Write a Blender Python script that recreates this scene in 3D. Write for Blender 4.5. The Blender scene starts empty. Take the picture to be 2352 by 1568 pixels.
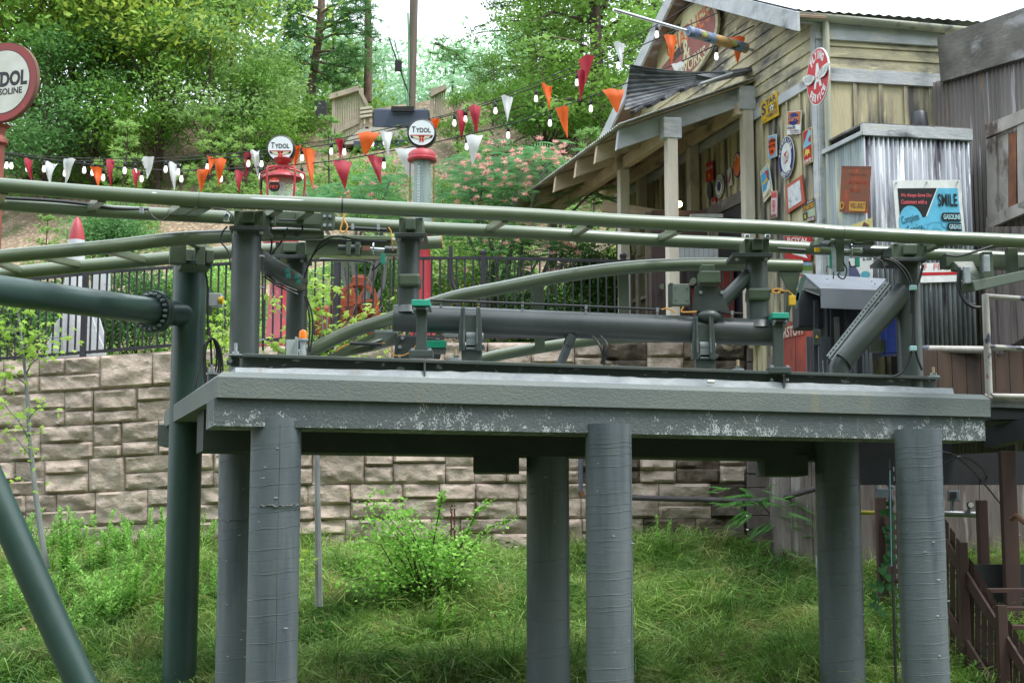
import bpy, math, random
import numpy as np
from mathutils import Vector, Matrix, noise as mnoise
R_ = math.radians
rng = random.Random(7)
nrng = np.random.RandomState(11)
SC = bpy.context.scene
COL = SC.collection

# ------------------------------------------------------------------ camera, light, exposure
F = 3400.0                                  # focal length in units of a 2352 px wide picture
PITCH = math.atan2(416.0, F)
cd = bpy.data.cameras.new('camera'); cam = bpy.data.objects.new('camera', cd); COL.objects.link(cam)
cd.sensor_width = 36.0; cd.lens = 36.0 * F / 2352.0; cd.clip_start = 0.1; cd.clip_end = 2000
cam.location = (0, 0, 0); cam.rotation_euler = (math.pi / 2 + PITCH, 0, 0)
SC.camera = cam
SUN_EL, SUN_AZ = R_(62), R_(122)            # azimuth from +Y clockwise; behind the camera's right shoulder
W = bpy.data.worlds.new("World"); SC.world = W; W.use_nodes = True
wn = W.node_tree.nodes; wl = W.node_tree.links
bg = wn['Background']; bg.inputs['Strength'].default_value = 0.11
sky = wn.new('ShaderNodeTexSky'); sky.sky_type = 'NISHITA'; sky.sun_disc = False
sky.sun_elevation = SUN_EL; sky.sun_rotation = SUN_AZ; sky.air_density = 1.5; sky.dust_density = 4.0
tc = wn.new('ShaderNodeTexCoord'); cn = wn.new('ShaderNodeTexNoise')
cn.inputs['Scale'].default_value = 1.6; cn.inputs['Detail'].default_value = 5
wl.new(tc.outputs['Generated'], cn.inputs['Vector'])
cr = wn.new('ShaderNodeValToRGB')
cr.color_ramp.elements[0].position = .3; cr.color_ramp.elements[0].color = (10.6, 11.8, 13.2, 1)
cr.color_ramp.elements[1].position = .7; cr.color_ramp.elements[1].color = (13.8, 15.0, 16.2, 1)
wl.new(cn.outputs['Fac'], cr.inputs['Fac'])
sxyz = wn.new('ShaderNodeSeparateXYZ'); wl.new(tc.outputs['Generated'], sxyz.inputs[0])      # overcast: zenith three times the horizon
g1 = wn.new('ShaderNodeMapRange'); g1.inputs['From Min'].default_value = 0; g1.inputs['From Max'].default_value = 1
g1.inputs['To Min'].default_value = .75; g1.inputs['To Max'].default_value = 1.75; wl.new(sxyz.outputs['Z'], g1.inputs['Value'])
g2 = wn.new('ShaderNodeMapRange'); g2.inputs['From Min'].default_value = -.02; g2.inputs['From Max'].default_value = .01; g2.inputs['To Min'].default_value = .12; wl.new(sxyz.outputs['Z'], g2.inputs['Value'])
g3 = wn.new('ShaderNodeMath'); g3.operation = 'MULTIPLY'; wl.new(g1.outputs[0], g3.inputs[0]); wl.new(g2.outputs[0], g3.inputs[1])
g4 = wn.new('ShaderNodeVectorMath'); g4.operation = 'SCALE'; wl.new(cr.outputs['Color'], g4.inputs[0]); wl.new(g3.outputs[0], g4.inputs['Scale'])
mx = wn.new('ShaderNodeMixRGB'); mx.inputs['Fac'].default_value = 0.86
wl.new(sky.outputs['Color'], mx.inputs['Color1']); wl.new(g4.outputs[0], mx.inputs['Color2'])
wl.new(mx.outputs['Color'], bg.inputs['Color'])
sd = bpy.data.lights.new('sun', 'SUN'); sd.energy = 2.1; sd.angle = R_(16); sd.color = (1, .975, .94)
so = bpy.data.objects.new('sun', sd); COL.objects.link(so)
sv = Vector((math.sin(SUN_AZ) * math.cos(SUN_EL), math.cos(SUN_AZ) * math.cos(SUN_EL), math.sin(SUN_EL)))
so.rotation_euler = (-sv).to_track_quat('-Z', 'Y').to_euler(); so.location = sv * 60
SC.view_settings.view_transform = 'Standard'; SC.view_settings.look = 'None'
SC.view_settings.exposure = 0.58; SC.view_settings.gamma = 1.0
SC.view_settings.use_curve_mapping = False
SC.render.engine = 'CYCLES'
SC.cycles.max_bounces = 6; SC.cycles.diffuse_bounces = 3; SC.cycles.glossy_bounces = 3
SC.cycles.transparent_max_bounces = 8; SC.cycles.transmission_bounces = 4

# ------------------------------------------------------------------ geometry helpers
cP, sP = math.cos(PITCH), math.sin(PITCH)
def ray(u, v):
    x = (u - 1176.0) / F; up = (784.0 - v) / F
    return Vector((x, cP - up * sP, sP + up * cP))
def P(u, v, Y):
    r = ray(u, v); return r * (Y / r.y)
def mpx(n, Y): return n * Y / F
def zat(v, Y): return P(1176, v, Y).z
def uv_of(p):
    f = p[1] * cP + p[2] * sP; up = -p[1] * sP + p[2] * cP
    return 1176 + F * p[0] / f, 784 - F * up / f
class Plane:
    def __init__(s, x, y, dx, dy):
        l = math.hypot(dx, dy); s.p = Vector((x, y)); s.d = Vector((dx / l, dy / l))
        n = Vector((s.d.y, -s.d.x))
        if n.dot(-s.p) < 0: n = -n
        s.n = n
    def hit(s, u, v, off=0.0):
        r = ray(u, v); n3 = Vector((s.n.x, s.n.y)); q = s.p + s.n * off
        t = q.dot(n3) / (r.x * n3.x + r.y * n3.y); return r * t
    def at(s, a, z, off=0.0):
        q = s.p + s.d * a + s.n * off; return Vector((q.x, q.y, z))
    def s_of(s, u, v=1200):
        h = s.hit(u, v); return (Vector((h.x, h.y)) - s.p).dot(s.d)
def interp(tab, x):
    if x <= tab[0][0]: return tab[0][1]
    for (a, b), (c, d) in zip(tab, tab[1:]):
        if x <= c: return b + (d - b) * (x - a) / (c - a)
    return tab[-1][1]
def smooth_pts(pts, n):
    """Catmull-Rom through pts"""
    P_ = [Vector(p) for p in pts]; P_ = [P_[0] * 2 - P_[1]] + P_ + [P_[-1] * 2 - P_[-2]]
    out = []
    for i in range(1, len(P_) - 2):
        a, b, c, d = P_[i - 1], P_[i], P_[i + 1], P_[i + 2]
        for k in range(n):
            t = k / n
            out.append(.5 * ((2 * b) + (c - a) * t + (2 * a - 5 * b + 4 * c - d) * t * t + (3 * b - a - 3 * c + d) * t ** 3))
    out.append(P_[-2].copy()); return out

class MB:
    def __init__(s): s.v = []; s.f = []; s.sm = []
    def add(s, vs, fs, sm=False):
        o = len(s.v); s.v += [tuple(x) for x in vs]
        s.f += [tuple(i + o for i in f) for f in fs]; s.sm += [sm] * len(fs); return s
    def hexa(s, c8): return s.add(c8, [(0, 3, 2, 1), (4, 5, 6, 7), (0, 1, 5, 4), (1, 2, 6, 5), (2, 3, 7, 6), (3, 0, 4, 7)])
    def box(s, c, size, ax=None):
        c = Vector(c); X, Y, Z = ax if ax else (Vector((1, 0, 0)), Vector((0, 1, 0)), Vector((0, 0, 1)))
        a, b, h = size[0] / 2, size[1] / 2, size[2] / 2
        q = [c + X * (i * a) + Y * (j * b) + Z * (k * h) for k in (-1, 1) for i, j in ((-1, -1), (1, -1), (1, 1), (-1, 1))]
        return s.hexa(q)
    def beam(s, p, q, w, h, up=(0, 0, 1)):
        """box from p to q, w sideways, h along up"""
        p, q = Vector(p), Vector(q); D = (q - p); L = D.length; D.normalize()
        U = Vector(up); S = D.cross(U)
        if S.length < 1e-4: S = D.cross(Vector((0, 1, 0)))
        S.normalize(); U = S.cross(D)
        return s.box((p + q) / 2, (L, w, h), (D, S, U))
    def prism(s, poly, vec):
        poly = [Vector(p) for p in poly]; vec = Vector(vec); n = len(poly)
        vs = poly + [p + vec for p in poly]
        fs = [tuple(range(n - 1, -1, -1)), tuple(range(n, 2 * n))] + [(i, (i + 1) % n, n + (i + 1) % n, n + i) for i in range(n)]
        return s.add(vs, fs)
    def tube(s, pts, r, n=12, cap=True, sm=True, closed=False):
        pts = [Vector(p) for p in pts]
        rs = r if isinstance(r, (list, tuple)) else [r] * len(pts)
        T0 = (pts[1] - pts[0]).normalized()
        N = T0.cross(Vector((0, 0, 1)))
        if N.length < 1e-3: N = T0.cross(Vector((0, 1, 0)))
        N.normalize(); vs = []
        for i, p in enumerate(pts):
            a = pts[max(i - 1, 0)]; b = pts[min(i + 1, len(pts) - 1)]; T = (b - a)
            if T.length < 1e-9: T = T0
            T = T.normalized(); N = N - T * N.dot(T); N.normalize(); B = T.cross(N)
            for k in range(n):
                t = 2 * math.pi * k / n; vs.append(p + (N * math.cos(t) + B * math.sin(t)) * rs[i])
        fs = []
        for i in range(len(pts) - 1):
            for k in range(n):
                k2 = (k + 1) % n; fs.append((i * n + k, i * n + k2, (i + 1) * n + k2, (i + 1) * n + k))
        o = len(s.v); s.add(vs, fs, sm)
        if cap:
            s.f.append(tuple(o + k for k in range(n - 1, -1, -1))); s.sm.append(False)
            m = (len(pts) - 1) * n; s.f.append(tuple(o + m + k for k in range(n))); s.sm.append(False)
        return s
    def lathe(s, base, prof, n=20, axis=(0, 0, 1), sm=True):
        base = Vector(base); A = Vector(axis).normalized()
        return s.tube([base + A * h for r, h in prof], [max(r, 1e-4) for r, h in prof], n, True, sm)
    def disc(s, c, N, r, th, n=24): N = Vector(N).normalized(); return s.tube([Vector(c) - N * th / 2, Vector(c) + N * th / 2], r, n)
    def ball(s, c, r, n=10, m=7, sc=(1, 1, 1)):
        c = Vector(c); vs = []; fs = []
        for i in range(m + 1):
            a = math.pi * i / m
            for k in range(n):
                b = 2 * math.pi * k / n
                vs.append(c + Vector((math.sin(a) * math.cos(b) * sc[0], math.sin(a) * math.sin(b) * sc[1], math.cos(a) * sc[2])) * r)
        for i in range(m):
            for k in range(n):
                k2 = (k + 1) % n; fs.append((i * n + k, (i + 1) * n + k, (i + 1) * n + k2, i * n + k2))
        return s.add(vs, fs, True)
    def mesh(s, name, loc):
        me = bpy.data.meshes.new(name)
        me.from_pydata([(a - loc[0], b - loc[1], c - loc[2]) for a, b, c in s.v], [], s.f)
        if any(s.sm):
            me.polygons.foreach_set('use_smooth', s.sm)
            me.update(); me.set_sharp_from_angle(angle=R_(42))
        me.update(); return me

LOC = {}                                     # world location of every parent (none is rotated when built)
def wloc(o): return LOC.get(o.name, Vector((0, 0, 0))) if o else Vector((0, 0, 0))
def mesh_obj(name, me, mat, parent=None, loc=None):
    o = bpy.data.objects.new(name, me); COL.objects.link(o)
    if mat is not None: me.materials.append(mat)
    if parent is not None: o.parent = parent
    if loc is not None: o.location = Vector(loc) - wloc(parent)
    LOC[o.name] = Vector(loc) if loc is not None else wloc(parent)
    return o
def part(mb, name, mat, parent, bevel=0, label=None, kind=None):
    L = wloc(parent); o = mesh_obj(name, mb.mesh(name, L), mat, parent)
    if bevel:
        m = o.modifiers.new('bevel', 'BEVEL'); m.width = bevel; m.segments = 2; m.limit_method = 'ANGLE'; m.angle_limit = R_(40)
    if label: o['label'] = label
    if kind: o['kind'] = kind
    return o
def thing(name, label, cat, loc, group=None):
    o = bpy.data.objects.new(name, None); COL.objects.link(o); o.location = loc
    o.empty_display_size = .2; LOC[o.name] = Vector(loc)
    o['label'] = label; o['category'] = cat
    if group: o['group'] = group
    return o
def solo(mb, name, mat, label=None, cat=None, loc=None, group=None, kind=None, bevel=0):
    loc = Vector(loc) if loc is not None else Vector((0, 0, 0))
    o = mesh_obj(name, mb.mesh(name, loc), mat, None, loc)
    if bevel:
        m = o.modifiers.new('bevel', 'BEVEL'); m.width = bevel; m.segments = 2; m.limit_method = 'ANGLE'; m.angle_limit = R_(40)
    if label: o['label'] = label
    if cat: o['category'] = cat
    if group: o['group'] = group
    if kind: o['kind'] = kind
    return o
def copy_tree(o, parent=None):
    c = o.copy(); COL.objects.link(c); c.parent = parent
    for ch in list(o.children): copy_tree(ch, c)
    return c
def np_mesh(name, V, Fc, k, mat, parent=None, loc=(0, 0, 0), smooth=False):
    """V (n,3) array, Fc (m,k) int array -> object, fast"""
    if parent is not None: loc = tuple(wloc(parent))
    me = bpy.data.meshes.new(name); V = np.asarray(V, dtype=np.float32) - np.array(loc, dtype=np.float32)
    me.vertices.add(len(V)); me.vertices.foreach_set('co', V.ravel())
    m = len(Fc); me.loops.add(m * k); me.loops.foreach_set('vertex_index', np.asarray(Fc, dtype=np.int32).ravel())
    me.polygons.add(m); me.polygons.foreach_set('loop_start', np.arange(0, m * k, k, dtype=np.int32))
    me.polygons.foreach_set('loop_total', np.full(m, k, dtype=np.int32))
    if smooth: me.polygons.foreach_set('use_smooth', np.ones(m, dtype=bool))
    me.update(calc_edges=True)
    return mesh_obj(name, me, mat, parent, loc if parent is None else None)

# ------------------------------------------------------------------ materials
MATS = {}
def lin(c):
    return tuple(((x / 255.) / 12.92 if x / 255. <= .04045 else ((x / 255. + .055) / 1.055) ** 2.4) for x in c)
def mat(name, c1, c2=None, sc=(4, 4, 4), ramp=(.35, .65), c3=None, sc3=(3, 3, 3), r3=(.55, .62), rough=.6, metal=0, bump=0, bsc=None,
        coat=0, rv=0, obj=False, detail=6, isl=0, spec=.5, c4=None, sc4=(9, 9, 9), r4=(.6, .64), trans=0, emit=0, dist=0):
    if name in MATS: return MATS[name]
    m = bpy.data.materials.new(name); m.use_nodes = True; N = m.node_tree.nodes; L = m.node_tree.links
    b = N['Principled BSDF']
    if obj:
        t = N.new('ShaderNodeTexCoord').outputs['Object']
    else:
        t = N.new('ShaderNodeNewGeometry').outputs['Position']
    def noise(scale, det=detail, dst=dist):
        mp = N.new('ShaderNodeMapping'); mp.inputs['Scale'].default_value = scale; L.new(t, mp.inputs['Vector'])
        n = N.new('ShaderNodeTexNoise'); n.inputs['Scale'].default_value = 1; n.inputs['Detail'].default_value = det
        n.inputs['Roughness'].default_value = .6; n.inputs['Distortion'].default_value = dst
        L.new(mp.outputs[0], n.inputs['Vector']); return n.outputs['Fac']
    def rampn(src, lo, hi):
        r = N.new('ShaderNodeMapRange'); r.inputs['From Min'].default_value = lo; r.inputs['From Max'].default_value = hi
        L.new(src, r.inputs['Value']); return r.outputs[0]
    def mixc(f, a, b_):
        x = N.new('ShaderNodeMixRGB')
        if isinstance(f, float): x.inputs[0].default_value = f
        else: L.new(f, x.inputs[0])
        for i, q in ((1, a), (2, b_)):
            if isinstance(q, tuple): x.inputs[i].default_value = (*q, 1)
            else: L.new(q, x.inputs[i])
        return x.outputs[0]
    col = tuple(c1); base = None
    if c2 is not None:
        base = noise(sc); col = mixc(rampn(base, *ramp), tuple(c1), tuple(c2))
    if c3 is not None: col = mixc(rampn(noise(sc3), *r3), col, tuple(c3))
    if c4 is not None: col = mixc(rampn(noise(sc4), *r4), col, tuple(c4))
    if isl:
        g = N.new('ShaderNodeNewGeometry'); mr = N.new('ShaderNodeMapRange')
        mr.inputs['To Min'].default_value = 1 - isl; mr.inputs['To Max'].default_value = 1 + isl
        L.new(g.outputs['Random Per Island'], mr.inputs['Value'])
        oi = N.new('ShaderNodeObjectInfo'); mr2 = N.new('ShaderNodeMapRange')
        mr2.inputs['To Min'].default_value = .9; mr2.inputs['To Max'].default_value = 1.1; L.new(oi.outputs['Random'], mr2.inputs['Value'])
        mu = N.new('ShaderNodeMath'); mu.operation = 'MULTIPLY'; L.new(mr.outputs[0], mu.inputs[0]); L.new(mr2.outputs[0], mu.inputs[1])
        hs = N.new('ShaderNodeHueSaturation'); L.new(mu.outputs[0], hs.inputs['Value'])
        if isinstance(col, tuple): hs.inputs['Color'].default_value = (*col, 1)
        else: L.new(col, hs.inputs['Color'])
        col = hs.outputs[0]
    if isinstance(col, tuple): b.inputs['Base Color'].default_value = (*col, 1)
    else: L.new(col, b.inputs['Base Color'])
    b.inputs['Roughness'].default_value = rough; b.inputs['Metallic'].default_value = metal
    b.inputs['Specular IOR Level'].default_value = spec
    if rv:
        q = rampn(noise((6, 6, 6)), .3, .7); mr = N.new('ShaderNodeMapRange'); L.new(q, mr.inputs['Value'])
        mr.inputs['To Min'].default_value = max(0.05, rough - rv); mr.inputs['To Max'].default_value = rough + rv
        L.new(mr.outputs[0], b.inputs['Roughness'])
    if coat: b.inputs['Coat Weight'].default_value = coat; b.inputs['Coat Roughness'].default_value = .2
    if bump:
        bn = N.new('ShaderNodeBump'); bn.inputs['Strength'].default_value = min(1, bump); bn.inputs['Distance'].default_value = .02 * max(1, bump)
        L.new(noise(bsc or sc, 8), bn.inputs['Height']); L.new(bn.outputs[0], b.inputs['Normal'])
    if emit:
        b.inputs['Emission Strength'].default_value = emit
        if isinstance(col, tuple): b.inputs['Emission Color'].default_value = (*col, 1)
        else: L.new(col, b.inputs['Emission Color'])
    if trans:
        td = N.new('ShaderNodeBsdfTranslucent'); ms = N.new('ShaderNodeMixShader'); ms.inputs[0].default_value = trans
        if isinstance(col, tuple): td.inputs['Color'].default_value = (*col, 1)
        else: L.new(col, td.inputs['Color'])
        L.new(b.outputs[0], ms.inputs[1]); L.new(td.outputs[0], ms.inputs[2])
        L.new(ms.outputs[0], N['Material Output'].inputs['Surface'])
    MATS[name] = m; return m
def flat(name, c, rough=.5, **k):            # printed / plain paint in sRGB with slight wear
    c = lin(c); d = tuple(x * .8 for x in c); return mat(name, c, d, sc=(7, 7, 7), rough=rough, **k)
def glass(name, c=(.9, .97, .95), rough=.02, alpha=.25):
    m = bpy.data.materials.new(name); m.use_nodes = True; N = m.node_tree.nodes; L = m.node_tree.links
    b = N['Principled BSDF']; b.inputs['Base Color'].default_value = (*c, 1); b.inputs['Roughness'].default_value = rough
    b.inputs['Alpha'].default_value = alpha; b.inputs['Specular IOR Level'].default_value = .8; MATS[name] = m; return m

RAIL = mat('rail_green_paint', lin((84, 96, 72)), lin((96, 108, 82)), sc=(1.5, 1.5, 1.5), c3=lin((84, 96, 70)), sc3=(.8, .8, .8), r3=(.55, .75),
           rough=.36, coat=.5, rv=.03, spec=.6)
STEEL = mat('grey_green_steel_paint', lin((62, 70, 68)), lin((72, 79, 76)), sc=(2, 2, 1), rough=.38, rv=.08, spec=.6)
STEELG = mat('olive_bracket_paint', lin((66, 78, 62)), lin((80, 92, 74)), sc=(3, 3, 3), rough=.42, rv=.08)
PIPE = mat('slate_pipe_paint', lin((62, 68, 68)), lin((76, 81, 80)), sc=(1.5, 1.5, 1.5), c3=lin((140, 145, 140)), sc3=(38, 38, 5), r3=(.68, .74), rough=.36, rv=.08)
DGREEN = mat('bottle_green_paint', lin((42, 64, 58)), lin((48, 72, 65)), sc=(1.2, 1.2, 1.2), rough=.42, coat=.1, rv=.08, c3=lin((50, 72, 66)), sc3=(2, 2, .6), r3=(.62, .72))
DPLATE = mat('dark_plate_paint', lin((52, 58, 56)), lin((66, 72, 70)), sc=(5, 5, 5), rough=.45)
CONC = mat('painted_concrete_column', lin((84, 93, 96)), lin((98, 106, 108)), sc=(1.4, 1.4, .5), c3=lin((70, 79, 85)), sc3=(3.4, 3.4, .35), r3=(.5, .66),
           c4=lin((150, 156, 156)), sc4=(16, 16, 22), r4=(.705, .72), rough=.45, bump=.18, bsc=(5, 5, 60), rv=.1)
SLAB = mat('painted_concrete_slab', lin((96, 104, 102)), lin((107, 114, 109)), sc=(.9, .9, 2.5), c3=lin((118, 118, 100)), sc3=(2.6, 2.6, .35), r3=(.6, .75),
           c4=lin((92, 100, 98)), sc4=(1.2, 1.2, 14), r4=(.6, .8), rough=.7, bump=.4, bsc=(25, 25, 40))
BOLT = mat('zinc_bolt', lin((170, 175, 178)), lin((130, 136, 140)), sc=(30, 30, 30), rough=.35, metal=.2)
RUBBER = mat('black_cable', (.012, .012, .014), (.02, .02, .022), rough=.45)
TEAL = flat('teal_cap', (52, 158, 134), .4)
ORANGE = flat('orange_wire', (225, 160, 60), .5)
CHROME = mat('bright_zinc', (.62, .65, .68), (.5, .52, .55), sc=(8, 8, 8), rough=.25, metal=1)
STONE = mat('cast_stone', lin((178, 160, 145)), lin((158, 143, 130)), sc=(1.3, 1.3, 1.6), c3=lin((192, 177, 162)), sc3=(4, 4, 6), r3=(.5, .72),
            c4=lin((138, 124, 110)), sc4=(2.5, 2.5, 4), r4=(.58, .78), rough=.85, bump=1.3, bsc=(13, 13, 18), isl=.12)
# ------------------------------------------------------------------ ground, terrace and hill
WALLY = [(-300, 25.6), (0, 25.2), (397, 24.6), (600, 24.2), (3000, 24.2)]
def wallY(u): return interp(WALLY, u)
WTOP = [(-300, 850), (0, 829), (150, 822), (397, 806), (500, 800), (780, 788), (1148, 786), (1720, 786)]
WPIT = [(-300, 77.2), (0, 77.4), (397, 78.6), (700, 80.8), (1720, 80.8)]
def ground_z(x, y):
    """slope in front of the wall, measured from the wall foot"""
    foot = zat(1264, 24.2)
    if y > 19.0: z = foot - .335 * (24.2 - min(y, 24.2))
    else:
        z = foot - .335 * 5.2 - .22 * (19.0 - y)
    z += .05 * math.sin(x * 1.3 + y) + .04 * math.sin(x * 3.1 - y * 2.1)
    return z
TERR = 2.86
def hill_z(x, y):
    yy = y + .25 * min(0, x + 3)              # the bank comes a little nearer on the left
    e = 0
    if yy > 29:
        e = (yy - 29) * .66
        if yy > 44: e = max(2, 15 * .66 - (yy - 44) * .28)
    e += (.35 * mnoise.noise(Vector((x * .25, y * .25, 0))) + .12 * mnoise.noise(Vector((x, y, 3)))) * min(1, max(0, yy - 29) / 2)
    if x > 3: e *= max(.15, 1 - (x - 3) * .09)
    return TERR + max(0, e)
def grid_obj(name, xs, ys, zf, m, kind):
    V = [(x, y, zf(x, y)) for y in ys for x in xs]; n = len(xs)
    Fq = [(j * n + i, j * n + i + 1, (j + 1) * n + i + 1, (j + 1) * n + i) for j in range(len(ys) - 1) for i in range(n - 1)]
    o = np_mesh(name, V, Fq, 4, m, smooth=True); o['kind'] = kind; return o
SOIL = mat('grass_soil', lin((62, 70, 38)), lin((88, 84, 54)), sc=(2, 2, 2), c3=lin((66, 82, 38)), sc3=(1, 1, 1), r3=(.45, .6), rough=.95, bump=1, bsc=(12, 12, 12))
MULCH = mat('mulch_bank', lin((114, 96, 78)), lin((144, 124, 102)), sc=(3, 3, 3), c3=lin((188, 168, 142)), sc3=(11, 11, 11), r3=(.54, .62),
            c4=lin((70, 84, 40)), sc4=(.5, .5, .5), r4=(.52, .64), rough=.95, bump=1, bsc=(14, 14, 14))
grid_obj('hillside', [-80 + i * 4 for i in range(41)], [-90, -60, -46, -36, -26, -18, -12, -8, -4], lambda x, y: -3.5 + min(48, max(0, -4 - y) * 1.15) + 1.5 * mnoise.noise(Vector((x * .1, y * .1, 0))), mat('added_hill_dark', lin((44, 60, 34)), lin((58, 76, 42)), sc=(.5, .5, .5), rough=1), 'structure')  # unseen dark hill added behind the camera to block low sky light
grid_obj('ground', [-40 + i * .4 for i in range(201)], [-30, -20, -10, 0, 5, 9, 12] + [14 + i * .3 for i in range(36)], ground_z, SOIL, 'structure')
TX = [-40 + i * 1.0 for i in range(81)]; TV = []
for j in range(4):
    for x in TX: y0 = wallY(1176 + x / 24.6 * F) + .12; TV.append((x, y0 + (29.2 - y0) * j / 3, TERR - min(.4, max(0, -3.0 - x) * .12)))
to_ = np_mesh('terrace_ground', TV, [(j * 81 + i, j * 81 + i + 1, (j + 1) * 81 + i + 1, (j + 1) * 81 + i) for j in range(3) for i in range(80)], 4, MULCH, smooth=True); to_['kind'] = 'structure'
grid_obj('hillside', [-60 + i * .8 for i in range(151)], [28.6 + i * .7 for i in range(50)] + [66, 80, 120, 200, 500, 1200], lambda x, y: hill_z(x, y) - .02, MULCH, 'structure')

# ------------------------------------------------------------------ retaining wall of cast stone blocks
STONE_D = mat('cast_stone_wet', lin((112, 98, 82)), lin((60, 50, 42)), sc=(1.1, 1.1, .8), ramp=(.42, .58), c3=lin((150, 136, 116)), sc3=(3, 3, 5), r3=(.62, .7), rough=.75, bump=1.0, bsc=(9, 9, 16), isl=.1)
def wallP(u, k, off=0.0):
    """k courses (full height) below the top"""
    v = interp(WTOP, u) + k * interp(WPIT, u); p = P(u, v, wallY(u)); p.y -= off; return p
wall = thing('retaining_wall', 'retaining wall of tan split-face cast stone blocks below the black fence', 'stone wall', (0, 24.6, zat(1264, 24.2)))
bk = MB()
us = [-260, 0, 200, 397, 600, 1000, 1400, 1716]
for i in range(len(us) - 1):
    a, b = us[i], us[i + 1]
    q = [wallP(a, 6.9, -.08), wallP(b, 6.9, -.08), wallP(b, -.02, -.08), wallP(a, -.02, -.08)]
    bk.prism(q, (0, .22, 0))
part(bk, 'backing', mat('joint_mortar', lin((92, 82, 72)), rough=.95), wall)  # one even brown mortar tone behind the blocks
def stone_block(u0, u1, k0, k1, seed):
    r = random.Random(seed); NX = max(6, int((u1 - u0) / 6.5)); NZ = 7 if k1 - k0 < .7 else 12
    V = []; ids = {}
    bulge = r.uniform(.025, .05); tiltx = r.uniform(-.03, .03); tiltz = r.uniform(-.02, .04)
    g = .6
    for j in range(NZ + 1):
        for i in range(NX + 1):
            a, b = i / NX, j / NZ
            u = u0 + g + (u1 - u0 - 2 * g) * a; k = k0 + .008 + (k1 - k0 - .016) * b
            ea = min(a, 1 - a) * (u1 - u0) / 5.5; eb = min(b, 1 - b) * (k1 - k0) * 80 / 5.5
            e = min(1, ea) * min(1, eb); e = e ** .5
            nz = mnoise.fractal(Vector((u * .022, k * 1.9, seed * 3.3)), 1, 2, 5)
            led = mnoise.noise(Vector((u * .012, k * 3.5, seed))); led = (.018 if led > .05 else 0)
            off = e * (bulge + tiltx * (a - .5) * 2 + tiltz * (b - .5) * 2 + .062 * nz + led)
            # wavy outline
            wob = mnoise.noise(Vector((u * .04, k * 3, seed + 9))) * 1.2
            p = wallP(u + (wob if 0 < i < NX else 0), k + (wob * .006 if 0 < j < NZ else 0), max(-.02, off)); V.append(p)
    n = NX + 1; Fq = [(j * n + i, (j + 1) * n + i, (j + 1) * n + i + 1, j * n + i + 1) for j in range(NZ) for i in range(NX)]
    # skirts back into the joint
    m = len(V); rim = [i for i in range(n)] + [j * n + NX for j in range(1, NZ + 1)] + [NZ * n + i for i in range(NX - 1, -1, -1)] + [j * n for j in range(NZ - 1, 0, -1)]
    for i in rim: p = V[i].copy(); p.y += .12; V.append(p)
    for t in range(len(rim)):
        t2 = (t + 1) % len(rim); Fq.append((rim[t], rim[t2], m + t2, m + t))
    b = MB(); b.add(V, Fq, True); return b
seed = 1
rr = random.Random(5)
FIXED = {}                                   # rows: (k0, [u breaks])
for row in range(7):
    u = -255 + rr.uniform(0, 40)
    while u < 1713:
        if row == 6: kk = 6.9
        else: kk = row + 1
        w = rr.choice([66, 84, 100, 120, 140, 160])
        u1 = min(u + w, 1714)
        if 1714 - u1 < 45: u1 = 1714
        q = rr.random()
        wet = (1290 < u < 1640 and rr.random() < .62)
        mt = STONE_D if wet else STONE
        if q < .3 and w < 125:
            part(stone_block(u, u1, row, kk, seed), 'stone', mt, wall); seed += 1
        else:
            sp = row + rr.choice([.42, .5, .5, .58, .64])
            a, b_ = u, u1
            for (ka, kb) in ((row, sp), (sp, kk)):
                if w > 120 and rr.random() < .6:
                    c = u + w * rr.uniform(.38, .62)
                    if c < u1 - 30:
                        part(stone_block(u, c, ka, kb, seed), 'stone', mt, wall); part(stone_block(c, u1, ka, kb, seed + 1), 'stone', mt, wall); seed += 2; continue
                part(stone_block(u, u1, ka, kb, seed), 'stone', mt, wall); seed += 1
        u = u1

# ------------------------------------------------------------------ black picket fence on the wall
FENCE = mat('black_fence_paint', lin((44, 42, 50)), lin((62, 60, 68)), sc=(2, 2, 2), rough=.4)
FTOP = [(-300, 655), (0, 643), (199, 622), (403, 607), (520, 600), (770, 589), (1148, 586), (1420, 594), (1720, 600)]
FBOT = [(-300, 845), (0, 831), (199, 816), (400, 799), (520, 792), (770, 781), (1148, 780), (1420, 783), (1720, 786)]
def fY(u): return wallY(u) + .1
def fence(u0, u1, step, posts, label):
    t = thing('picket_fence', label, 'metal fence', P((u0 + u1) / 2, interp(FBOT, (u0 + u1) / 2), fY(u0)), 'black picket fences on the retaining wall')
    seg = [u0 + (u1 - u0) * i / 8 for i in range(9)]
    for tab, nm in ((FTOP, 'top_rail'), (FBOT, 'bottom_rail')):
        b = MB()
        for a, c in zip(seg, seg[1:]): b.beam(P(a, interp(tab, a) + (6 if nm == 'top_rail' else -7), fY(a)), P(c, interp(tab, c) + (6 if nm == 'top_rail' else -7), fY(c)), .04, .05)
        part(b, nm, FENCE, t)
    u = u0 + step * .5; first = None
    while u < u1:
        if min([abs(u - p) for p in posts] + [99]) > step * .4:
            a = P(u, interp(FBOT, u) - 3, fY(u)); c = P(u, interp(FTOP, u) + 5, fY(u)); c.x = a.x
            b = MB(); b.box((a + c) / 2, (.028, .028, (c - a).z)); part(b, 'picket', FENCE, t)
        u += step
    for pu in posts:
        a = P(pu, interp(FBOT, pu) + 9, fY(pu)); c = P(pu, interp(FTOP, pu) - 4, fY(pu)); c.x = a.x
        b = MB(); b.box((a + c) / 2, (.09, .09, (c - a).z)); b.box(c + Vector((0, 0, .02)), (.11, .11, .04)); b.lathe(c + Vector((0, 0, .04)), [(.05, 0), (.02, .03)], 4)
        part(b, 'post', FENCE, t)
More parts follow.
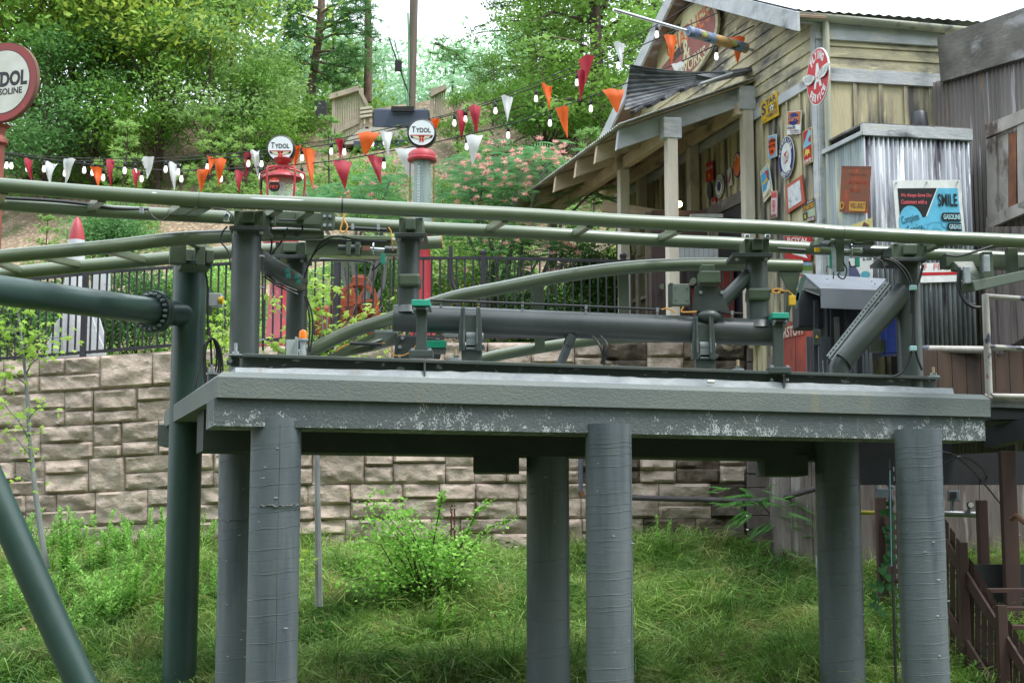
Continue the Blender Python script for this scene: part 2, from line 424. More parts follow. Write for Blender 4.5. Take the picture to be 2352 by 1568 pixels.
fence(-250, 520, 17.2, [-60, 190, 455], 'left run of black picket fence stepping up the wall beside the white rocket')
fence(520, 1700, 19.2, [770, 1110, 1433], 'long right run of black picket fence from the red pumps to the porch')
# ------------------------------------------------------------------ vegetation builders (numpy)
def leafcloud(C, size, up=.6, aspect=.5, rs=nrng, jit=.35, fold=.0):
    """C (n,3) leaf centres -> diamonds (n*4 verts)"""
    n = len(C); s = size * (1 + jit * rs.uniform(-1, 1, n))
    N = rs.normal(size=(n, 3)); N[:, 2] = np.abs(N[:, 2]) + up; N /= np.linalg.norm(N, axis=1)[:, None]
    T = rs.normal(size=(n, 3)); T -= N * (T * N).sum(1)[:, None]; T /= np.linalg.norm(T, axis=1)[:, None] + 1e-9
    B = np.cross(N, T)
    V = np.empty((n, 4, 3)); h = (s * .5)[:, None]; w = (s * aspect * .5)[:, None]
    V[:, 0] = C - T * h; V[:, 1] = C + B * w + N * (w * fold); V[:, 2] = C + T * h; V[:, 3] = C - B * w + N * (w * fold)
    return V.reshape(-1, 3), np.arange(n * 4).reshape(-1, 4)
def blades(base, dirv, L, wd, bend, rs=nrng):
    """thin curved blades: base (n,3), dirv (n,3) -> 5 verts each as 2 quads? (quad + quad)"""
    n = len(base); side = np.cross(dirv, rs.normal(size=(n, 3))); side /= np.linalg.norm(side, axis=1)[:, None] + 1e-9
    g = np.zeros((n, 3)); g[:, 2] = -1
    hz = dirv.copy(); hz[:, 2] = 0; hz += rs.normal(size=(n, 3)) * .3; hz[:, 2] = 0; hz /= np.linalg.norm(hz, axis=1)[:, None] + 1e-9
    V = np.empty((n, 6, 3)); L = L[:, None]; wd = wd[:, None]; bend = bend[:, None]
    m = base + dirv * L * .55 + hz * L * bend * .18
    t = base + dirv * L * .85 + hz * L * bend * .7 + g * L * bend * .35
    V[:, 0] = base - side * wd * .5; V[:, 1] = base + side * wd * .5
    V[:, 2] = m + side * wd * .42; V[:, 3] = m - side * wd * .42
    V[:, 4] = t + side * wd * .08; V[:, 5] = t - side * wd * .08
    i = np.arange(n)[:, None] * 6
    Fq = np.concatenate([i + np.array([[0, 1, 2, 3]]), i + np.array([[3, 2, 4, 5]])]).astype(int)
    return V.reshape(-1, 3), Fq
def leafmat(name, c, d, isl=.24, trans=.38, sc=.35):
    return mat(name, lin(c), lin(d), sc=(sc, sc, sc), ramp=(.4, .6), rough=.6, isl=isl, trans=trans + .08, spec=.25)
LF_GREEN = leafmat('leaf_mid_green', (128, 166, 72), (108, 152, 66))
LF_YEL = leafmat('leaf_yellow_green', (182, 200, 86), (146, 180, 78), sc=.5)
LF_BLUE = leafmat('leaf_blue_green', (128, 164, 94), (150, 182, 112))
LF_DARK = leafmat('leaf_deep_green', (93, 135, 80), (111, 155, 88))
LF_PINE = leafmat('pine_needles', (149, 188, 113), (171, 205, 120))
LF_FAR = leafmat('far_leaf_haze_pale', (177, 208, 169), (149, 188, 148))  # leaf colour paled so the distance haze is painted in
LF_MAPLE = leafmat('maple_leaf_lime', (166, 196, 84), (144, 182, 74), isl=.2, trans=.4)
LF_MIM = leafmat('mimosa_leaf', (104, 155, 106), (128, 176, 115), isl=.25)
LF_WEED = leafmat('weed_leaf', (134, 186, 88), (156, 200, 106), isl=.3)
LF_SPI = leafmat('shrub_leaf_bright', (130, 186, 76), (150, 200, 94), isl=.25)
BARK = mat('bark_grey_brown', lin((96, 80, 70)), lin((70, 58, 52)), sc=(8, 8, 2), rough=.95, bump=1, bsc=(14, 14, 4))
BARKP = mat('pine_bark', lin((124, 102, 88)), lin((92, 74, 66)), sc=(9, 9, 3), c3=lin((146, 124, 110)), sc3=(12, 12, 5), r3=(.6, .66), rough=.95, bump=1, bsc=(12, 12, 4))
BARKG = mat('smooth_grey_bark', lin((142, 144, 144)), lin((120, 124, 124)), sc=(9, 9, 3), rough=.8, bump=.4, bsc=(20, 20, 8))

def limb(b, p, q, r0, r1, sag=0, n=5, wob=.05, rr=rng):
    p, q = Vector(p), Vector(q); L = (q - p).length; pts = []
    for i in range(5):
        t = i / 4; x = p.lerp(q, t); x.z += sag * L * 4 * t * (1 - t)
        if 0 < i < 4: x += Vector((rr.uniform(-1, 1), rr.uniform(-1, 1), rr.uniform(-1, 1))) * L * wob
        pts.append(x)
    b.tube(pts, [r0 + (r1 - r0) * i / 4 for i in range(5)], n); return pts
def make_tree_proto(kind, H, Rc, seed, nleaf=4500, leaf=.11, crown0=.25, lm=None, bark=BARK, trunk_r=None, nm='deciduous_tree', cl=None):
    """prototype at the origin: empty > trunk, crown"""
    rr = random.Random(seed); rs = np.random.RandomState(seed)
    t = thing(nm, '', 'tree', (0, 0, 0)); tr = trunk_r or H * .014
    b = MB(); top = Vector((rr.uniform(-.05, .05) * H, rr.uniform(-.05, .05) * H, H * .95))
    tp = limb(b, (0, 0, -.3), top, tr, tr * .2, 0, 7, .012, rr)
    Cs = []
    if kind == 'round':
        K = cl or 46
        for i in range(K):
            for _ in range(20):
                a = rr.uniform(0, 6.283); h = rr.uniform(crown0, 1.0)
                prof = math.sin(math.pi * min(1, max(0, (h - crown0 + .08) / (1.05 - crown0)))) ** .6
                rad = Rc * prof * math.sqrt(rr.uniform(.12, 1))
                c = Vector((math.cos(a) * rad, math.sin(a) * rad, h * H))
                if mnoise.noise(c * .55 + Vector((seed, 0, 0))) > -.15: break
            k = max(0, min(1, h - .18)); st = Vector((0, 0, 0)).lerp(top, k * rr.uniform(.6, .95))
            limb(b, st, c, tr * .38 * (1.1 - h), .012, .05, 4, .06, rr)
            m = nleaf // K; cr = Rc * rr.uniform(.17, .32)
            Q = rs.normal(size=(m, 3)) * np.array([cr, cr, cr * .42]) + np.array(c)
            Cs.append(Q)
        C = np.concatenate(Cs); V, Fq = leafcloud(C, leaf, .5, .55, rs)
    elif kind == 'layer':                     # hemlock / feathery drooping layers
        K = cl or 60
        for i in range(K):
            a = rr.uniform(0, 6.283); h = rr.uniform(crown0, 1); L = Rc * (1.12 - h) ** .6 * rr.uniform(.7, 1.1)
            e = Vector((math.cos(a) * L, math.sin(a) * L, h * H - L * .22)); st = Vector((0, 0, h * H - .1 * L))
            limb(b, st, e, tr * .25, .01, .06, 4, .04, rr)
            m = nleaf // K; tt = rs.uniform(.15, 1.05, m) ** .8; base = np.array(st)[None] * (1 - tt[:, None]) + np.array(e)[None] * tt[:, None]
            w = .12 + .38 * tt * (1.1 - tt) * L
            Q = base + rs.normal(size=(m, 3)) * np.stack([w * .7, w * .7, np.full(m, .09)], 1); Q[:, 2] -= np.abs(rs.normal(size=m)) * .12
            Cs.append(Q)
        C = np.concatenate(Cs); V, Fq = leafcloud(C, leaf, 1.0, .4, rs)
    elif kind == 'pine':
        B0 = []; D0 = []
        W_ = cl or int(H / .38)
        for i in range(W_):
            h = crown0 + (1 - crown0) * (i / W_); nb = rr.choice([4, 5, 6]); a0 = rr.uniform(0, 6)
            for k in range(nb):
                a = a0 + k * 6.283 / nb + rr.uniform(-.3, .3); L = Rc * (1.03 - h) ** .75 * rr.uniform(.65, 1.1)
                if kind == 'pine' and rr.random() < .12: continue
                st = Vector((0, 0, h * H)).lerp(top, 0); st.x = top.x * h; st.y = top.y * h
                e = st + Vector((math.cos(a) * L, math.sin(a) * L, L * rr.uniform(.15, .45)))
                limb(b, st, e, max(.008, tr * .22), .005, 0, 4, .03, rr)
                nt = max(3, int(L / .11))
                for q in range(nt):
                    tq = .3 + .7 * q / nt; c = st.lerp(e, tq) + Vector((rr.gauss(0, 1), rr.gauss(0, 1), rr.gauss(0, .6))) * .1 * L
                    B0.append(c); D0.append((e - st).normalized() + Vector((rr.gauss(0, .5), rr.gauss(0, .5), .5 + rr.gauss(0, .3))))
        nn = max(6, int(nleaf / max(1, len(B0)))); nn = min(nn, 26)
        Bs = np.repeat(np.array([tuple(x) for x in B0]), nn, 0); Ds = np.repeat(np.array([tuple(x.normalized()) for x in D0]), nn, 0)
        Ds = Ds + rs.normal(size=Ds.shape) * .62; Ds /= np.linalg.norm(Ds, axis=1)[:, None]
        V, Fq = blades(Bs, Ds, leaf * (1 + .3 * rs.uniform(-1, 1, len(Bs))), np.full(len(Bs), leaf * .09 + .004), rs.uniform(0, .4, len(Bs)), rs)
    part(b, 'trunk', bark, t)
    np_mesh('crown', V, Fq, 4, lm, t)
    return t
PROTO_USED = set()
def place_tree(proto, x, y, z, s, rz, label, cat='tree', group=None, lm=None, sz=None):
    if proto.name not in PROTO_USED: PROTO_USED.add(proto.name); o = proto
    else: o = copy_tree(proto)
    o.location = (x, y, z); o.scale = (s, s, sz or s); o.rotation_euler = (0, 0, rz)
    o['label'] = label; o['category'] = cat
    if group: o['group'] = group
    if lm:
        for c in o.children:
            if c.name.startswith('crown'):
                c.material_slots[0].link = 'OBJECT'; c.material_slots[0].material = lm
    return o
def weed_(): pass
def weed(b0, H, ns, leafL, seed, label, m=None, cat='plant', spread=.18, name='weed_plant', group=None, lw=.36, dens=1.7, droop=.1, bare=.15):
    """upright stems with whorled lance leaves"""
    rr = random.Random(seed); b0 = Vector(b0); t = thing(name, label, cat, b0, group); st = MB(); LV = []; LF = []; 
    for i in range(ns):
        a = rr.uniform(0, 6.28); r = rr.uniform(0, spread); h = H * rr.uniform(.6, 1)
        p = b0 + Vector((math.cos(a) * r * .5, math.sin(a) * r * .5, -.05)); lean = Vector((math.cos(a), math.sin(a), 0)) * r * rr.uniform(.5, 1.6)
        pts = [p + lean * (k / 5) ** 1.5 + Vector((0, 0, h * k / 5)) for k in range(6)]
        st.tube(pts, [.006 - .0007 * k for k in range(6)], 4)
        nl = int(h / leafL * 7 * dens)
        for k in range(nl):
            tt = bare + (1 - bare) * k / nl; x = tt * 5; j = min(4, int(x)); c = pts[j].lerp(pts[j + 1], x - j)
            az = k * 2.4 + rr.uniform(-.3, .3); L = leafL * (1 - .45 * tt) * rr.uniform(.7, 1.15); el = .25 + .7 * tt - droop + rr.uniform(-.2, .2)
            d = Vector((math.cos(az) * math.cos(el), math.sin(az) * math.cos(el), math.sin(el))); s = d.cross(Vector((0, 0, 1))).normalized() * L * lw * .5
            mid = c + d * L * .45; tip = c + d * L - Vector((0, 0, L * .18)); o = len(LV)
            LV += [c, mid + s, tip, mid - s, mid - Vector((0, 0, L * .04))]; LF += [(o, o + 1, o + 4), (o + 1, o + 2, o + 4), (o + 2, o + 3, o + 4), (o + 3, o, o + 4)]
    part(st, 'stem', mat('weed_stem', lin((96, 92, 52)), rough=.8), t)
    lb = MB(); lb.add(LV, LF); part(lb, 'foliage', m or LF_WEED, t); return t
def maple_leaf(b, c, d, nrm, L):
    d = Vector(d).normalized(); nrm = Vector(nrm).normalized(); s = d.cross(nrm).normalized(); nrm = s.cross(d)
    pr = [(0, 0), (.28, -.12), (.52, .12), (.30, .22), (.62, .62), (.22, .52), (0, 1.05), (-.22, .52), (-.62, .62), (-.30, .22), (-.52, .12), (-.28, -.12)]
    V = [c + s * (x * L) + d * (y * L) - nrm * (abs(x) * L * .28 + y * y * L * .15) for x, y in pr]; V.append(c + d * (.3 * L))
    b.add(V, [(i, (i + 1) % 12, 12) for i in range(12)])
def maple_sapling(b0, trunk_pts, r0, branches, seed, label, leafL=.12, per=13):
    rr = random.Random(seed); b0 = Vector(b0); t = thing('maple_sapling', label, 'young tree', b0)
    tb = MB(); tb.tube(trunk_pts, [r0 * (1 - .75 * i / (len(trunk_pts) - 1)) for i in range(len(trunk_pts))], 8)
    lb = MB()
    for (a, c, rb, n) in branches:
        pts = limb(tb, a, c, rb, .004, .05, 5, .05, rr)
        for i in range(n):
            q = rr.uniform(.15, 1); x = q * 4; j = min(3, int(x)); p = pts[j].lerp(pts[j + 1], x - j)
            for k in range(per):
                off = Vector((rr.gauss(0, 1), rr.gauss(0, 1), rr.gauss(0, .75))) * .13
                az = rr.uniform(0, 6.28); d = Vector((math.cos(az), math.sin(az), rr.uniform(-.9, .1)))
                maple_leaf(lb, p + off, d, Vector((rr.gauss(0, .5), -.6 + rr.gauss(0, .4), 1)), leafL * rr.uniform(.55, 1.1))
    part(tb, 'trunk', BARKG, t); part(lb, 'crown', LF_MAPLE, t); return t
def frond(LV, LF, c, d, L, rr, npin=9, wd=.34):
    """bipinnate mimosa frond"""
    d = Vector(d).normalized(); s = d.cross(Vector((0, 0, 1)))
    if s.length < .1: s = Vector((1, 0, 0))
    s.normalize(); U = s.cross(d)
    for i in range(npin):
        t = .18 + .8 * i / (npin - 1); base = c + d * L * t - Vector((0, 0, L * .35 * t * t)); pl = L * wd * math.sin(math.pi * (.18 + .75 * t)) * 1.2
        for sg in (-1, 1):
            dd = (s * sg + d * .55 - Vector((0, 0, .28))).normalized(); w = d * pl * .065; o = len(LV)
            a = base; m = base + dd * pl * .5; e = base + dd * pl - Vector((0, 0, pl * .12))
            LV += [a, m - w, e, m + w]; LF.append((o, o + 1, o + 2, o + 3))
# ------------------------------------------------------------------ concrete platform on six columns
D1 = Vector((.952, .305, 0)); D2 = Vector((-.305, .952, 0))
S0 = P(500, 850, 15.0)
SF = Plane(S0.x, S0.y, .952, .305)
zt = SF.hit(500, 851).z; zb = SF.hit(500, 912).z; zl = SF.hit(500, 977).z
sR = SF.s_of(2274.6, 930)
plat = thing('concrete_platform', 'painted grey-green concrete deck slab carrying the pivoting track section', 'platform', SF.at(sR / 2, zl))
def sp(a, t, z): q = SF.at(a, z); return q + D2 * t
# deck outline (seen from above): deep at the left end, shallower on the right
deck = [(0, 0), (sR, 0), (sR, 2.3), (5.2, 2.5), (3.0, 3.6), (0.0, 5.05), (-.12, 5.05)]
b = MB(); top = [sp(a, t, zt) for a, t in deck]
ch = .06
b.prism([sp(a, t, zb) for a, t in deck], (0, 0, zt - zb - ch))
inner = [(ch, ch), (sR - ch, ch), (sR - ch, 2.3 - ch), (5.2, 2.44), (3.0, 3.5), (ch, 4.99), (0, 4.99)]
lo = [sp(a, t, zt - ch) for a, t in deck]; hi = [sp(a, t, zt) for a, t in inner]
b.add(lo + hi, [(i, (i + 1) % 7, 7 + (i + 1) % 7, 7 + i) for i in range(7)] + [tuple(7 + i for i in range(7))])
part(b, 'deck_slab', SLAB, plat)
PEEL = mat('peeling_concrete_paint', lin((78, 86, 88)), lin((88, 95, 94)), sc=(1.2, 1.2, 2), c3=lin((166, 171, 170)), sc3=(60, 60, 45), r3=(.585, .61),
           c4=lin((112, 118, 117)), sc4=(5, 5, 1.3), r4=(.6, .74), rough=.75, bump=.6, bsc=(25, 25, 30))
def peel_mat():
    """flakes come away mostly along the lower edge"""
    m = PEEL; N = m.node_tree.nodes; L = m.node_tree.links
    g = N.new('ShaderNodeNewGeometry'); sx = N.new('ShaderNodeSeparateXYZ'); L.new(g.outputs['Position'], sx.inputs[0])
    mr = N.new('ShaderNodeMapRange'); L.new(sx.outputs['Z'], mr.inputs['Value'])
    mr.inputs['From Min'].default_value = zl; mr.inputs['From Max'].default_value = zb; mr.inputs['To Min'].default_value = .075; mr.inputs['To Max'].default_value = -.07
    for n in N:
        if n.type == 'MAP_RANGE' and abs(n.inputs['From Min'].default_value - .585) < 1e-4:
            src = n.inputs['Value'].links[0].from_socket; ad = N.new('ShaderNodeMath'); ad.operation = 'ADD'
            L.new(src, ad.inputs[0]); L.new(mr.outputs[0], ad.inputs[1]); a2 = N.new('ShaderNodeMath'); a2.operation = 'ADD'; nn = N.new('ShaderNodeTexNoise'); nn.inputs['Scale'].default_value = 1.3; L.new(g.outputs['Position'], nn.inputs['Vector'])
            m2 = N.new('ShaderNodeMapRange'); m2.inputs['From Min'].default_value = .35; m2.inputs['From Max'].default_value = .65; m2.inputs['To Min'].default_value = -.1; m2.inputs['To Max'].default_value = .03; L.new(nn.outputs['Fac'], m2.inputs['Value'])
            L.new(ad.outputs[0], a2.inputs[0]); L.new(m2.outputs[0], a2.inputs[1]); a3 = N.new('ShaderNodeMath'); a3.operation = 'ADD'; n3 = N.new('ShaderNodeTexNoise'); n3.inputs['Scale'].default_value = 9; n3.inputs['Detail'].default_value = 6; L.new(g.outputs['Position'], n3.inputs['Vector'])
            m3 = N.new('ShaderNodeMapRange'); m3.inputs['From Min'].default_value = .35; m3.inputs['From Max'].default_value = .65; m3.inputs['To Min'].default_value = -.13; m3.inputs['To Max'].default_value = .11; L.new(n3.outputs['Fac'], m3.inputs['Value'])
            L.new(a2.outputs[0], a3.inputs[0]); L.new(m3.outputs[0], a3.inputs[1]); L.new(a3.outputs[0], n.inputs['Value'])
peel_mat()
def girder(a0, t0, a1, t1, w, z0, z1, name='girder', m=None):
    p = sp(a0, t0, (z0 + z1) / 2); q = sp(a1, t1, (z0 + z1) / 2); b = MB(); b.beam(p, q, w, z1 - z0 - .004); part(b, name, m or SLAB, plat)
girder(-.02, .05 + .36, sR - .05, .05 + .36, .72, zl, zb, 'edge_beam', PEEL)
SOF = mat('under_deck_shade_concrete', lin((60, 68, 62)), lin((50, 58, 54)), sc=(2, 2, 2), rough=.8, bump=.3, bsc=(20, 20, 20))  # beam concrete darkened, so the shade under the deck sits in its colour
zr = P(1257, 1052, 18.3).z
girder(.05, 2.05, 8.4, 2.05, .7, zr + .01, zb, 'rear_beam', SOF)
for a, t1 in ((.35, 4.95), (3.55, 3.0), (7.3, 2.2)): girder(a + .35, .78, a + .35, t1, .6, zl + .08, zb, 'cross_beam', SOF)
b = MB(); q0, q1 = P(367, 976, 19.7), P(430, 1024, 19.7); b.box(((q0.x + q1.x) / 2, 19.85, (q0.z + q1.z) / 2), (q1.x - q0.x, .5, q0.z - q1.z)); part(b, 'end_block', SLAB, plat)
for (a, u) in ((3.9, 1209), (7.6, 1872)):
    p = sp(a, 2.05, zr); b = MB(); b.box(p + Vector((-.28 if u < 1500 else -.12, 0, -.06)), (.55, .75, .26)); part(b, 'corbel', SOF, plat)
# grout bed
GROUT = mat('white_grout', lin((176, 180, 182)), lin((146, 152, 156)), sc=(3, 3, 6), c3=lin((150, 146, 134)), sc3=(4, 4, 1), r3=(.6, .72), rough=.9, bump=.3, bsc=(14, 14, 30))
def SFo(u, v, t):                                  # pixel on a plane parallel to the front face, t behind it
    return Plane((S0 + D2 * t).x, (S0 + D2 * t).y, .952, .305).hit(u, v)
b = MB(); n = 60; r2 = random.Random(3); uL, uR = 541, 2190
V = []
for i in range(n + 1):
    u = uL + (uR - uL) * i / n; bb = SFo(u, 851 + (u - 541) * .0305, .14); h = mpx(interp([(541, 13), (1148, 20), (1720, 19), (2190, 17)], u), 16) * (1 + r2.uniform(-.1, .07))
    bb.z = zt - .004
    w = r2.uniform(-.002, .002)
    V += [bb - D2 * (.012 + w), bb + Vector((0, 0, h)) + D2 * (.012 + w), bb + Vector((0, 0, h)) + D2 * .55, bb + D2 * .6]
Fq = []
for i in range(n):
    for k in range(4): k2 = (k + 1) % 4; Fq.append((i * 4 + k, (i + 1) * 4 + k, (i + 1) * 4 + k2, i * 4 + k2))
Fq += [(0, 1, 2, 3), (4 * n + 3, 4 * n + 2, 4 * n + 1, 4 * n)]
b.add(V, Fq); part(b, 'grout_bed', GROUT, plat)
b = MB(); q = SFo(2430 / 2352 * 1572, 880, .09); b.tube([q + Vector((0, 0, .02)), q + D1 * .09 + Vector((0, 0, .02))], .02, 8); part(b, 'pipe_stub', flat('pvc_white', (205, 205, 200)), plat)
# columns
def conc_col(u, w, Y, vtop, pitch, label, seed, seams=1.0, m=None):
    t_ = P(u, vtop, Y); r = mpx(w, Y) / 2 * .985; zb_ = ground_z(t_.x, Y) - .3
    t = thing('concrete_column', label, 'concrete column', (t_.x, Y, zb_), 'round concrete columns under the platform')
    b = MB(); ztop = zl + .1 if seams > .6 else zb - .01; b.tube([(t_.x, Y, zb_), (t_.x, Y, (zb_ + ztop) / 2), (t_.x, Y, ztop)], [r, r, r * 1.0], 48); part(b, 'shaft', m or CONC, t)
    b = MB(); ph = seed * 1.7; rr_ = random.Random(seed)
    z = zb_ + .1
    while z < t_.z - pitch:
        pts = [Vector((t_.x + math.cos(a) * (r + .0005), Y + math.sin(a) * (r + .0005), z + pitch * .62 * (a + math.pi) / 6.283 + .004 * math.sin(a * 5 + z * 9))) for a in [math.pi + i * math.pi / 14 for i in range(15)]]
        b.tube(pts, .0022 if rr_.random() < .5 else .004, 4, False); z += pitch * rr_.choice([.18, .3, .5, .8, 1])
    part(b, 'spiral_seam', m or CONC, t)
    b = MB(); a_ = -math.pi / 2 + (.3 if seed == 1 else 1.1); zz_ = t_.z - .05; pts = [Vector((t_.x + math.cos(a_ + .02 * math.sin(q * 1.3)) * (r + .0003), Y + math.sin(a_) * (r + .0003), zb_ + (zz_ - zb_) * q / 12)) for q in range(13)]; b.tube(pts, .0022, 4, False); part(b, 'vertical_seam', DPLATE, t)
    b = MB()
    for q in range(9 if seams > .6 else 3):
        a_ = rr_.uniform(-2.8, -.3); zq = rr_.uniform(zb_ + 1.0, t_.z - .1); c_ = Vector((t_.x + math.cos(a_) * r, Y + math.sin(a_) * r, zq)); b.tube([c_, c_ + Vector((rr_.uniform(.01, .03), -.004, rr_.uniform(-.006, .006))), c_ + Vector((rr_.uniform(.02, .05), -.002, .004))], [.003, rr_.uniform(.004, .009), .002], 5)
    part(b, 'paint_chips', GROUT, t, kind='stuff')
    return t, r
conc_col(635, 117, 15.45, 968, .21, 'front concrete column at the left end, with a torn ring of wrap round its middle', 1)
conc_col(1397, 108, 16.4, 990, .16, 'front concrete column at mid-span, ribbed with close spiral seams', 2)
conc_col(2109, 107, 17.3, 1016, .13, 'front concrete column at the right end beside the brown stair fence', 3)
conc_col(556, 100, 17.7, 1040, .21, 'rear concrete column half hidden behind the left front one', 4)
conc_col(1258, 99, 18.3, 1050, .3, 'rear concrete column in deep shade left of the mid-span front column', 5, .5)
conc_col(1923, 102, 19.0, 1075, .3, 'rear concrete column in deep shade before the weathered plank wall', 6, .5)
# torn wrap on the front-left pair and cap ragged collar
for (u, v, Y, w, nm) in ((635, 1157, 15.45, 117, 'column wrap band with torn edge round the front left concrete column'), (556, 1190, 17.7, 100, 'column wrap band with torn edge round the rear left concrete column')):
    c = P(u, v, Y); r = mpx(w, Y) / 2; b = MB(); rr_ = random.Random(v)
    pts = [Vector((c.x + math.cos(a) * (r + .004), Y + math.sin(a) * (r + .004), c.z + rr_.uniform(-.012, .012) - .03 * math.sin(a * .5))) for a in [math.pi + i * math.pi / 30 for i in range(31)]]
    b.tube(pts, [rr_.uniform(.004, .011) for _ in pts], 5); solo(b, 'wrap_band', mat('torn_wrap', (.02, .022, .022), (.2, .21, .21), sc=(40, 40, 40), rough=.8), nm, 'band', c)
# steel beam on the deck
beam = thing('steel_base_beam', 'long grey steel I-beam bolted along the front of the concrete deck', 'steel beam', SFo(1300, 850, .3))
WEBM = mat('beam_web_paint', lin((84, 91, 92)), lin((72, 79, 80)), sc=(2, 2, 2), c3=lin((176, 182, 188)), sc3=(7, 7, 15), r3=(.60, .63), rough=.5, rv=.08)
fl = [(560, 812), (860, 820.5), (1148, 830), (1720, 852), (2163, 866)]
ft = lambda u: SFo(u, interp(fl, u) + 3, .12)
b = MB(); a = SFo(560, 815, .12); c = SFo(2163, 868, .12)
b.beam(a + D2 * .13, c + D2 * .13, .26, .035); part(b, 'top_flange', STEEL, beam, .004)
b = MB(); a2, c2 = a + D2 * .13, c + D2 * .13; hw = mpx(34, 16.5)
b.prism([a2 - D2 * .01 - Vector((0, 0, .018)), c2 - D2 * .01 - Vector((0, 0, .018)), c2 - D2 * .01 - Vector((0, 0, .018 + hw)), a2 - D2 * .01 - Vector((0, 0, .018 + hw * .7))], D2 * .02)
part(b, 'web', WEBM, beam)
for u in (976, 1799):
    q = SFo(u, interp(fl, u) + 20, .17); b = MB(); b.box(q, (.02, .1, .17)); part(b, 'stiffener', WEBM, beam)

# ------------------------------------------------------------------ steel support columns
def saddle(t, u0, u1, v0, v1, Y, cap=(0, 0), capd=.42, tilt=0, lugs=True, hl=0):
    """box that carries the rail, on a cap plate; pixels give its front face"""
    a = P(u0, v1, Y); c = P(u1, v0, Y); w = c.x - a.x; h = c.z - a.z; m = (a + c) / 2
    b = MB(); b.box(m + Vector((0, .22, 0)), (w, .44, h)); part(b, 'saddle_box', STEELG, t, .008)
    b = MB(); q = m + Vector((w * .0 + tilt, -.035, .01)); b.box(q, (w * .42, .08, h * .78)); part(b, 'guide_block', STEELG, t, .018)
    for s in (-1, 1):
        b = MB(); q = Vector((m.x + s * w * .41, m.y - .02, c.z + .012)); b.lathe(q, [(.035, 0), (.035, .025), (.03, .03)], 14); part(b, 'shim_cap', CHROME, t)
    b = MB(); cz = a.z - .025; hx = mpx(cap[0], Y) / 2
    b.box(Vector((m.x + mpx(cap[1], Y), m.y + .2, cz)), (hx * 2, .56, .045)); part(b, 'cap_plate', DPLATE, t, .004)
    for s in (-1, 1):
        b = MB(); q = Vector((m.x + mpx(cap[1], Y) + s * hx * .72, m.y - .02, cz - .06)); b.lathe(q, [(.022, 0), (.022, .035), (.016, .04)], 6); part(b, 'bolt', BOLT, t)
    return m
def steel_col(name, label, u, w, Y, vt, vb, m, zfoot=None, taper=1, cat='steel column'):
    a = P(u, vt, Y); r = mpx(w, Y) / 2; zf = P(u, vb, Y).z if zfoot is None else zfoot
    t = thing(name, label, cat, (a.x, Y, zf)); b = MB(); b.tube([(a.x, Y, zf), (a.x, Y, a.z)], [r * taper, r], 40); part(b, 'shaft', m, t); return t, a, r
c1, a1, r1 = steel_col('track_column', 'stout grey-green track column standing behind the left end of the base beam', 567, 68, 16.6, 522, 850, STEEL, zt)
saddle(c1, 537, 606, 484, 521, 16.35, (84, 0))
b = MB(); b.lathe((a1.x, 16.6, a1.z - .09), [(r1 * 1.0, 0), (r1 * 1.07, .02), (r1 * 1.1, .08)], 40); part(b, 'neck', DPLATE, c1)
b = MB(); b.tube(smooth_pts([P(585, 588, 16.65), P(640, 624, 17.2), P(668, 641, 17.6), P(686, 652, 18.15)], 6), .113, 24); part(b, 'elbow_brace', STEEL, c1)
b = MB(); b.lathe(P(521, 508, 16.3), [(.04, 0), (.04, .07), (.036, .08)], 14); part(b, 'sensor_can', CHROME, c1)
c2_, a2_, r2_ = steel_col('track_column', 'slim dark track column behind the beacon lamp, joined by an elbow pipe', 683, 48, 18.2, 600, 850, STEEL, zt)
saddle(c2_, 632, 702, 556, 587, 18.0, (78, 0))
c4, a4, r4 = steel_col('track_column', 'tall track column at the right end of the deck with a slanted brace pipe', 2083, 58, 17.9, 600, 880, STEEL, zt)
saddle(c4, 2052, 2124, 560, 593, 17.65, (108, -16))
b = MB(); q0 = P(2078, 668, 17.85); q1 = P(1936, 826, 17.7); b.tube([q0, q1], mpx(50, 17.8) / 2, 32); part(b, 'slanted_brace', STEEL, c4)
b = MB(); dd = (q1 - q0).normalized(); b.tube([q1 - dd * .02, q1 + dd * .03], mpx(57, 17.8) / 2, 32); part(b, 'collar', STEEL, c4)
b = MB(); foot = Vector((P(1929, 840, 17.7).x, 17.7, zt)); b.tube([q1 + dd * .02, q1 + dd * .05 + Vector((-.02, 0, -.05)), Vector((foot.x, foot.y, foot.z))], mpx(47, 17.8) / 2, 32); part(b, 'foot_stub', STEEL, c4)
tray = thing('cable_tray', 'perforated galvanised cable tray running down the slanted brace pipe', 'cable tray', P(1905, 825, 17.3))
ZINC = mat('galvanised_steel', lin((170, 176, 180)), lin((146, 152, 158)), sc=(12, 12, 12), rough=.45, metal=.5)
ta, tb_ = P(2040, 650, 17.42), P(1904, 822, 17.35); dv = (tb_ - ta); sx_ = Vector((dv.z, 0, -dv.x)).normalized()
b = MB(); b.beam(ta, tb_, .012, .085, up=tuple(sx_)); part(b, 'tray_plate', ZINC, tray)
for k in range(22):
    c = ta.lerp(tb_, (k + .5) / 22); b = MB(); d_ = dv.normalized() * .022
    b.box(c + sx_ * -.018 + Vector((0, -.009, 0)), (.05, .003, .016), (dv.normalized(), Vector((0, 1, 0)), sx_)); b.box(c + sx_ * .02 + d_ + Vector((0, -.009, 0)), (.028, .003, .012), (dv.normalized(), Vector((0, 1, 0)), sx_))
    part(b, 'slot', RUBBER, tray)

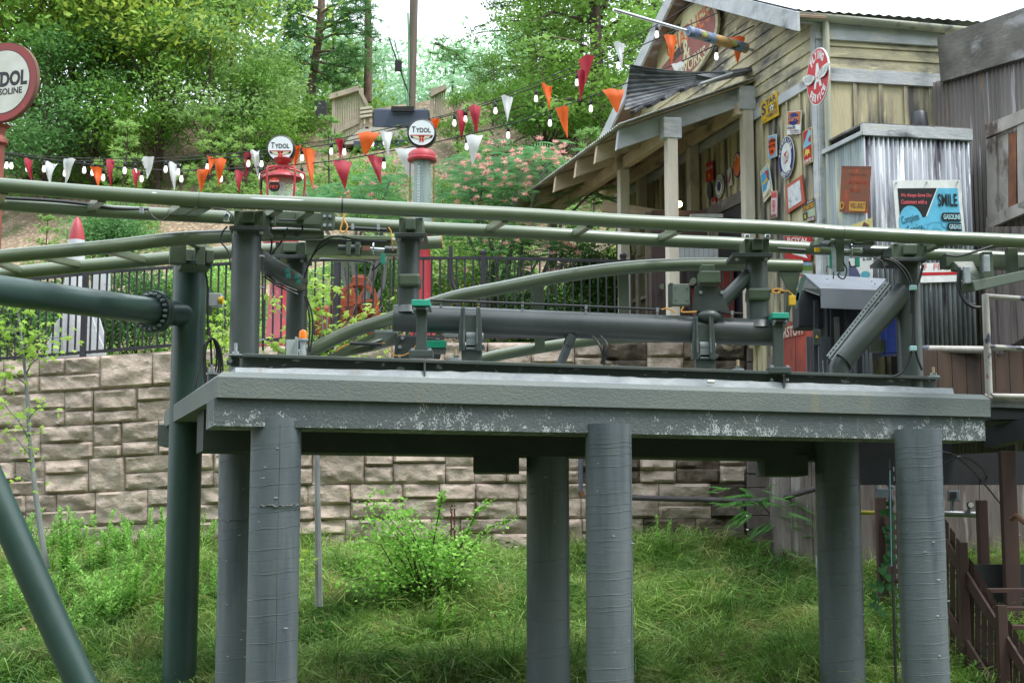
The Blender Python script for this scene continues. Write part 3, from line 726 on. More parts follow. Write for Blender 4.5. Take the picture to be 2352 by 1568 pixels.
# left green column with flanged pipe and leaning leg
YG = 18.9
cl, al, rl = steel_col('flanged_column', 'glossy bottle-green steel column passing the left end of the concrete deck', 437, 76, YG, 612, 1700, DGREEN, ground_z(P(437, 1500, YG).x, YG) - .3)
b = MB(); a = P(392, 595, YG - .55); c = P(470, 595, YG - .55)
b.prism([P(390, 609, 17.55), P(450, 606, 17.35), P(488, 618, 17.7), P(480, 612, 19.2), P(404, 604, 19.2)], (0, 0, .05)); part(b, 'cap_plate', DGREEN, cl, .004)
b = MB(); m_ = P(436, 590, 17.65); b.box(m_ + Vector((0, .3, .0)), (.36, .6, .19), (D1, D2, Vector((0, 0, 1)))); b.box(P(458, 590, 17.5), (.12, .2, .24), (D1, D2, Vector((0, 0, 1)))); b.box(P(480, 592, 17.6), (.09, .2, .16), (D1, D2, Vector((0, 0, 1)))); part(b, 'saddle_box', STEELG, cl, .01)
b = MB(); b.box(P(408, 584, 17.4), (.19, .14, .24), (D1, D2, Vector((0, 0, 1)))); part(b, 'guide_block', STEELG, cl, .01)
Ypipe = 18.7
f0, f1 = P(-130, 649, 15.0), P(362, 716, 18.45); ff = P(432, 722, 18.85)
pa = thing('flanged_pipe', 'fat glossy green pipe sloping in from the left edge to a bolted flange', 'steel pipe', f1)
ax = (f1 - f0).normalized(); rp = mpx(61, 18.4) / 2
b = MB(); b.tube([f0, f1], [rp, rp], 40); part(b, 'pipe_barrel', DGREEN, pa)
b = MB(); b.tube([f1, ff], rp * .96, 40); part(b, 'welded_stub', DGREEN, pa)
rf = rp * 1.62; fN = (ax + Vector((-.1, .42, 0))).normalized(); fN = ax
fc = P(354, 716, 18.42)
b = MB(); b.tube([fc - ax * .055, fc - ax * .003], rf, 48); b.tube([fc + ax * .003, fc + ax * .055], rf, 48); part(b, 'flange', DGREEN, pa, .004)
S_ = ax.cross(Vector((0, 0, 1))).normalized(); U_ = S_.cross(ax)
for k in range(20):
    a = k * 2 * math.pi / 20; c = fc - ax * .055 + (S_ * math.cos(a) + U_ * math.sin(a)) * rf * .83
    b = MB(); b.tube([c, c - ax * .04], .021, 6, sm=False); b.tube([c - ax * .04, c - ax * .06], .012, 8); part(b, 'bolt', BOLT, pa)
leg = thing('leaning_leg', 'dark green pipe leg leaning across the lower left corner', 'steel pipe', P(222, 1700, 14.2))
b = MB(); b.tube([P(-190, 690, 14.2), P(-30, 1090, 14.2), P(186, 1568, 14.2), P(300, 1820, 14.2)], mpx(70, 14.2) / 2, 40); part(b, 'pipe_barrel', DGREEN, leg)

# ------------------------------------------------------------------ the pivoting assembly on the deck
YP = 17.0
piv = thing('pivot_pipe_assembly', 'fat slate-grey horizontal pivot pipe with two welded posts carrying track', 'steel pipe', P(1330, 744, YP))
pA, pB = P(905, 730, YP), P(1774, 764, YP + .35); rP = mpx(63, YP) / 2
b = MB(); b.tube([pA, pA.lerp(pB, .5), pB], rP, 48); part(b, 'pipe_barrel', PIPE, piv)
b = MB(); axp = (pB - pA).normalized(); b.tube([pA - axp * .012, pA - axp * .001], rP * .985, 48); part(b, 'end_cap', STEELG, piv)
def post_on_pipe(u, w, Y, vt, vb):
    a = P(u, vt, Y); r = mpx(w, Y) / 2; zb_ = P(u, vb, Y).z - .1; b = MB(); b.tube([(a.x, Y, zb_), (a.x, Y, a.z)], r, 32); part(b, 'post', STEEL, piv)
    b = MB(); b.lathe((a.x, Y, P(u, vb, Y).z - .02), [(r * 1.5, -.05), (r * 1.15, .02), (r * 1.03, .04)], 32); part(b, 'weld_collar', STEEL, piv)
post_on_pipe(940, 49, YP, 545, 706); post_on_pipe(1737, 50, YP + .35, 590, 740)
saddle(piv, 916, 971, 500, 537, YP - .2, (74, 0)); saddle(piv, 1711, 1767, 548, 583, YP + .1, (92, -14))
for (u, v) in ((941, 647), (1740, 679)):
    q = P(u, v, YP - .02 + (.35 if u > 1000 else 0)); b = MB(); b.box(q + Vector((0, .0, 0)), (.26, .3, .15)); part(b, 'clamp_box', STEELG, piv, .03)
b = MB(); b.tube([P(1636, 716, YP + .25), P(1722, 630, YP + .35)], mpx(33, YP) / 2, 24); part(b, 'diagonal_brace', STEEL, piv)
b = MB(); b.ball(P(1626, 726, YP + .2), .17, 20, 12, (1, .8, .55)); part(b, 'weld_boss', STEEL, piv)
# plate bracket carrying the arc rail
b = MB(); b.prism([P(1596, 657, YP + .1), P(1652, 657, YP + .1), P(1676, 715, YP + .1), P(1590, 715, YP + .1)], (0, .05, 0)); part(b, 'bracket_plate', DPLATE, piv, .004)
b = MB(); b.box(P(1628, 640, YP + .12), (.24, .28, .14)); b.box(P(1624, 622, YP + .2), (.16, .2, .12)); part(b, 'saddle_box', STEELG, piv, .012)
for u in (1609, 1658):
    b = MB(); q = P(u, 672, YP + .1); b.tube([q, q - Vector((0, .03, 0))], .022, 6, sm=False); part(b, 'bolt', BOLT, piv)
    b = MB(); q = P(u - 16 if u < 1620 else u - 10, 644, YP + .1); b.tube([q, q + Vector((0, .15, 0))], .035, 14); part(b, 'roller', CHROME, piv)
# conduit clipped along the pipe
b = MB(); b.tube([P(983, 689, YP - .05), P(1270, 700, YP + .05), P(1522, 711, YP + .15)], .014, 8); b.tube([P(1600, 715, YP + .15), P(1705, 720, YP + .25)], .014, 8); part(b, 'conduit', RUBBER, piv)
for u in (1013, 1200, 1346, 1510, 1611, 1681):
    q = P(u, 690 + (u - 983) * .041, YP - .02 + (u - 983) / 540 * .15); b = MB(); b.box(q, (.03, .05, .05)); b.lathe(q - Vector((0, 0, .06)), [(.012, 0), (.012, .06)], 6); part(b, 'pipe_clip', BOLT, piv)
# hinge yokes on pedestals
def hinge(u, v, Y, label):
    t = thing('hinge_pedestal', label, 'hinge bracket', P(u, v + 100, Y), 'hinge brackets under the pivot pipe')
    for s in (-1, 1):
        b = MB(); w = mpx(15, Y) * s
        o = P(u, v, Y - .2); o.x += w
        pr = [(-.035, 0), (.035, 0), (.045, -.25), (.075, -.42), (.06, -.5), (-.06, -.5), (-.075, -.42), (-.045, -.25)]
        b.prism([Vector((o.x - .012, o.y + a * .9, o.z + c)) for a, c in pr], (.024, 0, 0))
        b.prism([o + Vector((s * -.0, -.02, 0)), o + Vector((s * .035, -.02, 0)), o + Vector((s * .06, -.02, -.3)), o + Vector((s * .055, -.02, -.5)), o + Vector((s * .0, -.02, -.5)), o + Vector((s * -.02, -.02, -.28))], (0, .03, 0))
        part(b, 'yoke_plate', STEEL, t, .006)
    b = MB(); o = P(u, v, Y - .19); b.prism([o + Vector((x, 0, z)) for x, z in ((-.07, -.09), (.07, -.09), (.07, -.36), (.03, -.28), (-.03, -.28), (-.07, -.36))], (0, .03, 0)); part(b, 'yoke_web', STEEL, t)
    c = P(u + 1, v + 68, Y - .12); b = MB(); b.tube([c - Vector((.14, 0, 0)), c + Vector((.14, 0, 0))], .05, 20); part(b, 'hinge_pin', BOLT, t)
    b = MB(); b.tube([c - Vector((.055, 0, 0)), c + Vector((.055, 0, 0))], .085, 20); b.box(c - Vector((0, 0, .09)), (.11, .16, .12)); part(b, 'hinge_lug', mat('hinge_grey', lin((120, 128, 128)), rough=.4), t, .004)
    b = MB(); q = P(u + 3, v + 92, Y - .05); b.box(q, (.29, .3, .03)); part(b, 'pedestal_plate', STEEL, t, .004)
    b = MB(); zz = ft(u).z + .015; b.box(Vector((q.x, q.y, (q.z + zz) / 2 - .008)), (.23, .24, q.z - zz - .02)); part(b, 'pedestal', STEEL, t, .004)
    for s in (-1, 1):
        b = MB(); b.lathe(q + Vector((s * .09, -.1, .015)), [(.014, 0), (.014, .02)], 6); part(b, 'bolt', BOLT, t)
hinge(1081, 706, 16.9, 'left hinge bracket whose yoke hangs from the pivot pipe beside a teal-capped post')
hinge(1615, 728, 17.3, 'right hinge bracket whose yoke hangs from the pivot pipe below the grey junction box')
# teal-capped bumper posts
def bumper(u, vt, vb, Y, label):
    t = thing('bumper_post', label, 'post', P(u, vb, Y), 'teal-capped square posts on the base beam')
    a, c = P(u, vb - 8, Y), P(u, vt + 14, Y); b = MB(); b.box(Vector((a.x, Y, (a.z + c.z) / 2)), (.115, .115, c.z - a.z)); part(b, 'post', STEEL, t, .006)
    b = MB(); b.box(Vector((c.x + .005, Y, c.z + .0)), (.2, .26, .03)); part(b, 'head_plate', DPLATE, t, .004)
    b = MB(); b.box(Vector((c.x, Y, c.z + .055)), (.2, .3, .07)); part(b, 'teal_pad', TEAL, t, .008)
    for s in (-1, 1):
        b = MB(); b.tube([Vector((c.x + s * .07, Y - .14, c.z - .015)), Vector((c.x + s * .07, Y - .1, c.z + .0))], .018, 6, sm=False); b.lathe(Vector((c.x + s * .075, Y - .09, c.z - .05)), [(.016, 0), (.016, .03)], 6); part(b, 'bolt', BOLT, t)
    b = MB(); b.box(Vector((a.x, Y, a.z + .0)), (.26, .24, .07)); part(b, 'base_plate', STEEL, t, .006)
    for s in (-1, 1):
        b = MB(); b.lathe(Vector((a.x + s * .09, Y - .08, a.z + .03)), [(.022, 0), (.022, .03)], 6); b.lathe(Vector((a.x + s * .09, Y - .04, a.z - .12)), [(.02, 0), (.02, .03)], 6); part(b, 'bolt', BOLT, t)
bumper(968, 697, 822, 15.9 + .1, 'teal-capped square post near the left end of the pivot pipe')
bumper(1788, 725, 860, 17.15, 'teal-capped square post near the right end of the pivot pipe')
# hydraulic cylinder
hy = thing('hydraulic_cylinder', 'grey hydraulic cylinder leaning from the deck up to the pivot pipe', 'hydraulic cylinder', P(1286, 835, 17.1))
b = MB(); b.tube([P(1284, 845, 17.1), P(1306, 790, 17.1)], mpx(21, 17) / 2, 20); part(b, 'barrel', PIPE, hy)
b = MB(); b.tube([P(1304, 794, 17.1), P(1314, 768, 17.1)], mpx(22, 17) / 2 * 1.1, 20); part(b, 'clevis', DPLATE, hy)
for (a, c, d) in ((1362, 775, 1384), (1380, 776, 1392)):
    b = MB(); b.tube(smooth_pts([P(a, 772, 17), P(a + 14, 790, 16.9), P(d, 815, 16.9), P(d - 6 if a > 1370 else d - 3, 834, 17)], 6), .013, 8); solo(b, 'hydraulic_hose', RUBBER, 'black hydraulic hose looping below the pivot pipe, %s of the pair' % ('right' if a > 1370 else 'left'), 'hose', P(a, 772, 17))
# green cross-frame and dark plate by the left end of the pipe
cf = thing('pivot_side_frame', 'dark bolted plate frame under the left end of the pivot pipe', 'steel frame', P(930, 815, 17.3))
b = MB(); b.prism([P(908, 772, 17.4), P(960, 772, 17.4), P(1020, 780, 17.4), P(1010, 824, 17.4), P(905, 822, 17.4)], (0, .06, 0)); part(b, 'side_plate', DPLATE, cf, .004)
b = MB(); b.prism([P(862, 762, 17.9), P(912, 765, 17.6), P(912, 790, 17.6), P(850, 806, 17.9), P(770, 822, 17.9), P(740, 822, 17.9)], (0, .1, 0)); part(b, 'web_plate', RAIL, cf, .004)
for q_, z_ in ((P(888, 762, 17.5), (.26, .2, .03)), (P(1035, 768, 17.5), (.16, .2, .04))): b = MB(); b.box(q_, z_); part(b, 'lug_plate', mat('pale_plate', lin((160, 168, 164)), rough=.5), cf)
b = MB(); b.box(P(997, 793, 16.9), (.28, .25, .085)); part(b, 'teal_pad', flat('deep_teal_pad', (22, 128, 96), .35), cf, .006)
b = MB(); b.box(P(999, 806, 16.9), (.24, .22, .05)); part(b, 'pad_plate', DPLATE, cf)
for (u, v) in ((925, 776), (919, 797), (918, 818)):
    b = MB(); q = P(u, v, 17.4); b.tube([q, q - Vector((0, .03, 0))], .024, 6, sm=False); part(b, 'bolt', BOLT, cf)
cw = thing('sensor_wire', 'orange and black sensor wire sagging under the left pipe end', 'wire', P(930, 820, 17))
b = MB(); b.tube(smooth_pts([P(773, 805, 17.2), P(800, 790, 17.2), P(840, 788, 17.2), P(885, 788, 17.2)], 5), .008, 6); b.tube(smooth_pts([P(892, 800, 17), P(905, 815, 17), P(925, 816, 17), P(945, 806, 17), P(958, 790, 17)], 5), .008, 6); part(b, 'orange_lead', ORANGE, cw)
b = MB(); b.tube([P(803, 788, 17.15), P(877, 791, 17.15)], .02, 8); part(b, 'black_sleeve', RUBBER, cw)
# anchor bolts
for (u, v, Y, L) in ((1321 / 2352 * 2352 - 275, 822, 16.4, 'beside the left hinge pedestal'), (1695, 846, 17.0, 'between the right hinge pedestal and the teal-capped post'), (2144, 862, 17.3, 'at the right end of the base beam')):
    t = thing('anchor_bolt', 'threaded anchor bolt and nut standing ' + L, 'anchor bolt', P(u, v, Y)); o = P(u, v, Y)
    b = MB(); b.lathe(o, [(.07, -.02), (.07, -.005)], 20); part(b, 'washer', BOLT, t)
    b = MB(); b.lathe(o, [(.04, -.005), (.04, .03)], 6, sm=False); part(b, 'nut', CHROME, t)
    b = MB(); b.lathe(o, [(.018, .03), (.018, .1)], 10); part(b, 'stud', mat('brassy_stud', lin((170, 150, 120)), rough=.5, metal=.5), t)
cb = thing('corner_bracket', 'bolted hold-down bracket at the left end of the base beam', 'bracket', P(545, 845, 15.5)); o = P(541, 818, 15.4)
b = MB(); b.box(P(542, 830, 15.5), (.09, .12, .12)); b.box(P(532, 834, 15.5), (.08, .14, .05)); b.box(o, (.12, .16, .015)); part(b, 'bracket_body', STEEL, cb, .004)
b = MB(); b.lathe(o, [(.075, .008), (.075, .02)], 20); b.lathe(o, [(.036, .02), (.036, .05)], 6, sm=False); b.lathe(o, [(.018, .05), (.018, .14)], 10); part(b, 'stud_and_washer', BOLT, cb)
b = MB(); q = P(531, 829, 15.42); b.tube([q, q - Vector((0, .05, 0))], .022, 6, sm=False); part(b, 'bolt', BOLT, cb)
cb = thing('rear_anchor_stud', 'anchor stud with washer behind the coiled cable at the green column', 'anchor bolt', P(487, 852, 18)); o = P(487, 860, 17.9)
b = MB(); b.lathe(o, [(.075, .0), (.075, .02), (.038, .02), (.038, .06), (.018, .06), (.018, .12)], 12); part(b, 'stud_and_washer', BOLT, cb)
b = MB(); b.lathe(o - Vector((0, 0, .12)), [(.06, 0), (.06, .12)], 12); part(b, 'sleeve', STEEL, cb)
# beacon
be = thing('warning_beacon', 'orange warning beacon on a grey horn behind the base beam', 'beacon lamp', P(695, 812, 16.2)); o = P(696, 778, 16.2)
b = MB(); b.lathe(o, [(.058, -.02), (.058, 0)], 18); b.lathe(o, [(.032, -.2), (.042, -.16), (.028, -.1), (.04, -.02)], 18); part(b, 'horn', mat('beacon_grey', lin((150, 158, 158)), rough=.5), be)
b = MB(); b.lathe(o, [(.05, .0), (.05, .05), (.042, .085), (.02, .1), (.001, .103)], 18); part(b, 'lens', flat('amber_lens', (240, 128, 30), .15, coat=.6), be)
b = MB(); b.box(P(681, 797, 16.3), (.02, .12, .22)); b.box(P(668, 800, 16.35), (.1, .02, .2)); part(b, 'mount_plate', mat('pale_plate', lin((160, 168, 164)), rough=.5), be)
# junction boxes
jb = thing('junction_box', 'grey steel junction box with four screws above the pivot pipe', 'junction box', P(1560, 702, 17.2))
b = MB(); b.box(P(1562, 678, 17.2), (.21, .16, .25)); part(b, 'box_body', mat('box_grey_green', lin((110, 120, 112)), rough=.45), jb, .008)
b = MB(); b.box(P(1540, 678, 17.22), (.04, .2, .26)); part(b, 'side_bracket', STEEL, jb)
for (u, v) in ((1552, 660), (1578, 661), (1552, 688), (1578, 689)):
    q = P(u, v, 17.115); b = MB(); b.tube([q, q - Vector((0, .01, 0))], .011, 8); part(b, 'screw', CHROME, jb)
b = MB(); b.tube(smooth_pts([P(1520, 711, 17.1), P(1532, 708, 17.1), P(1542, 712, 17.1), P(1550, 718, 17.1)], 4), .01, 6); b.tube(smooth_pts([P(1570, 704, 17.1), P(1566, 716, 17.1), P(1600, 716, 17.1)], 4), .01, 6); part(b, 'lead', ORANGE, jb)
jb = thing('control_box', 'small grey control box with yellow knob clipped to the green column', 'control box', P(490, 700, 18.6))
b = MB(); b.box(P(492, 690, 18.6), (.2, .16, .17)); part(b, 'box_body', mat('box_pale', lin((170, 174, 176)), rough=.45), jb, .01)
b = MB(); b.box(P(481, 692, 18.62), (.03, .24, .34)); part(b, 'side_bracket', DGREEN, jb)
b = MB(); q = P(503, 690, 18.55); b.tube([q, q + Vector((.05, 0, 0))], .05, 14); part(b, 'knob', flat('yellow_knob', (226, 178, 40)), jb)
cc = thing('cable_coil', 'black cable hanging down the green column and coiled in loops at deck height', 'cable', P(485, 840, 18.3))
b = MB(); b.tube(smooth_pts([P(448, 562, 18), P(462, 600, 18.2), P(475, 640, 18.35), P(477, 700, 18.35), P(478, 770, 18.35)], 6), .014, 6)
for k in range(4):
    w, h, ox = 14 + k * 3, 46 + k * 8, k * 1.5
    pts = [P(484 + ox + w * math.cos(a) * (1 if math.cos(a) > 0 else .9), 775 + h + h * -math.sin(a) * .98, 18.3 - .01 * k) for a in [i * math.pi / 12 for i in range(25)]]
    b.tube(pts, .012, 6)
b.tube(smooth_pts([P(470, 790, 18.3), P(462, 830, 18.25), P(452, 872, 18.2), P(448, 893, 18.2)], 5), .014, 6); b.tube(smooth_pts([P(484, 775, 18.3), P(486, 830, 18.3), P(490, 880, 18.3)], 5), .014, 6)
part(b, 'cable', RUBBER, cc)
# ------------------------------------------------------------------ coaster track
def rail(t, px, r, name, n=28, cap=True, m=RAIL, sub=8):
    pts = smooth_pts([P(u, v, Y) for u, v, Y in px], sub); b = MB(); b.tube(pts, r, n, cap); part(b, name, m, t); return pts
def tie(t, a, c, w=.07, h=.09, name='cross_tie', m=RAIL):
    b = MB(); b.beam(P(*a), P(*c), w, h); part(b, name, m, t, .006)
FA = [(-120, 417, 15.8), (0, 425.6, 15.9), (231, 444, 16.0), (457, 459, 16.1), (628, 466, 16.2), (786, 473, 16.3), (977, 483, 16.4), (1206, 494, 16.6), (1470, 510, 16.75),
      (1780, 523, 16.95), (1935, 534, 17.05), (2123, 544, 17.15), (2352, 554, 17.3), (2480, 558, 17.4)]
BA = [(-120, 460, 16.75), (0, 468, 16.85), (231, 485, 16.95), (510, 499, 17.1), (800, 515, 17.25), (1004, 525.6, 17.4), (1206, 534, 17.5), (1497, 551, 17.75),
      (1685, 559, 17.85), (1784, 566, 17.95), (2010, 578, 18.1), (2240, 588, 18.25), (2480, 600, 18.4)]
tA = thing('coaster_track', 'long upper pair of green rails crossing the whole picture', 'coaster track', P(1176, 494, 16.9))
rail(tA, FA, .0815, 'rail'); rail(tA, BA, .0775, 'rail')
fa = lambda u: (interp([(a, b) for a, b, c in FA], u), interp([(a, c) for a, b, c in FA], u))
ba = lambda u: (interp([(a, b) for a, b, c in BA], u), interp([(a, c) for a, b, c in BA], u))
for u0, u1, w in ((10, -6, .09), (234, 207, .09), (1160, 1122, .08), (1355, 1320, .08), (1562, 1516, .08), (2160, 2110, .1), (430, 400, .16), (470, 436, .14), (640, 606, .1), (712, 680, .1), (1900, 1872, .08), (1975, 1940, .1)):
    tie(tA, (u0, fa(u0)[0] + 12, fa(u0)[1]), (u1, ba(u1)[0] - 4, ba(u1)[1]), w, .085)
for u in (458, 786, 1935):                       # welded / open joints in the front rail
    b = MB(); c = P(u, fa(u)[0], fa(u)[1]); d = (P(u + 10, *fa(u + 10)) - P(u - 10, *fa(u - 10))).normalized(); w = .004 if u != 786 else .009
    b.tube([c - d * w, c + d * w], .0825, 28); part(b, 'joint_gap', RUBBER if u == 786 else DPLATE, tA)
WORN = mat('worn_rail_steel', (.62, .63, .66), (.4, .41, .42), sc=(3, 3, 30), rough=.22, metal=.7)
def worn(t, tab, u0, u1, ang, wdeg, r):
    """bright strip where the wheels run: a thin skin a millimetre proud of the rail"""
    N_ = 12; V = []; 
    for i in range(N_ + 1):
        u = u0 + (u1 - u0) * i / N_; c = P(u, *tab(u)); d = (P(u + 6, *tab(u + 6)) - P(u - 6, *tab(u - 6))).normalized()
        S = d.cross(Vector((0, 0, 1))).normalized(); U = S.cross(d); e = math.sin(math.pi * i / N_) ** .4 if 0 < i < N_ else .05
        for k in (-1, -.33, .33, 1):
            a = R_(ang + k * wdeg * e); V.append(c + (S * math.cos(a) + U * math.sin(a)) * (r + .0012))
    Fq = [(i * 4 + k, (i + 1) * 4 + k, (i + 1) * 4 + k + 1, i * 4 + k + 1) for i in range(N_) for k in range(3)]
    b = MB(); b.add(V, Fq, True); part(b, 'worn_strip', WORN, t)
sgn = 12                                         # S points towards the camera side; 12 deg above horizontal
for u0, u1, a, w in ((574, 700, 20, 6), (350, 362, 22, 5), (1888, 1934, 22, 6), (1938, 2220, 22, 6), (2290, 2360, 20, 5)): worn(tA, fa, u0, u1, a, w, .0815)
# cable on the back rail at the left
b = MB(); b.tube(smooth_pts([P(u, v, Y) for u, v, Y in ((13, 455, 16.75), (120, 461, 16.8), (215, 471, 16.85), (270, 479, 16.9), (342, 481, 16.95))], 6), .02, 8); part(b, 'conduit', RUBBER, tA)
b = MB(); b.tube(smooth_pts([P(u, v, 16.8) for u, v in ((340, 482), (352, 498), (368, 506), (385, 498), (398, 482), (408, 476))], 6), .008, 6); b.tube(smooth_pts([P(u, v, 16.5) for u, v in ((492, 479), (515, 481), (530, 490), (536, 500))], 5), .009, 6)
b.tube(smooth_pts([P(u, v, 16.3) for u, v in ((522, 520), (510, 535), (508, 555), (525, 580), (530, 620))], 5), .01, 6); part(b, 'cable', RUBBER, tA)
b = MB(); b.box(P(325, 483, 16.8), (.04, .05, .07)); part(b, 'pipe_clip', BOLT, tA)

tB = thing('coaster_track', 'second pair of green rails rising from the left edge behind the green column', 'coaster track', P(400, 580, 17.5))
FB = [(-150, 606, 16.8), (0, 589, 16.9), (242, 567, 17.0), (389, 550, 17.1), (510, 543, 17.2), (640, 538, 17.3), (743, 536.5, 17.4)]
BB = [(-150, 652, 17.8), (48, 625, 17.9), (322, 599, 18.05), (510, 581, 18.2), (640, 573, 18.3), (800, 566, 18.4), (1015, 556.5, 18.5)]
rail(tB, FB, .0815, 'rail'); rail(tB, BB, .0815, 'rail')
for a, c in (((-10, 600, 16.9), (46, 622, 17.9)), ((94, 588, 16.95), (185, 608, 18.0)), ((247, 575, 17.0), (332, 597, 18.05)), ((440, 556, 17.15), (485, 578, 18.1))): tie(tB, a, c, .08, .08)
b = MB(); b.tube([P(1012, 556.5, 18.5), P(1016, 556.3, 18.5)], .083, 28); part(b, 'rust_ring', mat('rust_edge', lin((150, 110, 80)), rough=.8), tB)

tC = thing('coaster_track', 'arched pair of green rails climbing from the deck towards the right behind the pivot pipe', 'coaster track', P(1400, 700, 18))
FC = [(690, 818, 17.5), (724, 800, 17.5), (802, 763, 17.55), (891, 734, 17.6), (1031, 686, 17.65), (1148, 662, 17.7), (1277, 637, 17.75), (1417, 617, 17.8), (1551, 608, 17.85), (1685, 607, 17.9), (1841, 611.5, 17.95)]
rail(tC, FC, .0815, 'rail')
BC = [(1060, 835, 18.4), (1105, 825, 18.4), (1148, 815, 18.4), (1250, 797, 18.4), (1350, 783, 18.4), (1450, 774, 18.4), (1560, 768, 18.4), (1640, 770, 18.4)]
rail(tC, BC, .07, 'rail')
for u, va, vb in ((1237, 648, 806), (1432, 622, 780)):
    b = MB(); b.prism([P(u - 13, va, 17.9), P(u + 12, va, 17.9), P(u + 15, vb, 18.3), P(u - 8, vb, 18.3)], (0, .08, 0)); part(b, 'web_plate', RAIL, tC, .005)
b = MB(); b.prism([P(1790, 625, 17.9), P(1838, 625, 17.9), P(1834, 650, 17.9), P(1822, 690, 17.9), P(1808, 740, 17.9), P(1795, 780, 17.9), P(1806, 700, 17.9), P(1808, 660, 17.9)], (0, .05, 0)); part(b, 'hook_plate', STEELG, tC, .004)
# transfer beam between the tracks (green box beam with actuator)
tb = thing('transfer_beam', 'green box beam with an actuator rod slung between the rear rails', 'steel beam', P(800, 575, 17.9))
b = MB(); b.beam(P(702, 570, 17.9), P(925, 573, 18.0), .25, mpx(40, 18)); part(b, 'box_beam', RAIL, tb, .01)
b = MB(); b.beam(P(700, 548, 17.8), P(900, 551, 17.9), .25, .05); part(b, 'top_plate', RAIL, tb, .005)
b = MB(); b.beam(P(735, 595, 17.75), P(835, 601, 17.75), .08, .03); part(b, 'pale_strip', mat('pale_plate', lin((160, 168, 164)), rough=.5), tb)
b = MB(); b.tube([P(777, 568, 17.7), P(800, 569, 17.7)], .035, 14); b.tube([P(798, 570, 17.7), P(830, 572, 17.7)], .05, 14); part(b, 'actuator_body', DPLATE, tb)
b = MB(); b.tube([P(845, 571, 17.7), P(890, 574, 17.7)], .022, 12); b.tube([P(857, 571, 17.7), P(860, 571, 17.7)], .075, 20); part(b, 'chrome_rod', CHROME, tb)
b = MB(); b.tube([P(884, 573, 17.7), P(912, 575, 17.7)], .045, 14); part(b, 'rod_sleeve', STEEL, tb)
for u in (801, 822):
    b = MB(); b.box(P(u, 570, 17.68), (.06, .1, .2)); part(b, 'clamp', STEELG, tb, .01)
b = MB(); b.box(P(842, 571, 17.68), (.09, .06, .06)); part(b, 'rust_clevis', mat('rust_brown', lin((122, 84, 66)), rough=.8), tb)
b = MB(); b.box(P(880, 595, 17.6), (.05, .04, .12)); part(b, 'teal_sensor', TEAL, tb, .004); b = MB(); b.box(P(880, 595, 17.63), (.09, .02, .07)); part(b, 'sensor_plate', BOLT, tb)
for (u, v) in ((790, 546), (822, 556)):
    b = MB(); b.box(P(u, v, 17.6), (.035, .02, .06)); part(b, 'cable_tag', CHROME, tb)
# upper bolted link beam
lb = thing('link_beam', 'short green bolted link beam hanging under the upper rails by the first column', 'steel beam', P(700, 500, 16.9))
b = MB(); b.beam(P(608, 500, 16.95), P(770, 508, 17.05), .16, mpx(30, 17)); part(b, 'box_beam', STEELG, lb, .01)
for u, v in ((618, 500), (752, 508)):
    b = MB(); b.box(P(u, v, 16.83), (.16, .03, .22)); part(b, 'end_plate', STEELG, lb, .01)
    for du, dv in ((-6, -11), (7, -11), (-6, 10), (7, 10)):
        q = P(u + du, v + dv, 16.81); b = MB(); b.tube([q, q - Vector((0, .03, 0))], .02, 6, sm=False); part(b, 'bolt', BOLT, lb)
b = MB(); b.tube([P(640, 505, 16.75), P(682, 506, 16.75)], .012, 8); part(b, 'sleeve', RUBBER, lb)
hc = [('cable loop', [(574, 560), (590, 520), (615, 508), (640, 505)]), ('hose', [(682, 506), (694, 518), (692, 535), (680, 542), (668, 530)]),
      ('hose', [(622, 518), (624, 560), (620, 590), (628, 604)]), ('hose', [(660, 525), (650, 550), (630, 575), (622, 588)]),
      ('hose', [(698, 640), (712, 600), (735, 560), (770, 543), (820, 550), (888, 555)]), ('hose', [(700, 630), (720, 585), (750, 560), (790, 553), (880, 555)]),
      ('cable', [(735, 597), (760, 597), (835, 600), (858, 608), (855, 620), (866, 612), (874, 603)]), ('hose', [(703, 680), (716, 720), (718, 760), (712, 808)]), ('hose', [(700, 680), (710, 720), (711, 760), (708, 808)])]
hz = thing('hydraulic_hoses', 'bundle of black hydraulic hoses draped between the column heads near the elbow pipe', 'hoses', P(700, 600, 17.2))
for nm, pp in hc:
    b = MB(); b.tube(smooth_pts([P(u, v, 17.0 if v < 540 else 17.3) for u, v in pp], 6), .0115, 7); part(b, 'hose', RUBBER, hz)
b = MB(); b.tube([P(600, 700 - 78, 17.0), P(636, 650, 17.05), P(682, 668, 17.1)], .012, 6); b.tube([P(606, 634, 17.0), P(640, 658, 17.05), P(684, 676, 17.1)], .012, 6); part(b, 'hard_line', RUBBER, hz)
for (u, v) in ((627, 606), (632, 616), (660, 621), (662, 632), (682, 634), (686, 646)):
    b = MB(); b.box(P(u, v + 2, 17.0), (.05, .05, .05)); part(b, 'teal_clamp', flat('sea_teal', (40, 120, 112), .4), hz, .004)
cn_ = thing('conduit_pipe', 'thin black conduit strapped upright beside the first track column', 'conduit', P(606, 812, 16.3))
b = MB(); b.tube([P(602, 575, 16.3), P(603, 640, 16.3), P(604, 805, 16.3)], .013, 8); part(b, 'tube', RUBBER, cn_)
for v in (588, 660, 780):
    b = MB(); b.box(P(602, v, 16.3), (.05, .05, .02)); part(b, 'pipe_clip', BOLT, cn_)
cn_ = thing('conduit_pipe', 'thin black conduit strapped upright on the left pivot post', 'conduit', P(905, 700, 16.85))
b = MB(); b.tube([P(905, 590, 16.8), P(903, 680, 16.8)], .013, 8); part(b, 'tube', RUBBER, cn_)
b = MB(); b.tube([P(903, 576, 16.8), P(898, 530, 16.8), P(892, 522, 16.8)], .008, 6); part(b, 'lead', ORANGE, cn_)
cn_ = thing('rail_conduit', 'black conduit with sensor leads clipped under the back rail left of the pivot post', 'conduit', P(850, 518, 17))
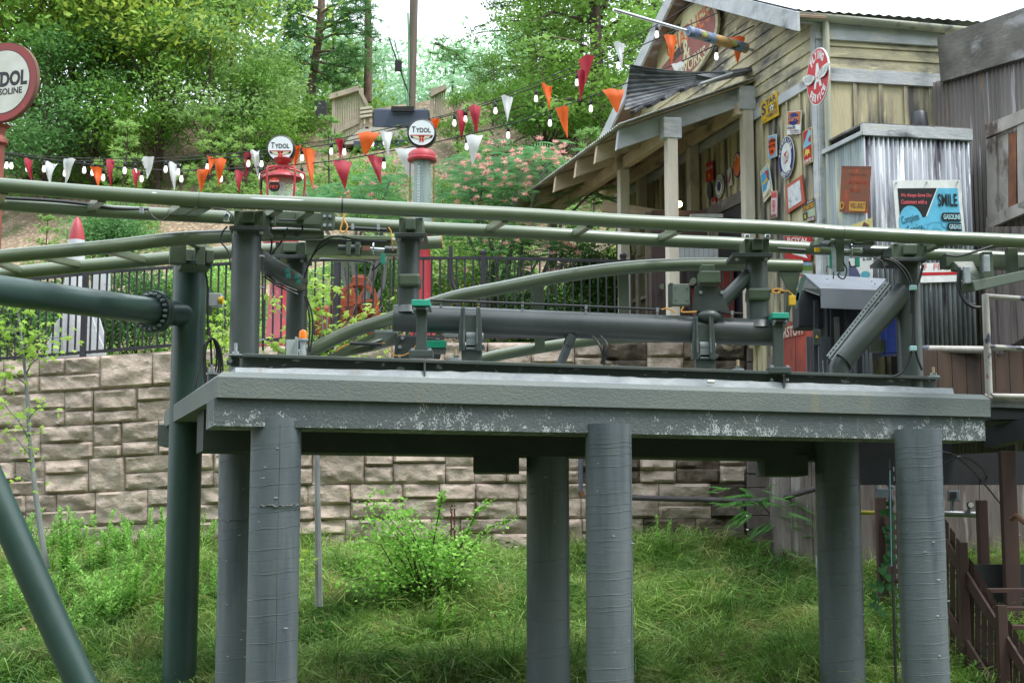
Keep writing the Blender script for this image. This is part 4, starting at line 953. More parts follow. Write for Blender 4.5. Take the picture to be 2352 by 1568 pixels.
b = MB(); b.tube([P(795, 523, 17.0), P(888, 528, 17.0)], .02, 8); part(b, 'tube', RUBBER, cn_)
b = MB(); b.tube(smooth_pts([P(790, 505, 16.8), P(798, 520, 16.8), P(792, 533, 16.8), P(782, 530, 16.8), P(786, 512, 16.8), P(792, 490, 16.8)], 6), .01, 6); part(b, 'lead', ORANGE, cn_)
for u in (810, 869): b = MB(); b.box(P(u, 521, 16.95), (.03, .05, .07)); part(b, 'pipe_clip', BOLT, cn_)
cn_ = thing('rail_conduit', 'black conduit with a yellow sensor clipped under the back rail beside the cola sign', 'conduit', P(1900, 575, 17))
b = MB(); b.tube([P(1786, 571, 17.4), P(1850, 575, 17.4)], .02, 8); part(b, 'tube', RUBBER, cn_)
b = MB(); b.box(P(1877, 574, 17.35), (.06, .05, .05)); part(b, 'yellow_sensor', flat('yellow_knob', (226, 178, 40)), cn_)
# middle right: brake/actuator frame hanging from the upper track
br = thing('brake_frame', 'perforated brake bracket and chrome actuator under the upper track right of centre', 'brake mechanism', P(1950, 590, 17.3))
b = MB(); b.beam(P(1928, 548, 17.2), P(1929, 623, 17.2), .05, .1, up=(1, 0, 0)); part(b, 'hanger', STEELG, br, .004)
b = MB(); b.beam(P(1915, 572, 17.15), P(1916, 624, 17.15), .02, .05, up=(1, 0, 0)); part(b, 'slotted_bar', ZINC, br)
for q_, z_ in ((P(1910, 600, 17.2), .16), (P(1969, 602, 17.2), .11)): b = MB(); b.box(q_, (.05, .05, z_)); part(b, 'teal_sensor', TEAL, br, .004)
b = MB(); b.tube([P(1935, 576, 17.2), P(2030, 578, 17.2)], .022, 12); b.tube([P(1953, 575, 17.2), P(1956, 575, 17.2)], .08, 20); part(b, 'chrome_rod', CHROME, br)
b = MB(); b.tube([P(1982, 577, 17.2), P(2030, 579, 17.2)], .045, 14); b.box(P(2035, 582, 17.2), (.1, .12, .1)); part(b, 'actuator_body', DPLATE, br)
b = MB(); b.box(P(1955, 560, 17.3), (.5, .2, .06)); b.box(P(1890, 562, 17.5), (.3, .1, .05)); part(b, 'cross_plate', STEELG, br, .005)
b = MB(); b.prism([P(1865, 563, 17.4), P(1950, 556, 17.3), P(1952, 551, 17.3), P(1880, 549, 17.4)], (0, .1, 0)); part(b, 'gusset', STEELG, br)
for pp in ([(1936, 600), (1945, 620), (1938, 640), (1925, 632), (1935, 615)], [(1950, 600), (1955, 612), (1968, 610)], [(2005, 590), (2025, 600), (2034, 625), (2033, 640)]):
    b = MB(); b.tube(smooth_pts([P(u, v, 17.1) for u, v in pp], 6), .01, 6); part(b, 'cable', RUBBER, br)
hb = thing('hydraulic_hoses', 'pair of black hoses curling over and down the right track column', 'hoses', P(2095, 700, 17.5))
for pp in ([(2020, 590), (2050, 596), (2080, 620), (2094, 655), (2097, 720), (2095, 800), (2075, 850), (2050, 866)], [(2015, 592), (2050, 600), (2075, 625), (2090, 660), (2092, 720)], [(2120, 608), (2112, 640), (2100, 665), (2099, 700), (2103, 800), (2118, 850)]):
    b = MB(); b.tube(smooth_pts([P(u, v, 17.45) for u, v in pp], 6), .016, 8); part(b, 'hose', RUBBER, hb)
for v in (661, 800):
    b = MB(); b.box(P(2097, v, 17.4), (.08, .06, .06)); part(b, 'hose_clamp', mat('pale_teal_clamp', lin((150, 190, 190)), rough=.4), hb, .008)
# right-hand switch frame
sw = thing('switch_frame', 'green welded channel frame hanging under the upper track at the right edge', 'steel frame', P(2260, 640, 17.5))
b = MB(); b.beam(P(2165, 600, 17.7), P(2352 + 40, 604, 17.9), .2, .17); part(b, 'rear_channel', STEELG, sw, .01)
b = MB(); b.beam(P(2222, 660, 17.0), P(2400, 622, 17.6), .2, .12); part(b, 'lower_channel', STEELG, sw, .01)
for a_, c_ in ((P(2264, 580, 17.3), P(2268, 655, 17.3)), (P(2322, 570, 17.5), P(2326, 640, 17.5))): b = MB(); b.beam(a_, c_, .11, .13, up=(1, 0, 0)); part(b, 'hanger', STEELG, sw, .008)
b = MB(); b.prism([P(2190, 600, 17.5), P(2235, 600, 17.5), P(2262, 655, 17.3), P(2222, 655, 17.3), P(2208, 622, 17.4), P(2190, 620, 17.5)], (0, .12, 0)); part(b, 'gusset', STEELG, sw, .006)
b = MB(); b.beam(P(2262, 565, 17.4), P(2352, 548, 17.6), .12, .09); part(b, 'upper_channel', STEELG, sw, .008)
for u, v in ((2220, 632), (2265, 606)):
    b = MB(); b.box(P(u, v, 16.95), (.07, .07, .2)); part(b, 'sensor_block', ZINC, sw, .006)
b = MB(); b.tube(smooth_pts([P(u, v, 17.0) for u, v in ((2203, 615), (2202, 660), (2215, 690), (2235, 704), (2252, 706))], 8), .022, 8); b.tube(smooth_pts([P(u, v, 17.0) for u, v in ((2208, 620), (2206, 665), (2222, 692), (2240, 700))], 8), .014, 8)
b.tube(smooth_pts([P(u, v, 17.0) for u, v in ((2172, 585), (2200, 588), (2240, 578), (2280, 565))], 8), .014, 8); part(b, 'cable', RUBBER, sw)
# grey motor hood
hd = thing('motor_hood', 'grey sheet-metal motor hood over a dark drive unit right of the pivot pipe', 'machine hood', P(1940, 850, 18.6))
HOOD = mat('hood_grey', lin((128, 134, 142)), lin((114, 120, 128)), sc=(2, 2, 2), rough=.35, metal=.1)
tl, tr_, br_, bl = P(1845, 630, 19.2), P(2035, 642, 19.4), P(2012, 668, 18.5), P(1884, 664, 18.4)
b = MB(); b.prism([tl, tr_, br_, bl], (0, 0, .012)); part(b, 'top_sheet', HOOD, hd)
b = MB(); b.prism([bl, br_, P(2008, 712, 18.5), P(1886, 707, 18.4)], (0, .012, 0)); part(b, 'front_sheet', HOOD, hd)
b = MB(); b.prism([tl, bl, P(1886, 680, 18.4), P(1830, 660, 19.2)], (-.01, 0, 0)); part(b, 'side_sheet', DPLATE, hd)
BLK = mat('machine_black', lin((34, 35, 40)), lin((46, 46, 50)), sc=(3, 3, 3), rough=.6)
b = MB(); b.box(P(1955, 760, 19.0), (.75, .5, .7)); part(b, 'drive_block', BLK, hd, .02)
b = MB(); b.box(P(1870, 712, 19.1), (.5, .4, .5)); part(b, 'drive_block', BLK, hd, .02)
for u in (1874, 1912, 1945, 1975): b = MB(); b.beam(P(u, 690, 18.6), P(u, 860, 18.6), .05, .05, up=(1, 0, 0)); part(b, 'leg', BLK, hd)
b = MB(); b.box(P(1876, 775, 18.5), (.09, .07, .2)); b.box(P(1922, 760, 18.52), (.06, .05, .35)); part(b, 'terminal_box', mat('terminal_grey', lin((64, 70, 66)), rough=.5), hd, .006)
b = MB(); q = P(1876, 772, 18.46); b.prism([q + Vector((-.02, 0, -.02)), q + Vector((.02, 0, -.02)), q + Vector((0, 0, .02))], (0, -.003, 0)); part(b, 'warning_mark', flat('warning_yellow', (220, 190, 60)), hd)
b = MB(); q = P(2042, 770, 18.4); b.box(q, (.14, .3, .5)); part(b, 'blue_motor', flat('motor_blue', (40, 62, 140)), hd, .02)
b = MB(); b.box(P(2026, 795, 18.35), (.3, .1, .14)); part(b, 'green_bar', STEELG, hd)
b = MB(); b.tube(smooth_pts([P(1898, 625, 18.4 + .3), P(1900, 612, 18.5), P(1914, 618, 18.5), P(1914, 640, 18.6)], 5), .008, 6); part(b, 'handle', RUBBER, hd)
for (u, v) in ((1900, 642), (1900, 653), (2002, 647), (2010, 653)):
    q = P(u, v, 18.7); b = MB(); b.ball(q + Vector((0, 0, .01)), .014, 8, 5); part(b, 'screw', BOLT, hd)
RIB = mat('ribbed_grey_skirt', lin((104, 110, 118)), lin((84, 90, 96)), sc=(4, 4, .4), rough=.6)
sk = thing('skirt_panel', 'ribbed grey skirt panel standing on the deck below the motor hood', 'panel', P(1945, 860, 18.2))
for k in range(16):
    u = 1856 + k * 9.5; b = MB(); b.box(Vector((P(u, 800, 18.75).x, 18.75 + .0, (P(u, 800, 18.75).z + zt) / 2 + .1)), (.042, .03, P(u, 800, 18.75).z - zt + .1)); part(b, 'rib', RIB, sk)
lw = thing('limit_switch', 'yellow limit switch with a coiled orange lead beside the right pivot post', 'limit switch', P(1822, 700, 17.3))
b = MB(); b.box(P(1819, 690, 17.2), (.08, .06, .12)); part(b, 'switch_body', flat('yellow_knob', (226, 178, 40)), lw, .01)
b = MB(); pts = [P(1780 + 9 * math.cos(a * 1.0) + a * .6, 668 + 5 * math.sin(a), 17.15) for a in [i * .5 for i in range(26)]]; b.tube(pts + [P(1810, 668, 17.2), P(1820, 676, 17.2), P(1821, 684, 17.2)], .009, 6); part(b, 'lead', ORANGE, lw)
b = MB(); b.beam(P(1764, 668, 17.2), P(1800, 671, 17.2), .02, .03); part(b, 'arm', RUBBER, lw)
b = MB(); b.beam(P(1847, 632, 17.3), P(1830, 690, 17.3), .02, .05, up=(1, 0, 0)); b.beam(P(1833, 672, 17.3), P(1828, 708, 17.3), .02, .03, up=(1, 0, 0)); part(b, 'trip_blade', mat('blade_teal', lin((90, 112, 108)), rough=.4), lw)
# ------------------------------------------------------------------ text and signs
_tc = {}
def text_mesh(s, bold=.02, shear=0):
    k = (s, bold, shear)
    if k in _tc: return _tc[k]
    c = bpy.data.curves.new('t', 'FONT'); c.body = s; c.size = 1; c.offset = bold; c.shear = shear; c.resolution_u = 3
    o = bpy.data.objects.new('t', c); COL.objects.link(o); dg = bpy.context.evaluated_depsgraph_get()
    me = bpy.data.meshes.new_from_object(o.evaluated_get(dg)); V = np.array([v.co[:2] for v in me.vertices]); Fs = [tuple(p.vertices) for p in me.polygons]
    bpy.data.objects.remove(o); bpy.data.curves.remove(c); bpy.data.meshes.remove(me)
    if len(V): V = (V - V.min(0)) / np.maximum(V.max(0) - V.min(0), 1e-6)
    _tc[k] = (V, Fs); return _tc[k]
def sign(name, label, quad, elems, base, thick=.012, cat='sign', group=None, shape='rect', frame=None, parts_parent=None, nseg=40):
    """quad: TL,TR,BR,BL 3D points. elems: (kind, ..., material) in unit coordinates, y up"""
    TL, TR, BR, BL = [Vector(q) for q in quad]; ctr = (TL + TR + BR + BL) / 4
    N = (TR - TL).cross(BL - TL).normalized()
    if N.dot(ctr) > 0: N = -N
    def M(x, y, o=0): return (BL * (1 - x) + BR * x) * (1 - y) + (TL * (1 - x) + TR * x) * y + N * o
    t = thing(name, label, cat, ctr, group) if parts_parent is None else parts_parent
    b = MB()
    if shape == 'rect': poly = [(0, 0), (1, 0), (1, 1), (0, 1)]
    else: poly = [(.5 + .5 * math.cos(a), .5 + .5 * math.sin(a)) for a in [i * 2 * math.pi / nseg for i in range(nseg)]]
    b.prism([M(x, y) for x, y in poly], -N * thick); part(b, 'panel', base, t)
    for i, e in enumerate(elems):
        o = .003 + .0015 * i; b = MB(); nm = 'print'
        if e[0] == 'rect': x0, y0, x1, y1 = e[1:5]; b.add([M(x0, y0, o), M(x1, y0, o), M(x1, y1, o), M(x0, y1, o)], [(0, 1, 2, 3)])
        elif e[0] == 'poly': b.add([M(x, y, o) for x, y in e[1]], [tuple(range(len(e[1])))])
        elif e[0] == 'ell':
            cx, cy, rx, ry = e[1:5]; b.add([M(cx + rx * math.cos(a), cy + ry * math.sin(a), o) for a in [k * 2 * math.pi / nseg for k in range(nseg)]], [tuple(range(nseg))])
        elif e[0] == 'text':
            s, cx, cy, w, h = e[1:6]; rot = e[7] if len(e) > 7 else 0; sh = e[8] if len(e) > 8 else 0; bo = e[9] if len(e) > 9 else .02
            V, Fs = text_mesh(s, bo, sh); nm = 'lettering'; ca, sa = math.cos(rot), math.sin(rot); Q = []
            for x, y in V:
                X, Y = (x - .5) * w, (y - .5) * h; Q.append(M(cx + X * ca - Y * sa, cy + X * sa + Y * ca, o))
            b.add(Q, Fs)
        elif e[0] == 'arc':                        # letters round an ellipse
            s, cx, cy, rx, ry, a0, a1, w, h = e[1:10]; flip = e[11] if len(e) > 11 else 0; nm = 'lettering'
            for k, chh in enumerate(s):
                if chh == ' ': continue
                a = R_(a0 + (a1 - a0) * k / max(1, len(s) - 1)); V, Fs = text_mesh(chh, .06); ww = w * (.4 if chh in 'I' else 1)
                rot = a - math.pi / 2 if not flip else a + math.pi / 2; ca, sa = math.cos(rot), math.sin(rot); asp = rx / ry
                b.add([M(cx + rx * math.cos(a) + (((x - .5) * ww) * ca - ((y - .5) * h) * sa) * asp, cy + ry * math.sin(a) + ((x - .5) * ww) * sa + ((y - .5) * h) * ca, o) for x, y in V], Fs)
        m = e[6] if e[0] == 'text' else (e[10] if e[0] == 'arc' else e[-1])
        part(b, nm, m, t)
    return t
K = lambda *c: 'p%d_%d_%d' % c
def pc(r, g, b_, rough=.4): return flat('print_%d_%d_%d' % (r, g, b_), (r, g, b_), rough)
WHITE, BLACK, RED, NAVY, CREAM = pc(226, 228, 226), pc(26, 26, 30), pc(186, 36, 42), pc(40, 52, 116), pc(214, 208, 176)

# ------------------------------------------------------------------ building planes
FP = Plane(4.62, 21.67, -.277, .961)         # gable wall with the signs
GP = Plane(4.62, 21.67, .98, .18)            # side wall under the gutter
AX = Vector((-.277, .961, 0)); BX = Vector((.9835, .181, 0))
cs = GP.s_of(2003)
AC = Vector((4.99, 20.55))                   # near corner of the corrugated annex
AP = Plane(AC.x, AC.y, .98, .18); AL = Plane(AC.x, AC.y, -.277, .961)
DP = Plane(6.33, 22.0, .59, -.81)
SID = mat('weathered_cream_siding', lin((194, 184, 150)), lin((174, 165, 136)), sc=(2, 2, 5), c3=lin((78, 78, 80)), sc3=(.9, .9, 2.0), r3=(.45, .64),
          c4=lin((206, 196, 156)), sc4=(3, 3, 12), r4=(.58, .66), rough=.75, bump=.4, bsc=(8, 8, 40), isl=.0)
SIDV = mat('weathered_cream_boards', lin((192, 181, 146)), lin((170, 161, 132)), sc=(5, 5, .8), c3=lin((80, 78, 78)), sc3=(3, 3, .4), r3=(.46, .62),
           c4=lin((206, 194, 152)), sc4=(7, 7, .8), r4=(.58, .66), rough=.75, bump=.4, bsc=(40, 40, 6))
TRIM = mat('grey_white_trim', lin((192, 194, 196)), lin((160, 164, 168)), sc=(2, 2, 3), c3=lin((74, 76, 80)), sc3=(1.1, 1.1, 1.4), r3=(.56, .72),
           c4=lin((190, 188, 176)), sc4=(3, 3, 8), r4=(.58, .66), rough=.75, bump=.4, bsc=(10, 10, 30))
PORCH = mat('porch_post_timber', lin((214, 204, 188)), lin((192, 182, 166)), sc=(4, 4, 1), c3=lin((84, 82, 82)), sc3=(1.2, 1.2, .6), r3=(.6, .75), rough=.8, bump=.4, bsc=(20, 20, 5))
RAFT = mat('porch_rafter_timber', lin((214, 194, 166)), lin((188, 170, 146)), sc=(1, 3, 3), c3=lin((88, 80, 76)), sc3=(.8, .8, .8), r3=(.58, .7), rough=.8, bump=.4, bsc=(8, 20, 20))
CHAR = mat('charred_timber', lin((74, 76, 80)), lin((40, 40, 44)), sc=(3, 3, 3), c3=lin((130, 134, 138)), sc3=(2, 2, 2), r3=(.56, .66), rough=.85, bump=.6, bsc=(14, 14, 14))
DARKW = mat('dark_weathered_board', lin((118, 114, 108)), lin((88, 84, 80)), sc=(3, 3, 3), c3=lin((156, 154, 156)), sc3=(1.3, 1.3, 2), r3=(.55, .66), rough=.8, bump=.5, bsc=(9, 9, 24))
bld = thing('gas_station_building', 'weathered cream clapboard building with gable, open porch and corrugated annex', 'building', FP.at(0, 2.0))
zE, kR, aP = 7.57, .46, 4.45                            # eave height, roof slope
def gab(z): return (max(0, (z - zE) / kR), min(8.9, 8.9 - max(0, (z - zE) / kR)))
# clapboards
zc = lambda v, u=1852: FP.hit(u, v).z
zT1, zT0 = FP.hit(1852, 185).z, FP.hit(1852, 208).z
z = zT1; hB = mpx(31, 21.9)
while z < 9.6:
    z1 = z + hB; a0, a1 = gab(z); b0, b1 = gab(min(z1, 9.66))
    if a1 - a0 > .2:
        b = MB(); o0, o1 = .035, .008
        V = [FP.at(a0, z, o0), FP.at(a1, z, o0), FP.at(b1, z1, o1), FP.at(b0, z1, o1)] + [FP.at(a0, z, -.02), FP.at(a1, z, -.02), FP.at(b1, z1, -.02), FP.at(b0, z1, -.02)]
        b.hexa([V[4], V[5], V[1], V[0], V[7], V[6], V[2], V[3]]); part(b, 'siding_board', SID, bld)
    z = z1
def strip(pl, s0, s1, z0, z1, o0, o1, nm, m, bev=.004, par=None):
    b = MB(); c = (pl.at(s0, z0, o0) + pl.at(s1, z1, o1)) / 2; D = Vector((pl.d.x, pl.d.y, 0)); N = Vector((pl.n.x, pl.n.y, 0))
    b.box(c, (abs(s1 - s0), abs(o1 - o0), z1 - z0), (D, N, Vector((0, 0, 1)))); return part(b, nm, m, par or bld, bev)
strip(FP, 0.0, 8.85, zT0, zT1 - .003, -.02, .05, 'trim_board', TRIM)
zF = 1.6
s = .12; k = 0
while s < 8.5:
    strip(FP, s, s + .43, zF, zT0 - .003, -.03, .0, 'wall_board', SIDV, 0); strip(FP, s - .02, s + .025, zF, zT0 - .003, .002, .035, 'batten', SIDV, 0); s += .44
# corner boards and downspout
strip(FP, -.0, .16, zF, zE - .05, .006, .04, 'corner_board', TRIM); strip(GP, -.03, .16, zF, zE - .1, .006, .04, 'corner_board', TRIM)
# side wall
gS = 2.05
strip(GP, -.4, 6.0, GP.hit(1925, 58).z + .003, zE + .13, -.06, .04, 'eave_board', TRIM)
strip(GP, -.05, gS, GP.hit(1925, 95).z, GP.hit(1925, 58).z, -.02, .07, 'frieze_board', TRIM)
z0 = GP.hit(1925, 175).z - mpx(17, 21.7); zz = GP.hit(1925, 158).z; ztop = GP.hit(1925, 82).z; nb = 3; hh = (ztop - zz) / nb
for k in range(nb):
    b = MB(); q0, q1 = zz + k * hh, zz + (k + 1) * hh; V = [GP.at(.16, q0, .03), GP.at(gS, q0, .03), GP.at(gS, q1, .006), GP.at(.16, q1, .006), GP.at(.16, q0, -.02), GP.at(gS, q0, -.02), GP.at(gS, q1, -.02), GP.at(.16, q1, -.02)]
    b.hexa([V[4], V[5], V[1], V[0], V[7], V[6], V[2], V[3]]); part(b, 'siding_board', SID, bld)
strip(GP, .14, gS, GP.hit(1925, 189).z, zz - .003, -.02, .05, 'trim_board', TRIM)
zt_ = GP.hit(1925, 189).z
for k in range(5):
    strip(GP, .16 + k * .41, .16 + (k + 1) * .41 - .004, zF, zt_ - .003, -.03, .0, 'wall_board', SIDV, 0)
    if k: strip(GP, .16 + k * .41 - .03, .16 + k * .41 + .03, zF, zt_ - .003, .002, .03, 'batten', SIDV, 0)
# roof
ROOFM = mat('galvanised_roof_sheet', lin((226, 228, 230)), lin((206, 208, 212)), sc=(.8, .8, .8), rough=.45, metal=.15)
def roofz(a): return zE + .10 + kR * a if a <= aP else zE + .12 + kR * (2 * aP - a)
def rp(a, sB, dz=0): q = FP.p + FP.d * a; q3 = Vector((q.x, q.y, 0)) + BX * sB; q3.z = roofz(a) + dz; return q3
def corr_sheet(fn, nU, nV, amp, per, Lu, name, m, par, th=.004):
    """fn(u,v,h): point with u along corrugation pitch in metres"""
    n = max(4, int(Lu / per * 8)); V = []; 
    for j in range(nV + 1):
        for i in range(n + 1):
            x = Lu * i / n; V.append(fn(x, j / nV, amp * math.sin(2 * math.pi * x / per)))
    Fq = [(j * (n + 1) + i, j * (n + 1) + i + 1, (j + 1) * (n + 1) + i + 1, (j + 1) * (n + 1) + i) for j in range(nV) for i in range(n)]
    b = MB(); b.add(V, Fq, True); o = part(b, name, m, par); md = o.modifiers.new('solid', 'SOLIDIFY'); md.thickness = th; return o
for (a0, a1) in ((-.25, aP), (aP, 9.2)):
    corr_sheet(lambda x, v, h, a0=a0, a1=a1: rp(a0 + (a1 - a0) * v, -.45 + x, .05 + h), 1, 6, .012, .16, 9.5, 'roof_sheet', ROOFM, bld)
for sB in range(-1, 0):
    pass
def rake(a0, a1, off, zlo, zhi, th, m, nm='rake_board'):
    b = MB(); P0, P1 = rp(a0, off), rp(a1, off)
    b.prism([P0 + Vector((0, 0, zlo)), P1 + Vector((0, 0, zlo)), P1 + Vector((0, 0, zhi)), P0 + Vector((0, 0, zhi))], BX * th); part(b, nm, m, bld, .004)
rake(-.3, aP, -.47, -.28, .02, .05, TRIM); rake(aP, 9.2, -.47, -.28, .02, .05, TRIM)
BROWN = mat('brown_soffit_board', lin((150, 122, 96)), lin((120, 100, 84)), sc=(2, 2, 2), c3=lin((178, 176, 174)), sc3=(1, 1, 2.5), r3=(.54, .62), rough=.8)
rake(aP, 9.2, -.42, -.06, -.02, .42, BROWN, 'soffit_board'); rake(-.3, aP, -.42, -.06, -.02, .42, BROWN, 'soffit_board')
rake(aP, 9.2, -.03 - .03, -.3, -.06, .03, BROWN, 'frieze_board')
# gutter
g0, g1 = GP.hit(1822, 30, .14), GP.hit(2235, 68, .14)
b = MB(); n = 10; pts = []
dirg = (g1 - g0).normalized(); Ng = Vector((GP.n.x, GP.n.y, 0)); rg = .095
V = []
for p_ in (g0, g1):
    for k in range(n + 1):
        a = math.pi + math.pi * k / n; V.append(p_ + Ng * (-math.cos(a)) * rg + Vector((0, 0, math.sin(a) * rg)))
b.add(V, [(k, k + 1, n + 2 + k, n + 1 + k) for k in range(n)], True)
GUT = mat('patinated_gutter', lin((150, 154, 142)), lin((176, 174, 150)), sc=(2, 2, 2), c3=lin((84, 88, 92)), sc3=(1.6, 1.6, 1.6), r3=(.58, .66), c4=lin((182, 132, 86)), sc4=(2.5, 2.5, 2.5), r4=(.64, .7), rough=.5)
o_ = part(b, 'gutter', GUT, bld); md = o_.modifiers.new('solid', 'SOLIDIFY'); md.thickness = .006
b = MB(); q = GP.hit(1896, 42, .12); b.tube([Vector((q.x, q.y, q.z)), Vector((q.x, q.y, zF))], mpx(17, 21.6) / 2, 16); part(b, 'downspout', GUT, bld)
# annex
zA = AP.hit(2100, 318).z; aW = AP.s_of(2262)
CORS = mat('streaked_corrugated_steel', lin((182, 186, 192)), lin((134, 138, 146)), sc=(9, 9, .5), ramp=(.4, .6), c3=lin((74, 70, 80)), sc3=(6, 6, .6), r3=(.55, .68),
           c4=lin((226, 228, 230)), sc4=(10, 10, .8), r4=(.58, .62), rough=.5, metal=0, spec=.3)
CORL = mat('blue_grey_corrugated', lin((128, 140, 138)), lin((96, 104, 108)), sc=(9, 9, .5), c3=lin((160, 160, 130)), sc3=(6, 6, .6), r3=(.58, .68), c4=lin((60, 62, 70)), sc4=(5, 5, .5), r4=(.58, .66), rough=.6)
zAb = AP.hit(2150, 797).z
corr_sheet(lambda x, v, h: AP.at(x, zAb + (zA - zAb) * v, h), 1, 1, .024, .0725, aW, 'corrugated_front', CORS, bld)
corr_sheet(lambda x, v, h: AL.at(x, 1.2 + (zA - 1.2) * v, h), 1, 1, .01, .07, 1.25, 'corrugated_side', CORL, bld)
strip(AP, -.02, aW + .02, zA - .0, AP.hit(2100, 292).z, -.03, .05, 'cap_board', TRIM); 
b = MB(); b.prism([AL.at(-.03, zA, .05), AL.at(1.25, zA, .05), AL.at(1.25, AL.hit(2003, 291).z, .05), AL.at(-.03, AL.hit(2003, 291).z, .05)], -Vector((AL.n.x, AL.n.y, 0)) * .06); part(b, 'cap_board', TRIM, bld, .004)
b = MB(); zc_ = AP.hit(2100, 292).z; b.prism([AP.at(0, zc_, 0), AP.at(aW, zc_, 0), AP.at(aW, zc_, -1.2), AL.at(1.25, zc_, 0)], (0, 0, .03)); part(b, 'annex_roof', DARKW, bld)
b = MB(); q = AP.hit(2112, 296, -.3); b.lathe(Vector((q.x, q.y, zc_ + .03)), [(.135, 0), (.135, .06), (.115, .26), (.1, .28)], 16); part(b, 'roof_vent', pc(44, 46, 50), bld)
# right wing
rb = [DP.hit(2152, 86), DP.hit(2420, -6), DP.hit(2420, 112), DP.hit(2160, 189)]
b = MB(); b.prism([q for q in rb], -Vector((DP.n.x, DP.n.y, 0)) * .06); part(b, 'rake_board', DARKW, bld, .004)
CORD = mat('rust_brown_corrugated', lin((104, 98, 92)), lin((76, 72, 68)), sc=(7, 7, .5), c3=lin((140, 138, 140)), sc3=(9, 9, .5), r3=(.58, .64), c4=lin((140, 108, 76)), sc4=(7, 7, .4), r4=(.62, .68), rough=.6)
dW = DP.s_of(2440); zD0 = 1.0
def dtop(x): 
    u0, v0 = 2160, 186; q = DP.at(x, 0); 
    return rb[3].z + (rb[2].z - rb[3].z) * (x - DP.s_of(2160, 189)) / (DP.s_of(2420, 112) - DP.s_of(2160, 189)) + .05
corr_sheet(lambda x, v, h: DP.at(x, zD0 + (dtop(x) - zD0) * v, h - .06), 1, 1, .012, .075, dW, 'corrugated_wall', CORD, bld)
# window of the right wing
WDF = mat('silvered_window_timber', lin((176, 170, 164)), lin((146, 140, 134)), sc=(4, 4, 1.5), c3=lin((92, 78, 74)), sc3=(3, 3, 1), r3=(.56, .66), rough=.85, bump=.5, bsc=(16, 16, 5))
wn_ = MB(); wn_.prism([DP.hit(2262, 287, .12), DP.hit(2420, 222, .12), DP.hit(2420, 252, .12), DP.hit(2262, 318, .12)], -Vector((DP.n.x, DP.n.y, 0)) * .08)
wf = part(wn_, 'window', WDF, bld, .004)
def wbar(q, nm, m=WDF): b = MB(); b.prism([DP.hit(u, v, .1) for u, v in q], -Vector((DP.n.x, DP.n.y, 0)) * .07); part(b, nm, m, wf, .004)
wbar([(2264, 320), (2288, 312), (2290, 505), (2268, 515)], 'frame'); wbar([(2335, 280), (2360, 270), (2360, 480), (2338, 478)], 'frame')
wbar([(2264, 500), (2380, 448), (2380, 478), (2266, 527)], 'sill')
for k, (u0, u1, m_) in enumerate(((2290, 2316, WDF), (2317, 2334, mat('rust_panel', lin((150, 96, 66)), lin((104, 72, 60)), sc=(4, 4, 3), rough=.8)))):
    b = MB(); b.prism([DP.hit(u0, 318 - k * 8, .05), DP.hit(u1, 306 - k * 6, .05), DP.hit(u1, 486, .05), DP.hit(u0, 498, .05)], -Vector((DP.n.x, DP.n.y, 0)) * .03); part(b, 'shutter_board', m_, wf)
# lower walls right
BRW = mat('brown_dark_boards', lin((84, 66, 54)), lin((58, 46, 40)), sc=(5, 5, .6), rough=.85, isl=.1)
BP = Plane(*(P(2118, 800, 19.95).xy), 1, .08)
for k in range(9):
    s0 = k * .2; strip(BP, s0, s0 + .192, BP.hit(2180, 1010).z, BP.hit(2180, 806).z, 0, .03, 'lower_board', BRW, 0)
SLAT = mat('rusty_slat_cladding', lin((108, 100, 94)), lin((80, 72, 70)), sc=(14, 14, .5), c3=lin((58, 50, 56)), sc3=(18, 18, .5), r3=(.55, .6), rough=.8)
SP_ = Plane(*(P(2264, 600, 20.2).xy), .72, -.69)
k = 0; u = 2264
while u < 2440:
    un = u + 9.5; bot = 812 if u < 2300 else (800 - (u - 2300) * .55 if u < 2345 else 775 - (u - 2345) * .9)
    b = MB(); b.prism([SP_.hit(u, 522, .12 + .01 * (k % 2)), SP_.hit(un, 520, .12 + .01 * (k % 2)), SP_.hit(un, bot, .12), SP_.hit(u, bot + 2, .12)], -Vector((SP_.n.x, SP_.n.y, 0)) * .03); part(b, 'slat', SLAT, bld); u = un; k += 1
# weathered plank wall below (behind the columns)
LP = Plane(*(P(1768, 1150, 23.2).xy), 1, .03)
PLK = mat('pale_weathered_planks', lin((142, 132, 128)), lin((116, 106, 104)), sc=(6, 6, .8), c3=lin((80, 72, 72)), sc3=(3.4, 3.4, .5), r3=(.55, .66), c4=lin((166, 160, 156)), sc4=(9, 9, .7), r4=(.58, .66), rough=.85, bump=.5, bsc=(24, 24, 4))
lw_ = thing('plank_wall', 'tall weathered grey plank wall under the building behind the right columns', 'wooden wall', LP.at(2, -.8))
for k in range(15): strip(LP, k * .33, k * .33 + .322, -1.6, 2.6, 0, .03 + .006 * (k % 3), 'plank', PLK, 0, lw_)
pw = thing('dark_timber_corner', 'stack of dark railway timbers closing the end of the stone wall', 'timber wall', P(1740, 1255, 24))
TIMB = mat('dark_timber', lin((86, 76, 72)), lin((112, 102, 98)), sc=(5, 5, 3), rough=.9, bump=.6, bsc=(12, 12, 5))
b = MB(); b.box(P(1742, 1030, 24.4), (.36, .1, 3.4)); part(b, 'backing', BLK, pw)
for k in range(15):
    v = 800 + k * 32; b = MB(); a = P(1717, v + 31, 24.1); c = P(1768, v, 24.1); b.box(Vector(((a.x + c.x) / 2, 24.15 + .02 * (k % 2), (a.z + c.z) / 2)), (c.x - a.x, .25, c.z - a.z - .006)); part(b, 'timber', TIMB, pw, .006)
